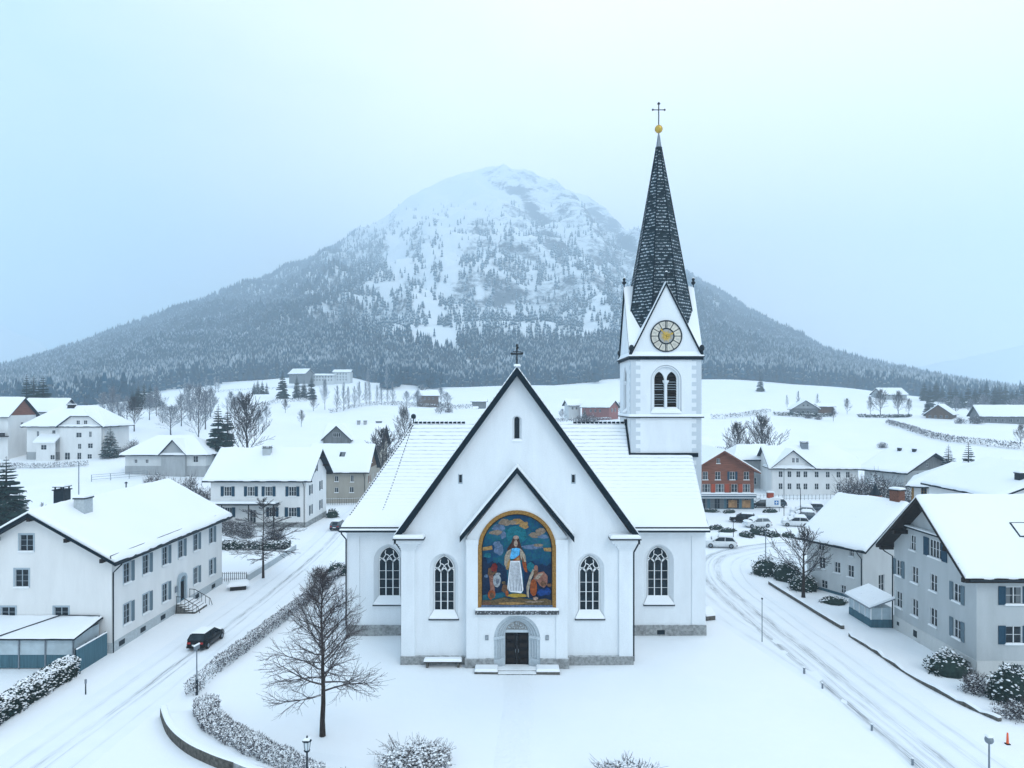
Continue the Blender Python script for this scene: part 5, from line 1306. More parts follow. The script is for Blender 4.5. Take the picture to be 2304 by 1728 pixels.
an.add([(-6.7, -9.1, 4.95), (-.9, -9.1, 4.95), (-.9, -6.0, 6.9), (-6.7, -6.0, 6.9), (-6.7, -9.1, 5.35), (-.9, -9.1, 5.35), (-.9, -6.0, 7.3), (-6.7, -6.0, 7.3)], [(0, 3, 2, 1), (4, 5, 6, 7), (0, 1, 5, 4), (3, 0, 4, 7), (1, 2, 6, 5)], 'snow'); an.build('annex', L2['root'])
for u, z, w_, h_ in ((-4.15, 3.1, 1.5, 1.3), (-1.8, .5, 1.2, 1.2)): window(L2['root'], face_M((0, -8.6, 0), 0), u, z, w_, h_, **W3)
chim(L2, -1.8, -.4, 1.9, 1.2, .7, mat='wood_dark', cap='metal_dark', kind=1)
L1 = house('village_house', 'white house with red-brown gable boards and dark balcony, cut by the left frame edge', (-146, 191, zL2-.2), 0, 18, 11, 12.6, 17.2, wall='plaster_white', gable=(12.4, 'timber_red'), wins={'f': [(2.5, 8.8, 1.1, 1.7), (5.8, 8.8, 1.1, 1.7), (2.5, 3.4, 1.1, 1.7), (5.8, 3.4, 1.1, 1.7)], 'r': [(0, 8.8, 1.1, 1.6)]}, win=W3, snow=.3, res=1.2, group='houses of the village')
bl = MB(); bl.box(-9, 9.3, -7.0, -5.52, 6.6, 6.85, 'wood_dark'); bl.box(-9, 9.3, -7.05, -6.95, 6.85, 7.8, 'wood_dark'); bl.cap(-9, 9.3, -7.08, -6.92, 7.8, 7.92, 'snow'); bl.build('balcony', L1['root'])
L0 = house('village_house', 'small low house half hidden between two taller white houses and dark firs', (-145, 214, ground(-145, 214)), 0, 12, 9, 9.6, 13.0, wall='plaster_pale', wins={'f': [(2, 6.5, 1, 1.4), (4, 6.5, 1, 1.4)]}, win=W3, snow=.3, res=1.2, group='houses of the village')
zL3 = ground(-84, 166)
L3 = house('village_house', 'low greyish house with broad hipped snowy roof behind leafless shrubs, left', (-84, 171, zL3), 0, 19.5, 11, 5.6, 9.2, wall='plaster_pale', ove=1.0, ovg=1.0, hl=(5, 5.6), hr=(5.5, 5.6), wins={'f': [(-7.2, 3.0, .7, .9), (-4.5, 3.0, .7, .9), (7.3, 3.2, 1.2, 1.5), (6.6, .4, .8, 1.3), (8.6, .5, .9, 1.2)]}, win=W3, snow=.3, res=.8, plinth=2.3, pmat='plaster_midgrey', group='houses of the village')
cross_gable(L3, 2.2, 2.9, -6.2, 5.5, 8.7, 'plaster_midgrey', [], ov=.5)

# --- right-hand side: grey rendered house
ul = (-4.9, -2.4, .3, 3.4)
wr = [(u, 2.2, .95, 1.5, dict(shut='shutter_grey') if i == 3 else {}) for i, u in enumerate(ul)] + [(u, 5.15, .95, 1.45, dict(shut='shutter_grey') if i in (0, 3) else {}) for i, u in enumerate(ul)] + [(-2.7, 8.0, .8, 1.35, {}), (.55, 8.05, 1.7, 1.5, dict(shut='shutter_blue', cols=4))]
wf = [(u, z, 1.3, 1.35, dict(shut='shutter_blue')) for u in (-7.1, -2.5, 3) for z in (2.6, 5.65)] + [(-7.0, .35, 1.2, .62, dict(sill=False)), (-2.5, .35, 1.2, .62, dict(sill=False))]
G1 = house('village_house', 'grey rendered house with steep snowy roof and deep dark eaves, at the right frame edge', (46, 58.6, 0), 0, 20, 11.4, 8.35, 13.1, wall='plaster_grey', ove=.75, ovg=1.35, wins={'l': wr, 'f': wf}, win=dict(rows=2, trim=None), snow=.3, th=.34, res=.6, roofmat='wood_dark', group='houses of the village')
og = G1['root']
pl = MB(); wall_face(pl, rect(-10.02, 10.02, -1, 1.25), [(rect(-7.6, -6.4, .35, .97), None, None), (rect(-3.1, -1.9, .35, .97), None, None)], face_M((0, -5.76, 0), 0), 'plinth_pale', .06); wall_face(pl, rect(-5.76, 5.76, -1, 1.25), [(rect(-5.2, -4.8, .5, .85), None, None), (rect(-2.6, -2.0, .35, .95), None, None)], face_M((-10.05, 0, 0), -pi/2), 'plinth_pale', .1)
pl.add([(-10.05, -5.76, 1.25), (10.05, -5.76, 1.25), (10.05, -5.7, 1.26), (-10.0, -5.7, 1.26)], [(0, 1, 2, 3)], 'plinth_pale'); pl.add([(-10.05, -5.76, 1.25), (-10.0, -5.7, 1.26), (-10.0, 5.7, 1.26), (-10.05, 5.76, 1.25)], [(0, 1, 2, 3)], 'plinth_pale'); pl.build('plinth', og)
for u, a_, b_, w_ in ((-5.0, .5, .85, .4), (-2.3, .35, .95, .6)): MB().box(-10.03, -10.01, -u-w_/2, -u+w_/2, a_, b_, 'metal_dark').build('cellar_vent', og)
ld = MB(); ld.box(-10.5, -10.0, -3.3, 3.3, 10.0, 10.12, 'roof_edge'); ld.cap(-10.48, -10.0, -3.25, 3.25, 10.12, 10.22, 'snow'); ld.build('ledge', og)
MB().ball((-10.0, 0, 11.2), .17, 'metal_dark', 8).build('gable_vent', og)
for y in (-5.9, -3.6, 3.6, 5.9): MB().box(-11.25, -10.0, y-.14, y+.14, roof_z(G1, y)-.80, roof_z(G1, y)-.46, 'wood_dark').build('rafter_end', G1['roof'])
MB().tube([(-11.0, 6.2, 7.55), (-10.7, 6.1, 7.2), (-10.1, 5.8, 6.8), (-10.1, 5.8, 0)], .06, 'metal_dark', 8).build('downpipe', og)
eave_gutter(G1, -1, (), .3); skylight(G1, -4.4, -2.9, 1.5, 1.5, snowy=True)

# --- pale house set back behind it
rz = atan2(-.886, .464)
G2 = house('village_house', 'pale two-storey house with two brick chimneys, tucked behind the grey rendered house', (41.5, 79.0, 0), rz, 7.0, 12.8, 6.1, 10.1, wall='plaster_pale', ove=.9, ovg=1.0, wins={'f': [(-1.6, 4.5, .75, 1.05), (2.2, 4.6, .5, .8), (-1.5, 2.5, .8, 1.25), (.45, 2.4, .75, 1.2), (2.1, 2.3, .75, 1.3), (-1.2, .3, .8, .9, dict(sill=False)), (1.2, .3, .6, .9, dict(sill=False))], 'r': [(-3.2, .4, 1.0, 2.1, dict(sill=False)), (-1.0, 3.2, .8, 1.1)]}, win=dict(rows=2), snow=.28, th=.26, res=.6, group='houses of the village')
x, y = to_local(G2, 42.6, 80.0); chim(G2, x, y, .95, .9, 1.2, mat='brick', cap='metal_dark', kind=2)
x, y = to_local(G2, 43.1, 76.4); chim(G2, x, y, 1.15, 1.0, 1.45, mat='brick', cap='metal_dark', kind=1)
eave_gutter(G2, -1, (3.4,), .1); MB().box(-3.56, 3.56, -6.5, -6.4, -.5, .28, 'fence_blue').build('plinth', G2['root'])
# glazed shed against the grey house
sd = thing('shed', 'small lean-to shed with bluish glazed sides against the grey house wall', 'shed', (34.9, 66.6, 0))
s_ = MB(); s_.box(-1.0, 1.0, -2.1, 2.1, -.3, .75, 'fence_blue'); 
for y_ in (-2.1, -1.1, 0, 1.05, 2.02): s_.box(-1.02, -.9, y_, y_+.08, .75, 1.9, 'frame_white')
for x_ in (-1.0, 0, .92): s_.box(x_, x_+.08, -2.12, -2.03, .75, 1.9, 'frame_white')
s_.box(-.95, .98, -2.06, 2.05, .75, 1.88, 'panel_pale'); s_.build('wall', sd)
r_ = MB(); r_.add([(-1.35, -2.5, 1.86), (1.1, -2.5, 2.75), (1.1, 2.5, 2.75), (-1.35, 2.5, 1.86), (-1.35, -2.5, 1.96), (1.1, -2.5, 2.85), (1.1, 2.5, 2.85), (-1.35, 2.5, 1.96)], [(0, 3, 2, 1), (0, 1, 5, 4), (1, 2, 6, 5), (2, 3, 7, 6), (3, 0, 4, 7), (4, 5, 6, 7)], 'metal_grey'); ro = r_.build('roof', sd)
r_ = MB(); r_.add([(-1.3, -2.45, 1.97), (1.1, -2.45, 2.86), (1.1, 2.45, 2.86), (-1.3, 2.45, 1.97), (-1.2, -2.35, 2.16), (1.1, -2.35, 3.02), (1.1, 2.35, 3.02), (-1.2, 2.35, 2.16)], [(0, 1, 5, 4), (1, 2, 6, 5), (2, 3, 7, 6), (3, 0, 4, 7), (4, 5, 6, 7)], 'churned_snow'); r_.build('snow_layer', ro)

# --- shop house with red-brown boarding
G3 = house('shop_house', 'red-brown timber house with shop windows on the ground floor, right of the church tower', (42, 143, 0), pi/2, 14, 12.4, 7.9, 11.7, wall='fence_blue', ove=1.0, ovg=1.2, gable=(3.15, 'timber_red'),
           wins={'l': [(u, 5.85, 1.05, 1.6, dict(shut='shutter_blue' if i == 2 else None)) for i, u in enumerate((-3.5, -1.0, 1.9, 4.7))] + [(u, 3.35, w_, 1.65, dict(cols=c_)) for u, w_, c_ in ((-3.3, 1.6, 3), (-.6, 1.7, 3), (2.3, 1.2, 2), (4.7, 1.5, 3))] + [(-.9, 9.1, .7, .95)] + [(u, .1, w_, 2.0, dict(cols=2, sill=False, frame='metal_grey')) for u, w_ in ((-4.0, 1.8), (-1.1, 2.8), (2.0, 2.6), (4.7, 2.0))]}, win=dict(rows=2), snow=.3, res=.9, th=.26, cat='shop', group='houses of the village', roofmat='timber_red')
o3 = G3['root']
for u in (2.0, 4.7): MB().box(-7-.16+.20, -7+.24, -u-.85 if u < 4 else -u-.8, -u+.85 if u < 4 else -u+.8, .3, 1.8, 'shop_glow_paint').build('painted_shop_glow', o3)  # warm-coloured boxes paint the lit interior behind two shop windows
for u in (.85, 3.55, -4.6, -1.9): MB().box(-7.05, -7.0, -u-.38, -u+.38, 3.3, 5.0, 'timber_panel').build('shutter_panel', o3)
aw = MB(); aw.box(-7.9, -7.0, -6.3, 6.3, 2.95, 3.1, 'metal_grey'); aw.cap(-7.88, -7.0, -6.28, 6.28, 3.1, 3.3, 'snow'); aw.box(-7.95, -7.8, -6.3, 6.3, 2.45, 2.75, 'shutter_blue'); aw.box(-7.94, -7.82, -6.3, 6.3, 2.752, 2.93, 'frame_white'); aw.cap(-7.95, -7.8, -6.3, 6.3, 2.3, 2.449, 'frame_white'); aw.build('awning', o3)
G3b = house('village_house', 'snowy roof with dark chimney rising behind the red-brown shop house', (40, 176, ground(40, 176)), 0, 20, 11, 7.5, 11.2, wall='plaster_pale', wins={'f': [(6, 4, 1, 1.4), (8, 4, 1, 1.4)]}, snow=.3, res=1.2, group='houses of the village', win=W3)
chim(G3b, 4.2, -1.2, 2.4, 1.3, 1.5, mat='metal_dark', kind=1)

# --- long white house across the square
xs = [x_-70.4 for x_ in (62.7, 64.7, 66.7, 68.3, 70.9, 73.4, 75.8, 77.9)]
G4 = house('village_house', 'long white house with two rows of windows, front gable and square chimney, across the square', (70.4, 163.5, 0), radians(-4), 19.6, 11, 6.5, 10.6, wall='plaster_white', ove=.8, ovg=.8, hr=(3.0, 8.2), wins={'f': [(u, 3.9, .9, 1.35) for u in xs if u > -.3]+[(u, 1.1, .9, 1.4) for u in xs if u > -.3], 'r': [(0, 4, .9, 1.4), (0, 7, 1.4, 1.0)]}, win=W3, snow=.28, res=.9, group='houses of the village')
cross_gable(G4, -5.0, 4.6, -5.7, 6.4, 10.2, 'plaster_white', [(u+5.0, z, .9, 1.4) for u in xs if u < -.3 for z in (3.9, 1.1)] + [(.2, 7.3, .6, 1.1), (1.1, 7.3, .6, 1.1)], win=W3, ov=.6)
chim(G4, -.6, -.5, 1.6, 1.1, 1.3, mat='metal_grey', cap='metal_dark', kind=0); eave_gutter(G4, -1, (), .1)
G4b = house('village_house', 'narrow grey house at the left end of the long white house', (58.6, 172, 0), radians(8), 10, 10, 7.6, 10.4, wall='plaster_midgrey', ove=.7, ovg=.7, hl=(3, 7.6), wins={'f': [(-2.8, 4.6, .9, 1.3), (0, 1.2, 1.2, 1.6), (2.6, 1.2, 1, 1.6)]}, win=W3, snow=.3, res=1, group='houses of the village', th=.3)
# --- low chalet with broad roof
G5 = house('village_house', 'broad low grey chalet with wide gable under dark eaves, beyond the snowy shrubs at right', (91.3, 156.8, 0), radians(-63), 9.4, 18.4, 6.3, 10.0, wall='plaster_grey', ove=.9, ovg=1.3, gable=(6.2, 'timber_grey'), wins={'r': [(-4.2, 4.2, 1.0, 1.5), (-1, 4.2, 1.0, 1.5), (2.6, 4.2, 1.0, 1.5), (-3.2, 1.3, 1.4, 1.6), (-1, 7.0, .9, 1.2)], 'f': [(0, 2.5, 1, 1.4)]}, win=W3, snow=.3, res=1, th=.35, group='houses of the village')
for x_ in (-2, 1.5): chim(G5, x_, -.6, .7, .6, .8, mat='metal_dark', kind=1)
G6 = house('village_house', 'low house with long snowy roof and ochre corner behind the grey rendered house', (74.4, 113.8, 0), radians(-34), 12.6, 12.4, 8.0, 11.0, wall='plaster_white', ove=.9, ovg=.8, hl=(5.5, 8.0), wins={'f': [(-4.6, 6.1, .8, 1.3, dict(frame='gold_paint')), (-3.0, 6.1, .8, 1.3, dict(frame='gold_paint')), (4.2, 6.2, .8, 1.2)]}, win=dict(rows=2, sill=False), snow=.3, res=.8, group='houses of the village')
MB().box(-6.35, -6.0, -6.26, -6.2, 4, 7.6, 'gold_paint').build('corner_trim', G6['root']); eave_gutter(G6, -1, (), .1)
x, y = to_local(G6, 78.0, 109.5); chim(G6, x, y, 1.5, 1.1, 1.5, mat='metal_dark', kind=1); x, y = to_local(G6, 70.5, 110.0); skylight(G6, x, y, 2.0, 1.6)
G7 = house('village_house', 'snowy roof with small square chimney, furthest right of the village roofs', (72.5, 96.5, 0), pi/2, 15, 18, 9.2, 12.6, wall='plaster_white', ove=.8, ovg=.8, wins={'l': [(-5, 5, 1, 1.4)]}, win=W3, snow=.3, res=.9, group='houses of the village')
chim(G7, -5.6, 4.8, 1.0, .9, 1.0, mat='metal_dark', kind=1)

# --- farms and chalets up on the fields
def hill_house(px, py, D, L_, W_, ev, rd, rz, label, wall='timber_brown', **kw):
    x = wx(px, D); z = wz(py, D)
    kw.setdefault('snow', .4); kw.setdefault('res', 1.5); kw.setdefault('win', dict(cols=2, sill=False)); kw.setdefault('ove', 1.0); kw.setdefault('ovg', 1.0); kw.setdefault('sink', 4.0)
    return house('hillside_house', label, (x, D, z), rz, L_, W_, ev, rd, wall=wall, group='houses on the hill', **kw)
WR = lambda n, z, w=1.1, h=1.4, sp=2.6: [((i-(n-1)/2)*sp, z, w, h) for i in range(n)]
hill_house(678, 853, 610, 17, 12, 5.0, 9.0, radians(-20), 'dark chalet with white roof at the forest edge, left end of the hotel', 'timber_grey', wins={'f': WR(4, 2.5, 1.4, 1.4)})
hill_house(726, 859, 620, 24, 9, 5.8, 7.0, 0, 'long pale hotel wing with two rows of windows below the forest', 'plaster_pale', wins={'f': WR(8, 3.6)+WR(8, .8)})
hill_house(772, 857, 622, 15, 10, 8.0, 10.0, 0, 'taller pale hotel block at the forest edge, right end of the hotel', 'plaster_pale', wins={'f': WR(4, 5.4)+WR(4, 2.8)+WR(4, .3)})
hill_house(962, 912, 425, 12, 8, 6.4, 8.9, radians(20), 'dark timber hut among shrubs just left of the church gable', 'timber_brown', wins={'f': WR(3, 3.6, 1, 1.2)})
hill_house(1052, 929, 385, 10.5, 6, 2.6, 3.3, 0, 'low flat shed with pale strip of windows, left of the church gable', 'metal_dark', wins={'f': [(0, 1.0, 8.6, 1.1, dict(cols=6))]})
hill_house(1078, 912, 400, 8, 6, 2.6, 4.0, 0, 'small shed beside the steep church gable, on the field', 'timber_grey')
hill_house(1350, 934, 322, 15, 8, 4.2, 6.8, radians(-40), 'red-fronted barn between the church gable and the tower', 'timber_barn', wins={'r': [(-1.4, 1.5, 1.4, 1.8), (1.4, 1.5, 1.4, 1.8)], 'f': WR(3, 1.4)})
hill_house(1288, 933, 330, 6, 6, 5.0, 7.0, radians(15), 'small pale cottage beside the red-fronted barn', 'plaster_pale', wins={'f': WR(2, 2.5, .9, 1.2, 2)})
hill_house(1808, 934, 328, 12, 11, 3.4, 7.0, pi/2-.25, 'chalet with pale gable and balcony on the right-hand field', 'timber_grey', wins={'l': WR(4, 1.0, 1.2, 1.3, 2.3)+WR(2, 4.2, .9, 1, 1.8)}, gable=(3.3, 'plaster_midgrey'))
hill_house(1853, 930, 336, 7, 6, 3.6, 4.6, 0, 'small dark outbuilding beside the chalet on the right-hand field', 'timber_brown')
hill_house(2118, 944, 322, 17, 10, 3.0, 7.0, pi/2-.7, 'dark timber barn with round-topped snowy roof on the right-hand slope', 'timber_brown', wins={'l': WR(4, .9, 1.0, 1.2, 2.2)})
hill_house(2252, 955, 300, 20, 11, 4.2, 8.2, radians(-12), 'long chalet with snow-laden roof at the right edge of the slope', 'timber_grey', wins={'f': WR(6, 1.2, 1.2, 1.4, 2.8)})
hill_house(2000, 894, 490, 19, 12, 2.4, 6.5, radians(10), 'lone farmhouse under thick snow on the crest below the right-hand woods', 'plaster_midgrey', wins={'f': WR(4, .5, 1.2, 1.2, 3)})

# ------------------------------------------------------------------ fences, walls, lean-to
lt = thing('lean_to', 'snow-roofed lean-to with pale panels and blue boarding against the white house', 'lean-to', (-40.2, 56.2, 0))
b = MB(); b.box(-6.5, 5.2, -1.75, -1.65, .1, 1.15, 'fence_blue'); b.box(-6.5, 5.2, -1.74, -1.66, 1.15, 2.42, 'panel_pale'); b.box(5.15, 5.25, -1.65, 1.6, .1, 1.15, 'fence_blue'); b.box(5.16, 5.24, -1.65, 1.6, 1.15, 2.55, 'panel_pale'); b.build('wall', lt)
for x in (-5.5, -3.4, -1.2, .9, 3.0, 5.2): MB().box(x-.05, x+.05, -1.83, -1.75, 0, 2.45, 'metal_grey').build('post', lt)
r_ = MB(); r_.add([(-6.8, -2.1, 2.42), (5.5, -2.1, 2.42), (5.5, 1.75, 2.95), (-6.8, 1.75, 2.95), (-6.8, -2.1, 2.5), (5.5, -2.1, 2.5), (5.5, 1.75, 3.03), (-6.8, 1.75, 3.03)], [(0, 3, 2, 1), (0, 1, 5, 4), (1, 2, 6, 5), (2, 3, 7, 6), (3, 0, 4, 7), (4, 5, 6, 7)], 'roof_edge'); ro = r_.build('roof', lt)
r_ = MB(); v = []; ny = 5; nx = 40
for j in range(ny+1):
    for i in range(nx+1):
        x, t = -6.75+12.2*i/nx, j/ny; e_ = min(1, min(i, nx-i)/1.2+.15, (j/ny)*3+.2); v.append((x, -2.05+3.8*t, 2.5+.53*t+.16*e_+.03*nz(x, t*3, 2, .9)+.05*abs(sin(x*1.4))*t))
r_.add(v, [(j*(nx+1)+i, j*(nx+1)+i+1, (j+1)*(nx+1)+i+1, (j+1)*(nx+1)+i) for j in range(ny) for i in range(nx)], 'snow'); r_.build('snow_layer', ro, smooth=True)
MB().tube([(-.9, -2.12, 2.62), (2.0, 1.6, 3.28)], .05, 'metal_dark', 6).tube([(2.0, 1.6, 3.28), (5.3, 1.6, 3.2)], .04, 'metal_dark', 6).build('roof_pipe', ro)
fb = thing('board_fence', 'blue-grey board fence running from the dark hedge to the white house corner', 'fence', (-34.2, 55.6, 0))
b = MB()
for k in range(28): b.box(-.04-.012*(k % 2), .04, -2.0+k*.143, -2.0+k*.143+.138, -.2, 1.85+.03*sin(k*2.1), 'fence_blue')
b.cap(-.06, .06, -2.0, 2.0, 1.87, 1.95, 'snow'); b.build('boards', fb)
for y in (-1.95, -.6, .75, 1.98): MB().box(-.14, -.05, y-.05, y+.05, -.2, 1.95, 'metal_dark').build('post', fb)

def wall_run(name, label, path, h, th, mat, cap=.16, cat='wall', group=None, jag=.0):
    pts = spline(path, 6); root = Vector((pts[0][0], pts[0][1], 0)); mb = MB(); cp = MB()
    v = []; c = []
    for i, p in enumerate(pts):
        a = Vector(pts[max(i-1, 0)]); b_ = Vector(pts[min(i+1, len(pts)-1)]); d = (b_-a).normalized(); n = Vector((d.y, -d.x))
        g = ground(p[0], p[1]); hh = h+jag*nz(p[0], p[1], 5, 1.1)
        for s, z in ((-1, -.3), (1, -.3), (1, hh), (-1, hh)): q = Vector(p)+n*s*th/2; v.append((q.x-root.x, q.y-root.y, g+z))
        k = cap*(1+.5*nz(p[0], p[1], 3, .8))
        for s, z in ((-1.05, hh), (1.05, hh), (.7, hh+k), (-.7, hh+k)): q = Vector(p)+n*s*th/2; c.append((q.x-root.x, q.y-root.y, g+z+.002))
    def faces(m): 
        fs = [(3, 2, 1, 0), tuple(4*(m-1)+k for k in range(4))]
        for i in range(m-1):
            for k in range(4): fs.append((4*i+k, 4*i+(k+1) % 4, 4*i+4+(k+1) % 4, 4*i+4+k))
        return fs
    mb.add(v, faces(len(pts)), mat); o = mb.build(name, None, root); tag(o, label, cat, group)
    cp.add(c, faces(len(pts)), 'snow'); cp.build('snow_cap', o, smooth=False)
    return o
wall_run('retaining_wall', 'low dark stone wall with snow on top, curving across the lower left corner', [(-23.7, 46.4), (-22.0, 43.9), (-20.2, 42.0), (-18.3, 40.6), (-15.8, 39.3), (-12.5, 38.2)], .66, .4, 'stone_dark', .09)
bp = spline([(-23.7, 46.4), (-22.0, 43.9), (-20.2, 42.0), (-18.3, 40.6), (-15.8, 39.3), (-12.5, 38.2), (-8.5, 37.6)], 6); X = []; Y = []; Z = []
for i, p in enumerate(bp):
    d = (Vector(bp[min(i+1, len(bp)-1)])-Vector(bp[max(i-1, 0)])).normalized(); n = Vector((-d.y, d.x)); fade = min(1, i/3)*min(1, (len(bp)-1-i)/6)
    rx = []; ry = []; rz_ = []
    for k in range(10):
        q = Vector(p)+n*(.12+.42*k); t = k/9; rx.append(q.x); ry.append(q.y); rz_.append(ground(q.x, q.y)-.03+(.68*fade+.03)*(1-t*t*(3-2*t))+.03*nz(q.x, q.y, 2, .6)*(1-t))
    X.append(rx); Y.append(ry); Z.append(rz_)
structure(grid_obj('snow_bank', np.array(X), np.array(Y), np.array(Z), 'snow'))
wall_run('garden_wall', 'short pale stone wall end beside the lower hedge, bottom left', [(-15.6, 38.6), (-14.3, 37.9), (-12.6, 37.2)], 1.0, .35, 'stone', .1)
wall_run('kerb_wall', 'dark low kerb wall beside the bend of the right-hand road', [(30.2, 80), (30.45, 74), (30.7, 68.5), (31.0, 64)], .34, .35, 'stone_dark', .12)
wall_run('kerb_wall', 'dark low kerb wall along the garden of the grey house', [(30.7, 62), (30.9, 57.5), (31.1, 52.5), (31.7, 48.5), (32.6, 45.6)], .26, .3, 'stone_dark', .10, jag=.25)
wall_run('garden_wall', 'grey garden wall running up the left street past the tall garden tree', [(-31.5, 81.3), (-31.4, 88), (-31.3, 98.6)], .75, .3, 'stone_grey', .12)
def picket(name, label, p0, p1, h, sp, mat='iron', cat='fence', rails=(.25, .85), wire=False, r=.025, group=None):
    p0, p1 = Vector(p0), Vector(p1); n = max(2, int((p1-p0).length/sp)); o = thing(name, label, cat, (p0.x, p0.y, 0), 0, group)
    mb = MB(); P = []
    for k in range(n+1):
        q = p0.lerp(p1, k/n); g = ground(q.x, q.y); P.append((q.x-p0.x, q.y-p0.y, g)); 
    for i, q in enumerate(P):
        if not wire: mb.box(q[0]-r, q[0]+r, q[1]-r, q[1]+r, q[2]-.2, q[2]+h, mat)
        else: MB().box(q[0]-r, q[0]+r, q[1]-r, q[1]+r, q[2]-.2, q[2]+h, mat).build('post', o)
    for t in rails: mb.tube([(q[0], q[1], q[2]+h*t) for q in P], r*.8, mat, 5)
    if not wire: mb.tube([(q[0], q[1], q[2]+h*rails[-1]+r*2.2) for q in P], r*1.3, 'snow', 5)
    mb.build('palings' if not wire else 'rail', o); return o
picket('iron_fence', 'short dark picket fence capped with snow at the end of the white house', (-34.6, 81), (-31.6, 81.2), 1.1, .22)
picket('field_fence', 'thin wire fence with posts across the white field at left', (wx(218, 158), 156), (wx(326, 162), 163), 1.6, 3.2, 'metal_grey', wire=True, rails=(.3, .65, .95), r=.05)
picket('iron_fence', 'long dark fence along the front of the long white house', (50, 151), (79, 150), 1.2, .8, 'iron')
picket('iron_fence', 'dark fence below the beige house, left of the church roof', (-46, 146.5), (-30, 146.5), 1.5, .5, 'iron')

# ------------------------------------------------------------------ street furniture
def bench():
    o = thing('bench', 'snow-covered bench against the church front, left of the door', 'bench', (-5.55, 54.95, 0))
    s = MB(); s.box(-1.5, 1.5, -.32, .25, .42, .52, 'wood_dark'); s.build('seat', o); MB().cap(-1.52, 1.52, -.34, .26, .52, .74, 'snow').build('snow_layer', o)
    for x in (-1.25, 1.25): MB().box(x-.09, x+.09, -.28, .22, -.1, .42, 'stone_dark').build('leg', o)
bench()
def pole(name, label, x, y, h, r, cat, mat='metal_grey', group=None):
    o = thing(name, label, cat, (x, y, ground(x, y)), 0, group); MB().tube([(0, 0, -.3), (0, 0, h)], [r, r*.75], mat, 8).build('pole', o); return o
o = pole('sign_post', 'thin grey sign post in the street hedge near the black car', -22.95, 49.7, 3.55, .055, 'sign post')
MB().box(-.30, .30, -.03, .03, 3.3, 3.62, 'metal_grey').cap(-.31, .31, -.06, .06, 3.62, 3.72, 'snow').build('sign_plate', o, rz=radians(80)); MB().tube([(0, 0, 0), (0, 0, 1.1)], .09, 'metal_dark', 8).build('sleeve', o)
o = pole('marker_post', 'short dark marker post on the left verge of the left-hand street', -31.1, 49.8, 1.05, .05, 'post', 'metal_dark'); MB().tube([(0, 0, .8), (0, 0, 1.1)], .075, 'metal_grey', 8).build('reflector', o)
o = pole('light_mast', 'tall slim grey mast on the field behind the snowy roof at left', -66, 104, 12.2, .09, 'mast'); MB().tube([(0, 0, 12.2), (.1, -.5, 12.3)], .06, 'metal_grey', 6).build('bracket', o)
o = pole('sign_post', 'thin grey pole on the verge between church and right-hand road', 22.2, 60.6, 3.8, .045, 'sign post'); MB().ball((0, 0, 3.85), .09, 'metal_dark', 6).build('cap', o)
o = pole('street_lamp', 'grey lamp post rising from the evergreen bushes at the bend', 34.0, 91.5, 4.0, .07, 'street lamp'); MB().tube([(0, 0, 4.0), (-.35, -.1, 4.1)], .05, 'metal_grey', 6).box(-.6, -.25, -.2, .0, 4.02, 4.14, 'metal_dark').build('lamp_head', o)
def lantern():
    o = thing('street_lamp', 'old-style lantern lamp on a dark post in the foreground left of the church', 'street lamp', (-10.9, 36.3, 0))
    MB().tube([(0, 0, -.3), (0, 0, 2.72)], .05, 'metal_dark', 8).lathe([(.11, 0), (.11, .5), (.07, .6)], (0, 0, 0), 'metal_dark', 8).build('pole', o)
    h = MB(); h.lathe([(.06, 0), (.15, .06), (.17, .12), (.12, .14)], (0, 0, 2.68), 'metal_dark', 8); h.lathe([(.20, 0), (.26, .02), (.15, .13), (.05, .19), (.045, .26), (.02, .31)], (0, 0, 3.27), 'metal_dark', 8); h.cap(-.17, .17, -.17, .17, 3.36, 3.47, 'snow')
    for k in range(6): t = k*pi/3; h.tube([(.13*cos(t), .13*sin(t), 2.8), (.20*cos(t), .20*sin(t), 3.28)], .013, 'metal_dark', 4)
    hd = h.build('lantern_frame', o); MB().lathe([(.12, 0), (.19, .46)], (0, 0, 2.81), 'lamp_glass', 8).build('lamp_glass', hd)
m, nt, b = nodes('lamp_glass'); b.inputs['Base Color'].default_value = (.55, .62, .66, 1); b.inputs['Roughness'].default_value = .3
lantern()
o = pole('street_lamp', 'grey lamp post with round snow-capped head beside the right-hand road', 25.3, 36.2, 3.2, .06, 'street lamp'); MB().ball((0, 0, 3.42), .22, 'metal_grey', 12).cap(-.15, .15, -.15, .15, 3.58, 3.7, 'snow').build('lamp_head', o)
bd = None
for i, (x, y) in enumerate(((22.9, 53.5), (23.1, 50.8), (23.35, 44.3), (23.5, 40.05))):
    lab = ('small dark bollard beside the right-hand road, farthest of the row', 'small dark bollard beside the right-hand road, second farthest of the row', 'small dark bollard beside the right-hand road, second nearest of the row', 'small dark bollard beside the right-hand road, nearest of the row')[i]
    if bd is None:
        bd = tag(MB().lathe([(.085, -.2), (.085, .3), (.06, .34), (.10, .38), (.095, .47), (.03, .55)], (0, 0, 0), 'metal_grey', 10).build('bollard', None, (x, y, 0)), lab, 'bollard', 'bollards along the right-hand road'); MB().ball((0, 0, .52), .085, 'snow', 8, .7).build('snow_cap', bd)
    else: dup(bd, (x, y, 0), .3*i, .8, lab)
o = thing('road_stake', 'orange road stake in the snow at the lower right', 'stake', (30.85, 42.5, 0)); MB().tube([(0, 0, -.1), (0, 0, .72)], [.085, .05], 'orange', 8).build('stake', o); MB().box(-.12, .12, -.12, .12, -.1, .06, 'rubber').build('foot', o)
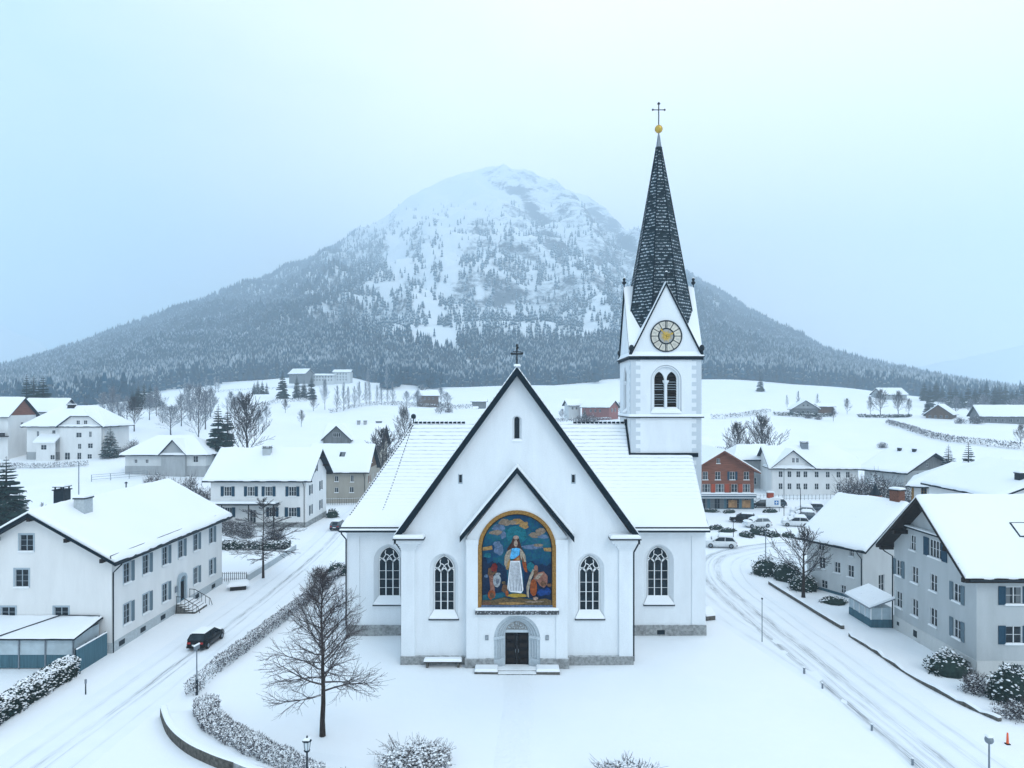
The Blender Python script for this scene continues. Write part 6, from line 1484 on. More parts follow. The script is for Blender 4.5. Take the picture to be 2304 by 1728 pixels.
o = thing('grit_bin', 'small dark bin with snow on its lid by the right church wall', 'bin', (19.3, 67.0, 0), .3); MB().box(-.5, .5, -.4, .4, -.1, .45, 'stone_dark').build('body', o); MB().add([(-.55, -.45, .45), (.55, -.45, .45), (.55, .45, 1.0), (-.55, .45, 1.0), (-.5, -.4, .6), (.5, -.4, .6), (.5, .4, 1.15), (-.5, .4, 1.15)], [(0, 3, 2, 1), (0, 1, 5, 4), (1, 2, 6, 5), (2, 3, 7, 6), (3, 0, 4, 7), (4, 5, 6, 7)], 'snow').build('lid', o)
o = thing('wood_box', 'wooden box heaped with snow beside the picket fence on the left street', 'box', (-31.2, 77.8, 0), .35); MB().box(-.85, .85, -.6, .6, -.1, .5, 'wood_dark').build('crate', o)
mb = MB(); mb.cap(-1.15, 1.15, -.85, .85, .5, .95, 'snow', r=.28); mb.build('snow_layer', o, smooth=False)
o = thing('notice_board', 'white board with a blue square sign in front of the shop house', 'sign', (50.9, 133, 0)); MB().box(-1.4, 1.4, -.06, .06, .9, 2.6, 'frame_white').build('board', o)
s_ = MB(); s_.box(.2, 1.0, -.085, -.062, 1.35, 2.15, 'sign_blue'); s_.box(.53, .67, -.095, -.086, 1.45, 2.05, 'frame_white'); s_.box(.32, .529, -.095, -.086, 1.68, 1.82, 'frame_white'); s_.box(.671, .88, -.095, -.086, 1.68, 1.82, 'frame_white'); s_.build('sign_panel', o)
for x in (-1.2, 1.2): MB().box(x-.05, x+.05, .0605, .15, -.2, 2.5, 'metal_grey').build('post', o)
o = thing('red_kiosk', 'small red box on the square beside the shop house', 'kiosk', (55.2, 146, 0)); MB().box(-.6, .6, -.5, .5, -.1, 2.0, 'timber_panel').build('body', o); MB().cap(-.75, .75, -.65, .65, 2.0, 2.3, 'snow').build('snow_layer', o)
for px_, D_, hh in ((1764, 128, 9.0), (1801, 122, 6.0), (1650, 108, 2.4)):
    x = wx(px_, D_); pole('lamp_mast', {1764: 'tall thin mast by the square in front of the long white house', 1801: 'thin mast at the right side of the car park', 1650: 'short thin stake in the car park snow near the church'}[px_], x, D_, hh, .06, 'mast', 'metal_dark')

# ------------------------------------------------------------------ cars
def car_model(label, paint, loc, rz, snow=0.0, group='parked cars', sc=1.0, name='parked_car', kind=0):
    o = thing(name, label, 'car', loc, rz, group); o.scale = (sc, sc, sc)
    # body: cross-sections along y (front = +y), each (y, half width low, half width high, z low, z belt)
    secs = [(-2.12, .62, .60, .42, .72), (-2.05, .80, .76, .28, .90), (-1.5, .86, .82, .24, .96), (-.5, .88, .84, .22, .94), (.6, .88, .84, .22, .92), (1.4, .86, .80, .24, .86), (1.95, .80, .70, .28, .76), (2.14, .62, .55, .36, .62)]
    def loft(rows, mat, mb):
        n = len(rows[0]); vs = [p for r in rows for p in r]; fs = []
        for i in range(len(rows)-1):
            for k in range(n): fs.append((i*n+k, i*n+(k+1) % n, (i+1)*n+(k+1) % n, (i+1)*n+k))
        fs.append(tuple(range(n-1, -1, -1))); fs.append(tuple((len(rows)-1)*n+k for k in range(n))); mb.add(vs, fs, mat)
    b = MB(); loft([[(-wl, y, zl), (-wl*1.02, y, (zl+zb)/2), (-wh, y, zb), (-wh*.5, y, zb+.04), (wh*.5, y, zb+.04), (wh, y, zb), (wl*1.02, y, (zl+zb)/2), (wl, y, zl)] for y, wl, wh, zl, zb in secs], paint, b)
    body = b.build('body', o, smooth=True)
    rear = -1.95 if kind == 0 else -1.55
    cab = [(rear, .74, .80, .92), (rear+.35, .66, .92, 1.38), (-.6, .66, .93, 1.46), (.25, .65, .92, 1.44), (1.15, .72, .88, .93)]
    c = MB(); loft([[(-.80, y, zb), (-tw, y, zt), (tw, y, zt), (.80, y, zb)] for y, tw, zb, zt in cab], 'glass', c); c.build('cabin_glass', o)
    r = MB(); loft([[(-tw-.01, y, zt-.03), (-tw*.9, y, zt+.025), (tw*.9, y, zt+.025), (tw+.01, y, zt-.03)] for y, tw, zb, zt in cab[1:4]], paint, r)
    for s in (-1, 1):
        for (a, b_) in ((0, 1), (4, 3), (2, 2)):
            A_, B_ = cab[a], cab[b_]
            if a == b_: r.tube([(s*.805, -.55, .93), (s*.67, -.6, 1.44)], .045, paint, 4)
            else: r.tube([(s*.80, A_[0], .92), (s*B_[1]*1.0, B_[0], B_[3])], .05, paint, 4)
    ro = r.build('roof', o, smooth=False)
    for y in (-1.35, 1.32):
        for s in (-1, 1):
            w = MB(); w.tube([(s*.72, y, .32), (s*.90, y, .32)], .32, 'rubber', 16); wo = w.build('wheel', o); MB().tube([(s*.895, y, .32), (s*.91, y, .32)], .19, 'metal_grey', 10).build('rim', wo)
    for s in (-1, 1):
        x0, x1 = sorted((s*.42, s*.74)); MB().box(x0, x1, -2.13, -2.03, .66, .82, 'red_light').build('tail_light', o); MB().box(x0, x1, 2.0, 2.09, .56, .70, 'lamp_glass').build('headlight', o)
        x0, x1 = sorted((s*.86, s*1.02)); MB().box(x0, x1, .72, .86, .90, 1.04, paint).build('mirror', o)
    MB().box(-.26, .26, -2.16, -2.10, .50, .62, 'paint_white').build('number_plate', o); MB().box(-.78, .78, -2.19, -2.02, .30, .46, 'rubber').build('bumper', o)
    if snow:
        m_ = MB(); m_.cap(-.62, .62, rear+.4, .25, 1.46, 1.46+snow, 'snow', r=snow*.6); m_.build('snow_layer', ro)
        m_ = MB(); m_.cap(-.70, .70, 1.05, 2.0, .86, .92+snow*.7, 'snow', r=snow*.5)
        if snow > .12: m_.add([(-.72, .4, 1.38), (.72, .4, 1.38), (.76, 1.1, .96), (-.76, 1.1, .96), (-.66, .36, 1.46+snow*.5), (.66, .36, 1.46+snow*.5), (.7, 1.14, .96+snow), (-.7, 1.14, .96+snow)], [(4, 5, 6, 7), (0, 1, 5, 4), (1, 2, 6, 5), (3, 0, 4, 7)], 'snow')
        m_.build('snow_layer', body)
    return o
car_model('black car with snow on its roof driving up the left-hand street', 'paint_black', (-26.95, 60.2, .03), radians(-3), .07, 'cars on the street', .93, 'car')
car_model('dark car parked on the left street beside the corner of the church roof', 'paint_slate', (-29.2, 114.8, .03), radians(-4), .16, 'cars on the street')
def at(px, py): D = H*F/(py-HY); return wx(px, D), D
CARS = [(1620, 1231, 80, 'paint_white', .45, 'snow-buried car standing alone on the bend near the church wall'), (1672, 1175, 70, 'paint_black', .12, 'dark car in the car park, behind the large snow-white car'),
        (1703, 1186, 100, 'paint_white', .34, 'large snow-white car in the middle of the car park'), (1790, 1184, 75, 'paint_white', .4, 'snowy car nearest the snow-roofed pale house in the car park'), (1807, 1171, 72, 'paint_slate', .4, 'dark snowy car second from the pale house eave in the car park'),
        (1806, 1159, 72, 'paint_white', .4, 'snowy car third from the pale house eave in the car park'), (1826, 1151, 85, 'paint_slate', .35, 'dark car at the far right of the car park by the fence'),
        (1711, 1141, 92, 'paint_black', .22, 'dark car before the shop house, left of the pair'), (1742, 1140, 92, 'paint_slate', .26, 'dark car before the shop house, right of the pair')]
for px_, py_, a, pt_, sn_, lab in CARS:
    x, D = at(px_, py_); car_model(lab, pt_, (x, D, .02), radians(a), sn_, 'cars in the car park', 1.08)
# ------------------------------------------------------------------ trees and shrubs
def rv(r): return Vector((r.uniform(-1, 1), r.uniform(-1, 1), r.uniform(-1, 1)))
def branch(mb, r, p, d, ln, rad, lev, P):
    """a limb that wobbles, bends upward and splits into finer ones"""
    n = 4 if lev > 1 else 3
    pts = [p.copy()]; dd = d.normalized(); q = p.copy(); dirs = [dd]
    for i in range(n):
        dd = (dd + rv(r)*P['wob'] + Vector((0, 0, P['up']))*(.5 if lev == P['lev'] else 1)).normalized()
        q = q + dd*(ln/n); pts.append(q.copy()); dirs.append(dd)
    rs = [max(P['rmin'], rad*(1-.8*i/n)) for i in range(n+1)]
    mb.tube(pts, rs, P['mat'], 5 if lev >= P['lev'] else 3, False)
    if lev == 0: return
    k = P['kids'][lev]
    for j in range(k):
        t = (j+.5+r.uniform(-.3, .3))/k*.85+.15; f = t*n; i = min(n-1, int(f)); a = pts[i].lerp(pts[i+1], f-i); b = dirs[i+1]
        s = b.cross(Vector((0, 0, 1)))
        if s.length < .1: s = Vector((1, 0, 0))
        s.normalize(); sg = 1 if j % 2 else -1
        ang = r.uniform(.45, .95)
        nd = b*cos(ang) + (s*sg*cos(P['twist']*r.uniform(-1, 1)) + b.cross(s)*sin(P['twist']*r.uniform(-1, 1)))*sin(ang)
        branch(mb, r, a, nd, ln*(1-t*.5)*r.uniform(.42, .68), rad*.5*(1-t*.4), lev-1, P)
    branch(mb, r, pts[-1], dirs[-1], ln*.35, rs[-1], 0, P)
def bare_tree_mesh(seed, h, prof, elev, z0, nlimb, tr, lev=3, kids=(0, 4, 5, 6), wob=.16, up=.05, twist=1.0, rmin=.009, mat='bark_twig', tmat='bark', lean=.02, vase=False):
    r = random.Random(seed); T = MB(); C = MB(); P = dict(lev=lev, kids=kids, wob=wob, up=up, twist=twist, rmin=rmin, mat=mat)
    n = 10; pts = [Vector((0, 0, -.3))]; q = Vector((0, 0, 0)); pts.append(q.copy())
    for i in range(n): q = q+Vector((r.uniform(-1, 1)*lean*h/n*3, r.uniform(-1, 1)*lean*h/n*3, h/n)); pts.append(q.copy())
    T.tube(pts, [tr*1.5, tr*1.15]+[max(rmin*1.5, tr*(1-(i+1)/n*.93)) for i in range(n)], tmat, 8)
    ph = r.uniform(0, 6)
    for k in range(nlimb):
        t = (k+r.uniform(-.3, .3)+.5)/nlimb; z = z0+(h*.97-z0)*t; f = max(0, z/h*n)+1; i = min(n, int(f)); a = pts[i].lerp(pts[min(n+1, i+1)], f-i)
        ph += 2.4+r.uniform(-.5, .5); e = radians(elev(t))+r.uniform(-.12, .12); ln = prof(t)*r.uniform(.85, 1.12)
        branch(C, r, a, Vector((cos(ph)*cos(e), sin(ph)*cos(e), sin(e))), ln, tr*(.42-.25*t), lev-1, P)
    return T.mesh('trunk', True), C.mesh('crown')
def plant(name, meshes, label, x, y, cat='tree', group=None, rz=0.0, sc=1.0, z=None):
    o = thing(name, label, cat, (x, y, ground(x, y) if z is None else z), rz, group); o.scale = sc if isinstance(sc, tuple) else (sc,)*3
    for nm, me in meshes: put(nm, me, o)
    return o
def tc_(ms): return (('trunk', ms[0]), ('crown', ms[1]))

big = bare_tree_mesh(11, 10.3, lambda t: 3.15*(1-t)**.7+.6, lambda t: 6+60*t, 2.6, 42, .18, 3, (0, 9, 11, 9), .22, .04, 1.2, .0082)
plant('bare_tree', tc_(big), 'large leafless tree with dark trunk in the churchyard, in front of the church at left', -12.1, 43.6, rz=.4)
lar = bare_tree_mesh(5, 9.7, lambda t: 5.2*(1-t)**.9*min(1, .5+t*2)+.4, lambda t: -6+45*t, 2.2, 30, .15, 3, (0, 6, 8, 7), .10, .02, .5, .018, mat='bark_far')
plant('bare_tree', tc_(lar), 'slender leafless tree with long level branches in the garden wall of the left street', -30.1, 82.6, rz=1.0)
sml = bare_tree_mesh(8, 6.8, lambda t: 3.6*(1-t)**.6+.5, lambda t: 28+40*t, 2.0, 16, .20, 3, (0, 6, 8, 6), .18, .08, 1.2, .017, mat='bark_far')
plant('bare_tree', tc_(sml), 'small leafless tree with stout trunk beside the evergreen bushes at the bend', 31.8, 74.5, rz=2)
FT = [bare_tree_mesh(s, 12, lambda t: 6.2*(1-t)**.55+.8, lambda t: 42+40*t, 1.6, 20, .24, 3, (0, 5, 8, 6), .14, .10, 1.2, .036, mat='bark_far', tmat='bark_far') for s in (21, 22, 23)]
FR = [bare_tree_mesh(s, 12, lambda t: 5.6*(1-t)**.55+.8, lambda t: 40+40*t, 1.6, 20, .2, 3, (0, 5, 8, 6), .14, .10, 1.2, .036, mat='bark_frost', tmat='bark_far') for s in (24, 25, 26)]
SL = [bare_tree_mesh(s, 12, lambda t: 2.6*(1-t)**.5+.6, lambda t: 45+35*t, 1.2, 26, .15, 2, (0, 8, 5), .14, .08, 1.2, .045, mat='bark_frost', tmat='bark_far') for s in (31, 32, 33)]
GB = 'leafless trees round the village'
def ftree(k, px, D, h, lab, kind=FT, rz=None, wide=1.0, group=GB):
    x = wx(px, D); s = h/12.0
    return plant('bare_tree', tc_(kind[k % 3]), lab, x, D, group=group, rz=R.uniform(0, 6) if rz is None else rz, sc=(s*wide, s*wide, s))
ftree(0, 1658, 186, 12.2, 'rounded leafless tree behind the red-brown shop house, the smaller of two')
ftree(1, 1713, 186, 13.4, 'tall rounded leafless tree between the shop house and the long white house', wide=1.1)
ftree(2, 910, 205, 12.5, 'upright leafless tree just above the left end of the church roof ridge', wide=.75)
ftree(0, 861, 168, 13.2, 'dense leafless tree leaning over the beige house roof beside the church', wide=1.15)
ftree(1, 556, 178, 17.0, 'big broad leafless tree on the slope behind the house with dark blue shutters', wide=.95)
ftree(2, 447, 205, 16.5, 'tall snow-dusted leafless tree behind the low hipped roof', kind=FR, wide=.7)
ftree(0, 302, 228, 10.5, 'leafless tree with forked trunk on the white slope right of the tall white house', wide=.9)
ftree(1, 254, 222, 14, 'snow-dusted leafless tree directly right of the tall white house', kind=FR, wide=.6)
ftree(2, 384, 222, 8.6, 'low round leafless tree behind the low hipped roof, left half', kind=FR, wide=1.5)
ftree(0, 528, 250, 9, 'small leafless tree on the slope above the dark spruce', wide=.7)
ftree(1, 678, 258, 5.5, 'little lone tree on the white field above the house with dark blue shutters', wide=.7)
ftree(2, 642, 320, 5.6, 'small shrub-like tree on the fold of the white field at left', wide=.9)
for i, (px, D, h) in enumerate(((1981, 330, 11.5), (2021, 330, 10.5), (1958, 334, 8), (2045, 334, 7.5))): ftree(i, px, D, h, 'leafless tree in the clump between chalet and barn on the right-hand field', group='clump of trees on the right-hand field', wide=.85 if i < 2 else .6)
ftree(0, 1906, 334, 7, 'single leafless tree right of the chalet on the right-hand field', wide=.7)
ftree(1, 1875, 302, 5.2, 'small leafless tree below the chalet on the right-hand field', wide=.9)
for i, (px, D, h) in enumerate(((1839, 372, 8), (1796, 368, 9), (1771, 372, 6.5))): ftree(i, px, D, h, 'thin leafless tree standing behind the chalet on the right-hand field', kind=SL, group='trees behind the chalet')
ftree(2, 2296, 192, 5.5, 'thin leafless tree at the right frame edge on the white slope', wide=.8)
ftree(0, 97, 112, 4.6, 'bare sapling behind the two chimneys of the large white house', kind=SL, wide=1.2)
ftree(1, 65, 111, 3.6, 'smaller bare sapling at far left behind the large white house', kind=SL, wide=1.2)
# the row of trees climbing the field
for i, px in enumerate((757, 772, 784, 797, 808, 822, 834, 847, 858, 871, 884)):
    D = 335+i*7; ftree(i, px+R.uniform(-2, 2), D, R.uniform(10, 14.5), 'leafless tree in the row climbing the white field left of the church', kind=SL, group='row of trees across the field', wide=R.uniform(.8, 1.1))
ftree(2, 731, 345, 14, 'dense snow-dusted tree at the lower end of the row on the field', kind=FR, wide=.5)
ftree(0, 705, 338, 6, 'low leafless tree left of the row on the field', kind=FT, wide=1.0)
ftree(1, 870, 560, 20, 'tall leafless tree left of the hotel bank, near the forest edge', kind=SL, wide=.8); ftree(2, 828, 560, 17, 'leafless tree right of the hotel, near the forest edge', kind=SL, wide=.8)
for i in range(9): ftree(i, 415+i*9.5+R.uniform(-3, 3), 560+R.uniform(-15, 15), R.uniform(8, 13), 'leafless tree in the thin line along the upper field edge at left', kind=SL, group='thin line of trees at the upper field edge', wide=1.1)

def conifer_mesh(seed, h, w, whorls=26, per=11, mat='needles', droop=.35, rag=.25):
    r = random.Random(seed); T = MB(); C = MB()
    T.tube([(0, 0, -.4), (0, 0, h*.5), (0, 0, h*.97)], [h*.018+.04, h*.011+.02, .015], 'bark_far', 6)
    for i in range(whorls):
        t = i/(whorls-1); z = h*(.06+.90*t**.92); L_ = w*(1-t)**.85*r.uniform(.85, 1.1)+.12; n = max(4, int(per*(1-.45*t))); ph = r.uniform(0, 6)
        for k in range(n):
            a = ph+2*pi*k/n+r.uniform(-.25, .25); ln = L_*r.uniform(1-rag, 1+rag*.6); dr = droop*r.uniform(.6, 1.4)*(1.1-t)
            z += r.uniform(-.22, .22)*h/12*(1-t); d = Vector((cos(a), sin(a), 0)); s = Vector((-sin(a), cos(a), 0)); m = 4; rows_ = []
            for j in range(m+1):
                u = j/m; c = d*(ln*u)+Vector((0, 0, z+ln*(.12*u-dr*u*u))); wd = ln*(.36*sin(pi*min(1, u*.85+.12)))*r.uniform(.7, 1.2)
                rows_.append((c-s*wd+Vector((0, 0, -wd*.55)), c+Vector((0, 0, .04*ln)), c+s*wd+Vector((0, 0, -wd*.55))))
            vs = [p for q in rows_ for p in q]; fs = []
            for j in range(m): b = j*3; fs += [(b, b+3, b+4, b+1), (b+1, b+4, b+5, b+2)]
            C.add(vs, fs, mat)
            for q in range(10):                          # hanging sprays break up the outline
                u = r.uniform(.25, 1.0); c = d*(ln*u)+s*r.uniform(-.28, .28)*ln*(1-u*.6)+Vector((0, 0, z+ln*(.12*u-dr*u*u)-.03)); e = (d*r.uniform(.1, .5)+s*r.uniform(-.5, .5)+Vector((0, 0, -r.uniform(.25, .8))))*ln*.24+d*.06
                f = s*ln*.07*r.uniform(.6, 1.4); C.add([c-f, c+f, c+e], [(0, 1, 2)], mat)
    return T.mesh('trunk'), C.mesh('crown')
SP = [conifer_mesh(41, 12, 2.7), conifer_mesh(42, 12, 2.3), conifer_mesh(43, 12, 3.1, mat='needles')]
SS = [conifer_mesh(51, 12, 2.9, mat='needles_snowy'), conifer_mesh(52, 12, 2.5, mat='needles_snowy')]
GC = 'firs and spruces'
def fir(ms, px, D, h, lab, wide=1.0, group=GC):
    x = wx(px, D); s = h/12.0; return plant('spruce_tree', tc_(ms), lab, x, D, group=group, rz=R.uniform(0, 6), sc=(s*wide, s*wide, s))
fir(SP[2], 97, 222, 20.5, 'darkest tall spruce above the roof of the tall white house at left', 1.05)
fir(SP[1], 60, 232, 21, 'dark spruce behind, leftmost of the three above the tall white house'); fir(SP[0], 76, 238, 20.5, 'middle spruce of the three above the tall white house', 1.0)
fir(SP[0], 491, 172, 17.6, 'tall dark spruce between the low hipped roof and the broad leafless tree', 1.0)
fir(SP[1], 512, 190, 15.5, 'spruce half hidden behind the tall dark spruce', .9)
fir(SS[0], 248, 184, 9.0, 'bushy snow-dusted spruce at the right wall of the tall white house', 1.2)
fir(SP[2], 14, 104, 13.5, 'large dark snow-laden conifer at the left frame edge', 1.25); fir(SS[0], 44, 112, 7.2, 'lower snow-laden conifer beside the large one at the left frame edge', 1.3)
fir(SP[0], 636, 392, 16.5, 'dark spruce on the hill, leftmost of the group below the hotel'); fir(SS[1], 668, 394, 14.5, 'pale snow-covered spruce, middle of the group below the hotel', .9); fir(SP[1], 701, 392, 14.5, 'dark spruce on the hill, rightmost of the group below the hotel', 1.1); fir(SS[0], 684, 400, 11, 'low snow-covered spruce inside the group below the hotel', 1.0)
for i, (px, h) in enumerate(((298, 10), (311, 12), (325, 14), (338, 13), (352, 10))): fir((SP+SS)[(i*2) % 5], px, 336+3*i, h, 'spruce in the dark clump on the left-hand field', 1.05, 'clump of spruces on the left-hand field')
for i, (px, h) in enumerate(((572, 9), (580, 11), (590, 10), (600, 9))): fir((SS+SP)[i % 4], px, 470+4*i, h, 'spruce in the small clump high on the left-hand field', 1.0, 'small clump of spruces')
fir(SS[0], 2134, 141, 12.2, 'snow-dusted spruce behind the chalet roof, left of the pair', 1.1); fir(SS[1], 2179, 141, 12.6, 'snow-dusted spruce behind the long low roof, right of the pair', 1.15)
fir(SP[0], 1711, 548, 13, 'lone dark spruce at the forest edge right of the tower', 1.2); fir(SS[1], 1315, 318, 6.2, 'small conical spruce beside the red-fronted barn', 1.3)
fir(SP[2], 2087, 332, 7.5, 'dark spruce behind the dark timber barn', 1.3); fir(SP[1], 2238, 318, 9.5, 'dark conifer left of the long chalet at the right edge', 1.3)
for i in range(17):
    px = 2082+i*14+R.uniform(-4, 4); fir(SP[i % 3], px, 470+R.uniform(-25, 25), R.uniform(12, 18), 'spruce of the stand along the right-hand crest', 1.05, 'stand of spruces on the right-hand crest')

# shrubs: clouds of twigs, leaves and caught snow
def ccloud(mb, r, n, sample, mats, size, upright=0.0, snow=0.0, ssize=None):
    for _ in range(n):
        p, k = sample(r)
        if r.random() < snow*k:
            s = r.uniform(*(ssize or size)); a = r.uniform(0, 6.28); m_ = 6; tl = rv(r)*.25
            mb.add([p+Vector((cos(a+2*pi*j/m_)*s*r.uniform(.7, 1.2), sin(a+2*pi*j/m_)*s*r.uniform(.7, 1.2), tl.x*s*cos(a+2*pi*j/m_)+tl.y*s*sin(a+2*pi*j/m_))) for j in range(m_)]+[p+Vector((0, 0, s*.55))], [(j, (j+1) % m_, m_) for j in range(m_)], 'snow')
        else:
            s = r.uniform(*size); d = (rv(r)+Vector((0, 0, upright))).normalized(); e = d.cross(rv(r)).normalized(); w = s*(.45 if upright < .5 else .13)
            mb.add([p-e*w, p+d*s*.55-e*w*.3, p+d*s, p+e*w], [(0, 1, 2, 3)], mats[int(r.random()*len(mats))])
def ell(rx, ry, rz, shell=.5, lump=.25, seed=0):
    def f(r):
        while True:
            d = rv(r)
            if .05 < d.length < 1: break
        d.normalize()
        if d.z < -.15: d.z = -d.z
        k = (shell+(1-shell)*r.random())*(1+lump*noise.noise(d*2.3+Vector((seed*3.1, 0, 0))))
        return Vector((d.x*rx*k, d.y*ry*k, max(.03, d.z*rz*k))), .35+.65*max(0, d.z)*k
    return f
def shrub_mesh(seed, rx, ry, rz, n, kind='twig', snow=.45, size=None, lump=.3):
    r = random.Random(seed); mb = MB()
    if kind == 'twig':
        P = dict(lev=2, kids=(0, 4, 5), wob=.2, up=.06, twist=1.2, rmin=.008 if rx < 3 else .014, mat='bark_twig')
        for k in range(26 if n > 500 else 10):
            a = r.uniform(0, 6.28); e = r.uniform(.5, 1.4); q = Vector((cos(a)*rx*.25*r.random(), sin(a)*ry*.25*r.random(), 0)); d = Vector((cos(a)*cos(e)*rx, sin(a)*cos(e)*ry, sin(e)*rz)); branch(mb, r, q, d, d.length*r.uniform(.8, 1.05), .018, 2, P)
        ccloud(mb, r, n, ell(rx, ry, rz, .35, lump, seed), ('leaf_brown', 'leaf_grey', 'bark_twig'), size or (.12, .3), .9, snow, ((.035, .08) if snow < .8 else (.05, .11)) if rx < 3 else (.07, .16))
    else:
        ccloud(mb, r, n, ell(rx, ry, rz, .55, lump, seed), ('leaf_dark', 'leaf_dark', 'needles'), size or (.10, .22), 0, snow, (.06, .13))
        mb.lathe([(rx*.75, 0), (rx*.8, rz*.3), (rx*.6, rz*.62), (rx*.25, rz*.8)], (0, 0, 0), 'leaf_dark', 10)
    return mb.mesh('foliage')
def shrub(label, x, y, mesh, rz=0.0, sc=1.0, group='shrubs and bushes', name='snowy_bush'):
    o = put(name, mesh, None, (x, y, ground(x, y)-.02), rz); o.scale = sc if isinstance(sc, tuple) else (sc,)*3; tag(o, label, 'bush', group); return o
shrub('wide snow-laden bush at the bottom edge, in front of the church door at left', -5.7, 40.2, shrub_mesh(61, 2.3, 1.5, 1.15, 3600, 'twig', .85))
shrub('low snow-laden bush cut by the bottom edge, right of the centre', 6.5, 38.6, shrub_mesh(62, 2.2, 1.3, .9, 2800, 'twig', .9))
shrub('small twiggy bush at the bottom edge beside the lantern lamp', -9.3, 37.6, shrub_mesh(63, 1.1, .8, .8, 700, 'twig', .6))
shrub('dense snowy bush against the grey house wall', 34.4, 53.9, shrub_mesh(64, 1.75, 1.2, 1.7, 2600, 'leaf', .42))
shrub('small pale twiggy bush between two darker bushes at the grey house', 34.0, 50.2, shrub_mesh(65, 1.0, .9, 1.35, 1200, 'twig', .5))
shrub('big dark rounded bush at the corner of the grey house', 35.8, 49.0, shrub_mesh(66, 1.7, 1.5, 2.5, 3200, 'leaf', .28, (.10, .2), .15))
shrub('tangled low snowy bush at the right frame edge below the grey house', 34.9, 46.2, shrub_mesh(67, 2.4, 1.2, 1.0, 2400, 'twig', .55))
sb = shrub_mesh(68, 1.9, 1.6, 2.2, 2200, 'leaf', .38)
shrub('dark evergreen bush at the bend, leftmost of three', 31.4, 84.5, sb, .3, 1.0); shrub('dark evergreen bush at the bend, middle of three', 33.2, 82.0, sb, 2.0, 1.1); shrub('dark evergreen bush at the bend under the small leafless tree', 33.2, 77.8, sb, 4.0, (1.0, 1.0, .85))
shrub('low snow-covered shrub at the foot of the pale house', 34.2, 72.6, shrub_mesh(69, 1.6, .9, .7, 700, 'leaf', .7))
tb = shrub_mesh(70, 3.2, 2.6, 5.2, 2600, 'twig', .5, (.3, .7)); tb2 = shrub_mesh(71, 3.0, 2.8, 4.2, 2400, 'twig', .5, (.3, .7))
for i, (px, D, s) in enumerate(((352, 138, .85), (392, 136, 1.0), (428, 134, 1.05), (460, 133, .9), (335, 142, .6))): shrub('tall leafless snowy shrub in the thicket before the low hipped house', wx(px, D), D, (tb, tb2)[i % 2], i*1.3, s, 'thicket before the hipped house', 'tall_shrub')
for i, (px, D, s) in enumerate(((1912, 142, 1.05), (1942, 138, 1.2), (1975, 136, 1.25), (2008, 134, 1.15), (2040, 130, 1.0))): shrub('tall snow-laden shrub in the thicket before the broad grey chalet', wx(px, D), D, (tb, tb2)[i % 2], i*1.7, s, 'thicket before the chalet', 'tall_shrub')
for i, (px, D, s) in enumerate(((278, 186, .6), (300, 190, .7), (322, 192, .6))): shrub('frosty shrub between the tall white house and the low hipped house', wx(px, D), D, (tb2, tb)[i % 2], i*2.1, s, 'frosty shrubs on the left slope', 'tall_shrub')
for i, (px, D, s) in enumerate(((505, 112, .42), (528, 110, .5), (556, 108, .5), (618, 106, .45))): shrub('snowy garden shrub before the house with dark blue shutters', wx(px, D), D, (tb, tb2)[i % 2], i*1.1, (s*1.4, s, s), 'garden shrubs at the blue-shuttered house')
shrub('dark snowy bush beside the left corner of the church wing', -21.6, 84.6, shrub_mesh(72, 1.5, 1.2, 1.7, 1300, 'leaf', .5)); shrub('bare twiggy bush beside the street hedge near the church wing', -22.9, 80.5, shrub_mesh(73, 1.4, 1.1, 1.8, 700, 'twig', .3))
shrub('small snowy bush at the corner of the house with dark blue shutters', -33.4, 127, shrub_mesh(74, 1.3, 1.0, 1.7, 600, 'leaf', .6, (.2, .4)))
cb = shrub_mesh(75, 1.9, 1.2, 1.1, 900, 'leaf', .45, (.2, .4))
for px, py, s, lab in ((1712, 1200, 1.15, 'dark shrub in the middle of the car park before the white car'), (1738, 1205, .8, 'smaller dark shrub right of the one before the white car'), (1610, 1190, .8, 'low snowy shrub near the church side of the car park'), (1636, 1196, .7, 'low snowy shrub second from the church in the car park'), (1680, 1206, .8, 'flat snowy shrub left of the dark shrub in the car park'), (1775, 1207, .7, 'small snowy shrub next to the pale house roof'), (1597, 1152, .8, 'snowy shrub before the shop windows near the church'), (1640, 1154, .7, 'snowy shrub before the shop windows, in the middle'), (1733, 1152, .8, 'snowy shrub behind the pair of dark cars')):
    x, D = at(px, py); shrub(lab, x, D, cb, px*.1, (s*1.3, s, s*.8))
fb_ = shrub_mesh(76, 3.0, 2.0, 2.6, 420, 'twig', .35, (.4, .9))
for px, D, s, lab in ((1308, 280, 1.1, 'snowy shrub on the white field above the church ridge, left of two'), (1330, 280, 1.25, 'snowy shrub on the white field above the church ridge, right of two'), (1818, 312, .9, 'snowy shrub in the hedge line below the chalet'), (1840, 308, .8, 'low shrub at the right end of the hedge line below the chalet'), (1985, 212, .7, 'shrub above the ridge of the broad grey chalet'), (2225, 168, .8, 'shrub on the white slope above the long low roof'), (2255, 166, .9, 'twiggy shrub at right on the white slope above the long low roof'), (1640, 192, .9, 'frosty shrub behind the shop house roof'), (2160, 290, 1.0, 'leafless shrub below the dark timber barn'), (2195, 288, 1.3, 'larger leafless shrub right below the dark timber barn'), (985, 428, 1.2, 'shrub beside the dark timber hut'), (1005, 420, 1.4, 'snowy shrub on the field beside the steep church gable'), (1010, 340, 1.0, 'snowy shrub in the hedge left of the church gable')):
    shrub(lab, wx(px, D), D, fb_, px*.3, s)

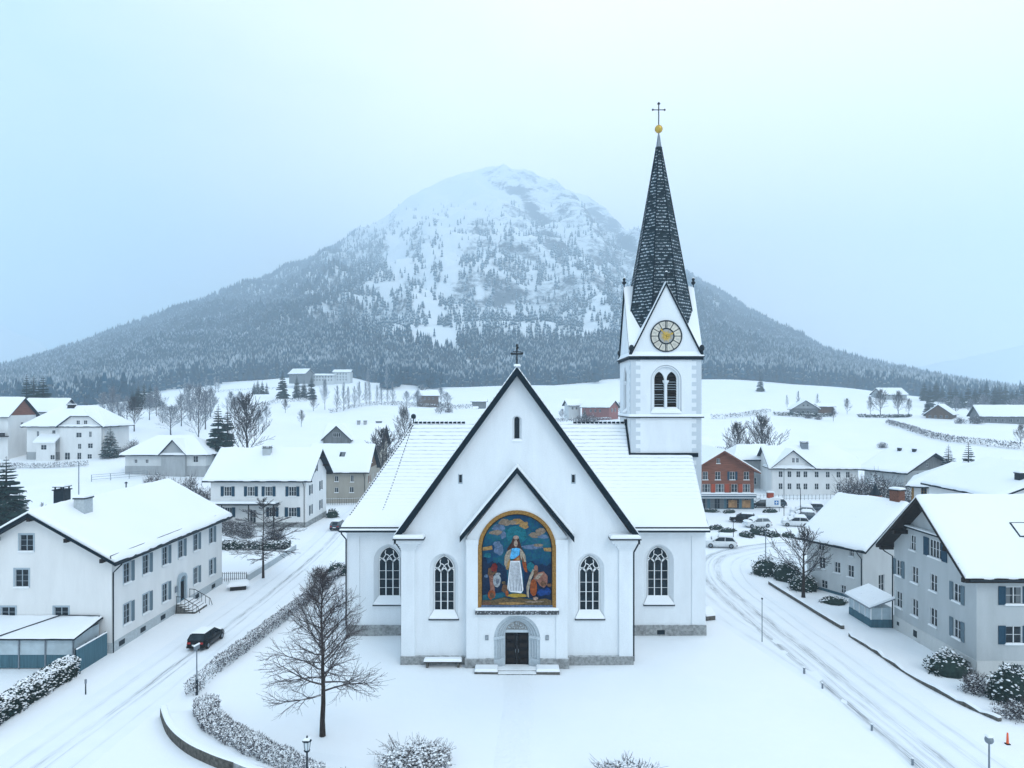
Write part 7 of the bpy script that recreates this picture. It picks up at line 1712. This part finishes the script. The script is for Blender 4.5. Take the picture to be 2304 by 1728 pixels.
# hedges
def hedge(label, path, h, w, n, kind='twig', snow=.4, size=(.1, .25), ssize=(.03, .07), name='hedge', gaps=(), group='hedges', core=True):
    r = random.Random(len(label)*7+n); pts = [Vector(p) for p in spline(path, 8)]; mb = MB(); root = pts[0]
    seg = [(b-a).length for a, b in zip(pts, pts[1:])]; tot = sum(seg)
    def along(s):
        for i, l in enumerate(seg):
            if s <= l or i == len(seg)-1: d = (pts[i+1]-pts[i]).normalized(); return pts[i]+d*s, Vector((d.y, -d.x))
            s -= l
    def sample(r):
        while True:
            s = r.random()*tot
            thin = 1
            for g0, g1, kf in gaps:
                if g0 < s < g1: thin = kf
            if r.random() < thin: break
        p, nn = along(s); hh = h*(1+.16*nz(s, 0, len(label), .7)); u = r.uniform(-1, 1); v = r.random()**.8
        if r.random() < .6: (u, v) = (u, .9+.1*r.random()) if r.random() < .45 else (math.copysign(.8+.2*r.random(), u), v)
        v2 = v*(1-.18*abs(u)**2); q = p+nn*u*w/2*(1+.25*nz(s, 3, 2, .9)); g = ground(q.x, q.y)
        return Vector((q.x-root.x, q.y-root.y, g+max(.02, v2*hh))), .25+.75*(v2 if v2 > .75 else .35*v2)
    if core and kind == 'leaf':
        for i in range(len(pts)-1):
            a, b = pts[i]-root, pts[i+1]-root; nn = Vector((seg[i] and (b-a).y/seg[i], -(b-a).x/seg[i]))*w*.36
            mb.add([(a.x-nn.x, a.y-nn.y, 0), (a.x+nn.x, a.y+nn.y, 0), (b.x+nn.x, b.y+nn.y, 0), (b.x-nn.x, b.y-nn.y, 0), (a.x-nn.x, a.y-nn.y, h*.86), (a.x+nn.x, a.y+nn.y, h*.86), (b.x+nn.x, b.y+nn.y, h*.86), (b.x-nn.x, b.y-nn.y, h*.86)], [(4, 5, 6, 7), (0, 1, 5, 4), (2, 3, 7, 6), (1, 2, 6, 5), (3, 0, 4, 7)], 'leaf_dark')
    ccloud(mb, r, n, sample, ('leaf_dark', 'leaf_dark', 'needles') if kind == 'leaf' else ('leaf_brown', 'leaf_grey', 'leaf_brown', 'bark_twig'), size, .9 if kind == 'twig' else 0, snow, ssize)
    o = mb.build(name, None, (root.x, root.y, 0)); tag(o, label, 'hedge', group); return o
hedge('long twiggy snow-dusted hedge along the street, left of the churchyard', [(-23.3, 49.4), (-23.3, 54), (-22.8, 60), (-22.2, 68), (-21.6, 77), (-21.2, 84)], 1.1, .85, 17000, 'twig', .5, gaps=((1.6, 4.4, .3),))
hedge('twiggy snow-laden hedge curving along the lower churchyard edge', [(-21.0, 46.9), (-20.0, 44.9), (-18.3, 43.0), (-15.8, 41.0), (-13.2, 39.2), (-10.8, 37.4)], 1.3, 1.5, 12500, 'twig', .55)
hedge('thick dark evergreen hedge dotted with snow, left edge', [(-34.5, 53.4), (-34.5, 50), (-34.4, 46), (-34.3, 42)], 1.55, 1.5, 7500, 'leaf', .55, (.10, .22), (.07, .13))
hedge('clipped snowy garden hedge before the house with dark blue shutters', [(-49, 98.6), (-42, 98.8), (-32.2, 99)], 1.25, 1.1, 4200, 'leaf', .55, (.15, .3), (.08, .16))
hedge('thin frosty hedge line curving down the right-hand slope', [(wx(1998, 290), 290), (wx(2050, 252), 252), (wx(2126, 215), 215), (wx(2210, 198), 198), (wx(2300, 186), 186)], 1.7, 2.2, 3600, 'twig', .3, (.4, .9), (.15, .3))
hedge('low dark hedge in front of the chalet on the right-hand field', [(wx(1740, 322), 322), (wx(1800, 318), 318), (wx(1870, 322), 322)], 1.6, 2.0, 900, 'leaf', .4, (.4, .9), (.2, .4))
hedge('dark hedge at the foot of the tree clump on the right-hand field', [(wx(1930, 322), 322), (wx(1990, 320), 320), (wx(2050, 324), 324)], 1.3, 2.0, 900, 'leaf', .35, (.4, .9), (.2, .4))
hedge('frosty hedge below the dark timber hut left of the church gable', [(wx(880, 405), 405), (wx(930, 418), 418), (wx(1000, 412), 412)], 2.4, 2.5, 1000, 'twig', .3, (.5, 1.1), (.2, .4))
hedge('frosty hedge crossing the field just left of the steep church gable', [(wx(985, 330), 330), (wx(1000, 350), 350), (wx(1060, 372), 372)], 2.2, 2.5, 900, 'twig', .35, (.5, 1.1), (.2, .4))
hedge('dark fence-like hedge below the small cottage and red barn', [(wx(1248, 312), 312), (wx(1300, 310), 310), (wx(1375, 312), 312)], 1.3, 1.5, 900, 'twig', .35, (.4, .9), (.2, .4))
hedge('snowy hedge along the foot of the tall white house at left', [(-132, 174), (-120, 173), (-108, 174)], 1.1, 1.6, 1500, 'twig', .5, (.25, .6), (.12, .25))

# frosted trees and hedgerows that break up the snowfields
GL = 'frosted trees on the left slope'
for i, (px, D, h) in enumerate(((268, 250, 9), (286, 262, 8), (336, 255, 9), (352, 268, 10), (366, 246, 7), (408, 240, 10), (428, 252, 12), (462, 236, 12), (474, 262, 10), (520, 262, 9), (540, 272, 8), (582, 240, 7), (600, 262, 6), (235, 256, 10))):
    ftree(i, px, D, h, 'frosted leafless tree among those scattered over the left-hand slope', group=GL, kind=FR, wide=1.0)
for i, (px, D, h) in enumerate(((940, 400, 9), (950, 440, 11), (992, 436, 10), (1006, 425, 8), (915, 420, 8))): ftree(i, px, D, h, 'frosted tree around the dark timber hut', group='frosted trees around the hut', kind=FR, wide=1.2)
for i, (px, D, h) in enumerate(((2120, 336, 8), (2150, 340, 9), (2185, 330, 8), (2215, 326, 10), (2280, 318, 9), (2296, 322, 10))): ftree(i, px, D, h, 'frosted tree between the barns at the right edge of the slope', group='frosted trees between the barns', kind=FR, wide=1.1)
for i, (px, D, h) in enumerate(((1265, 318, 5), (1285, 345, 6), (1335, 345, 6), (1380, 330, 5), (1395, 338, 6))): ftree(i, px, D, h, 'frosted tree beside the red-fronted barn', group='frosted trees beside the barn', kind=FR, wide=1.1)
HL = (('frosted hedgerow along the fold of the field below the spruce group', [(wx(560, 330), 330), (wx(620, 365), 365), (wx(700, 382), 382)]), ('frosted hedgerow under the row of trees left of the church', [(wx(740, 328), 328), (wx(810, 360), 360), (wx(890, 402), 402)]),
      ('frosted hedgerow on the left slope below the spruce clump', [(wx(270, 300), 300), (wx(340, 318), 318), (wx(420, 300), 300)]), ('frosted hedgerow high on the left slope under the forest', [(wx(430, 520), 520), (wx(520, 560), 560), (wx(640, 585), 585)]),
      ('frosted hedgerow across the upper field right of the tower', [(wx(1600, 300), 300), (wx(1660, 310), 310), (wx(1730, 330), 330)]), ('frosted hedgerow behind the shop house and the two rounded trees', [(wx(1590, 205), 205), (wx(1680, 212), 212), (wx(1760, 208), 208)]))
for lab, pth in HL: hedge(lab, pth, 1.8, 2.4, 800, 'twig', .4, (.5, 1.1), (.2, .45))
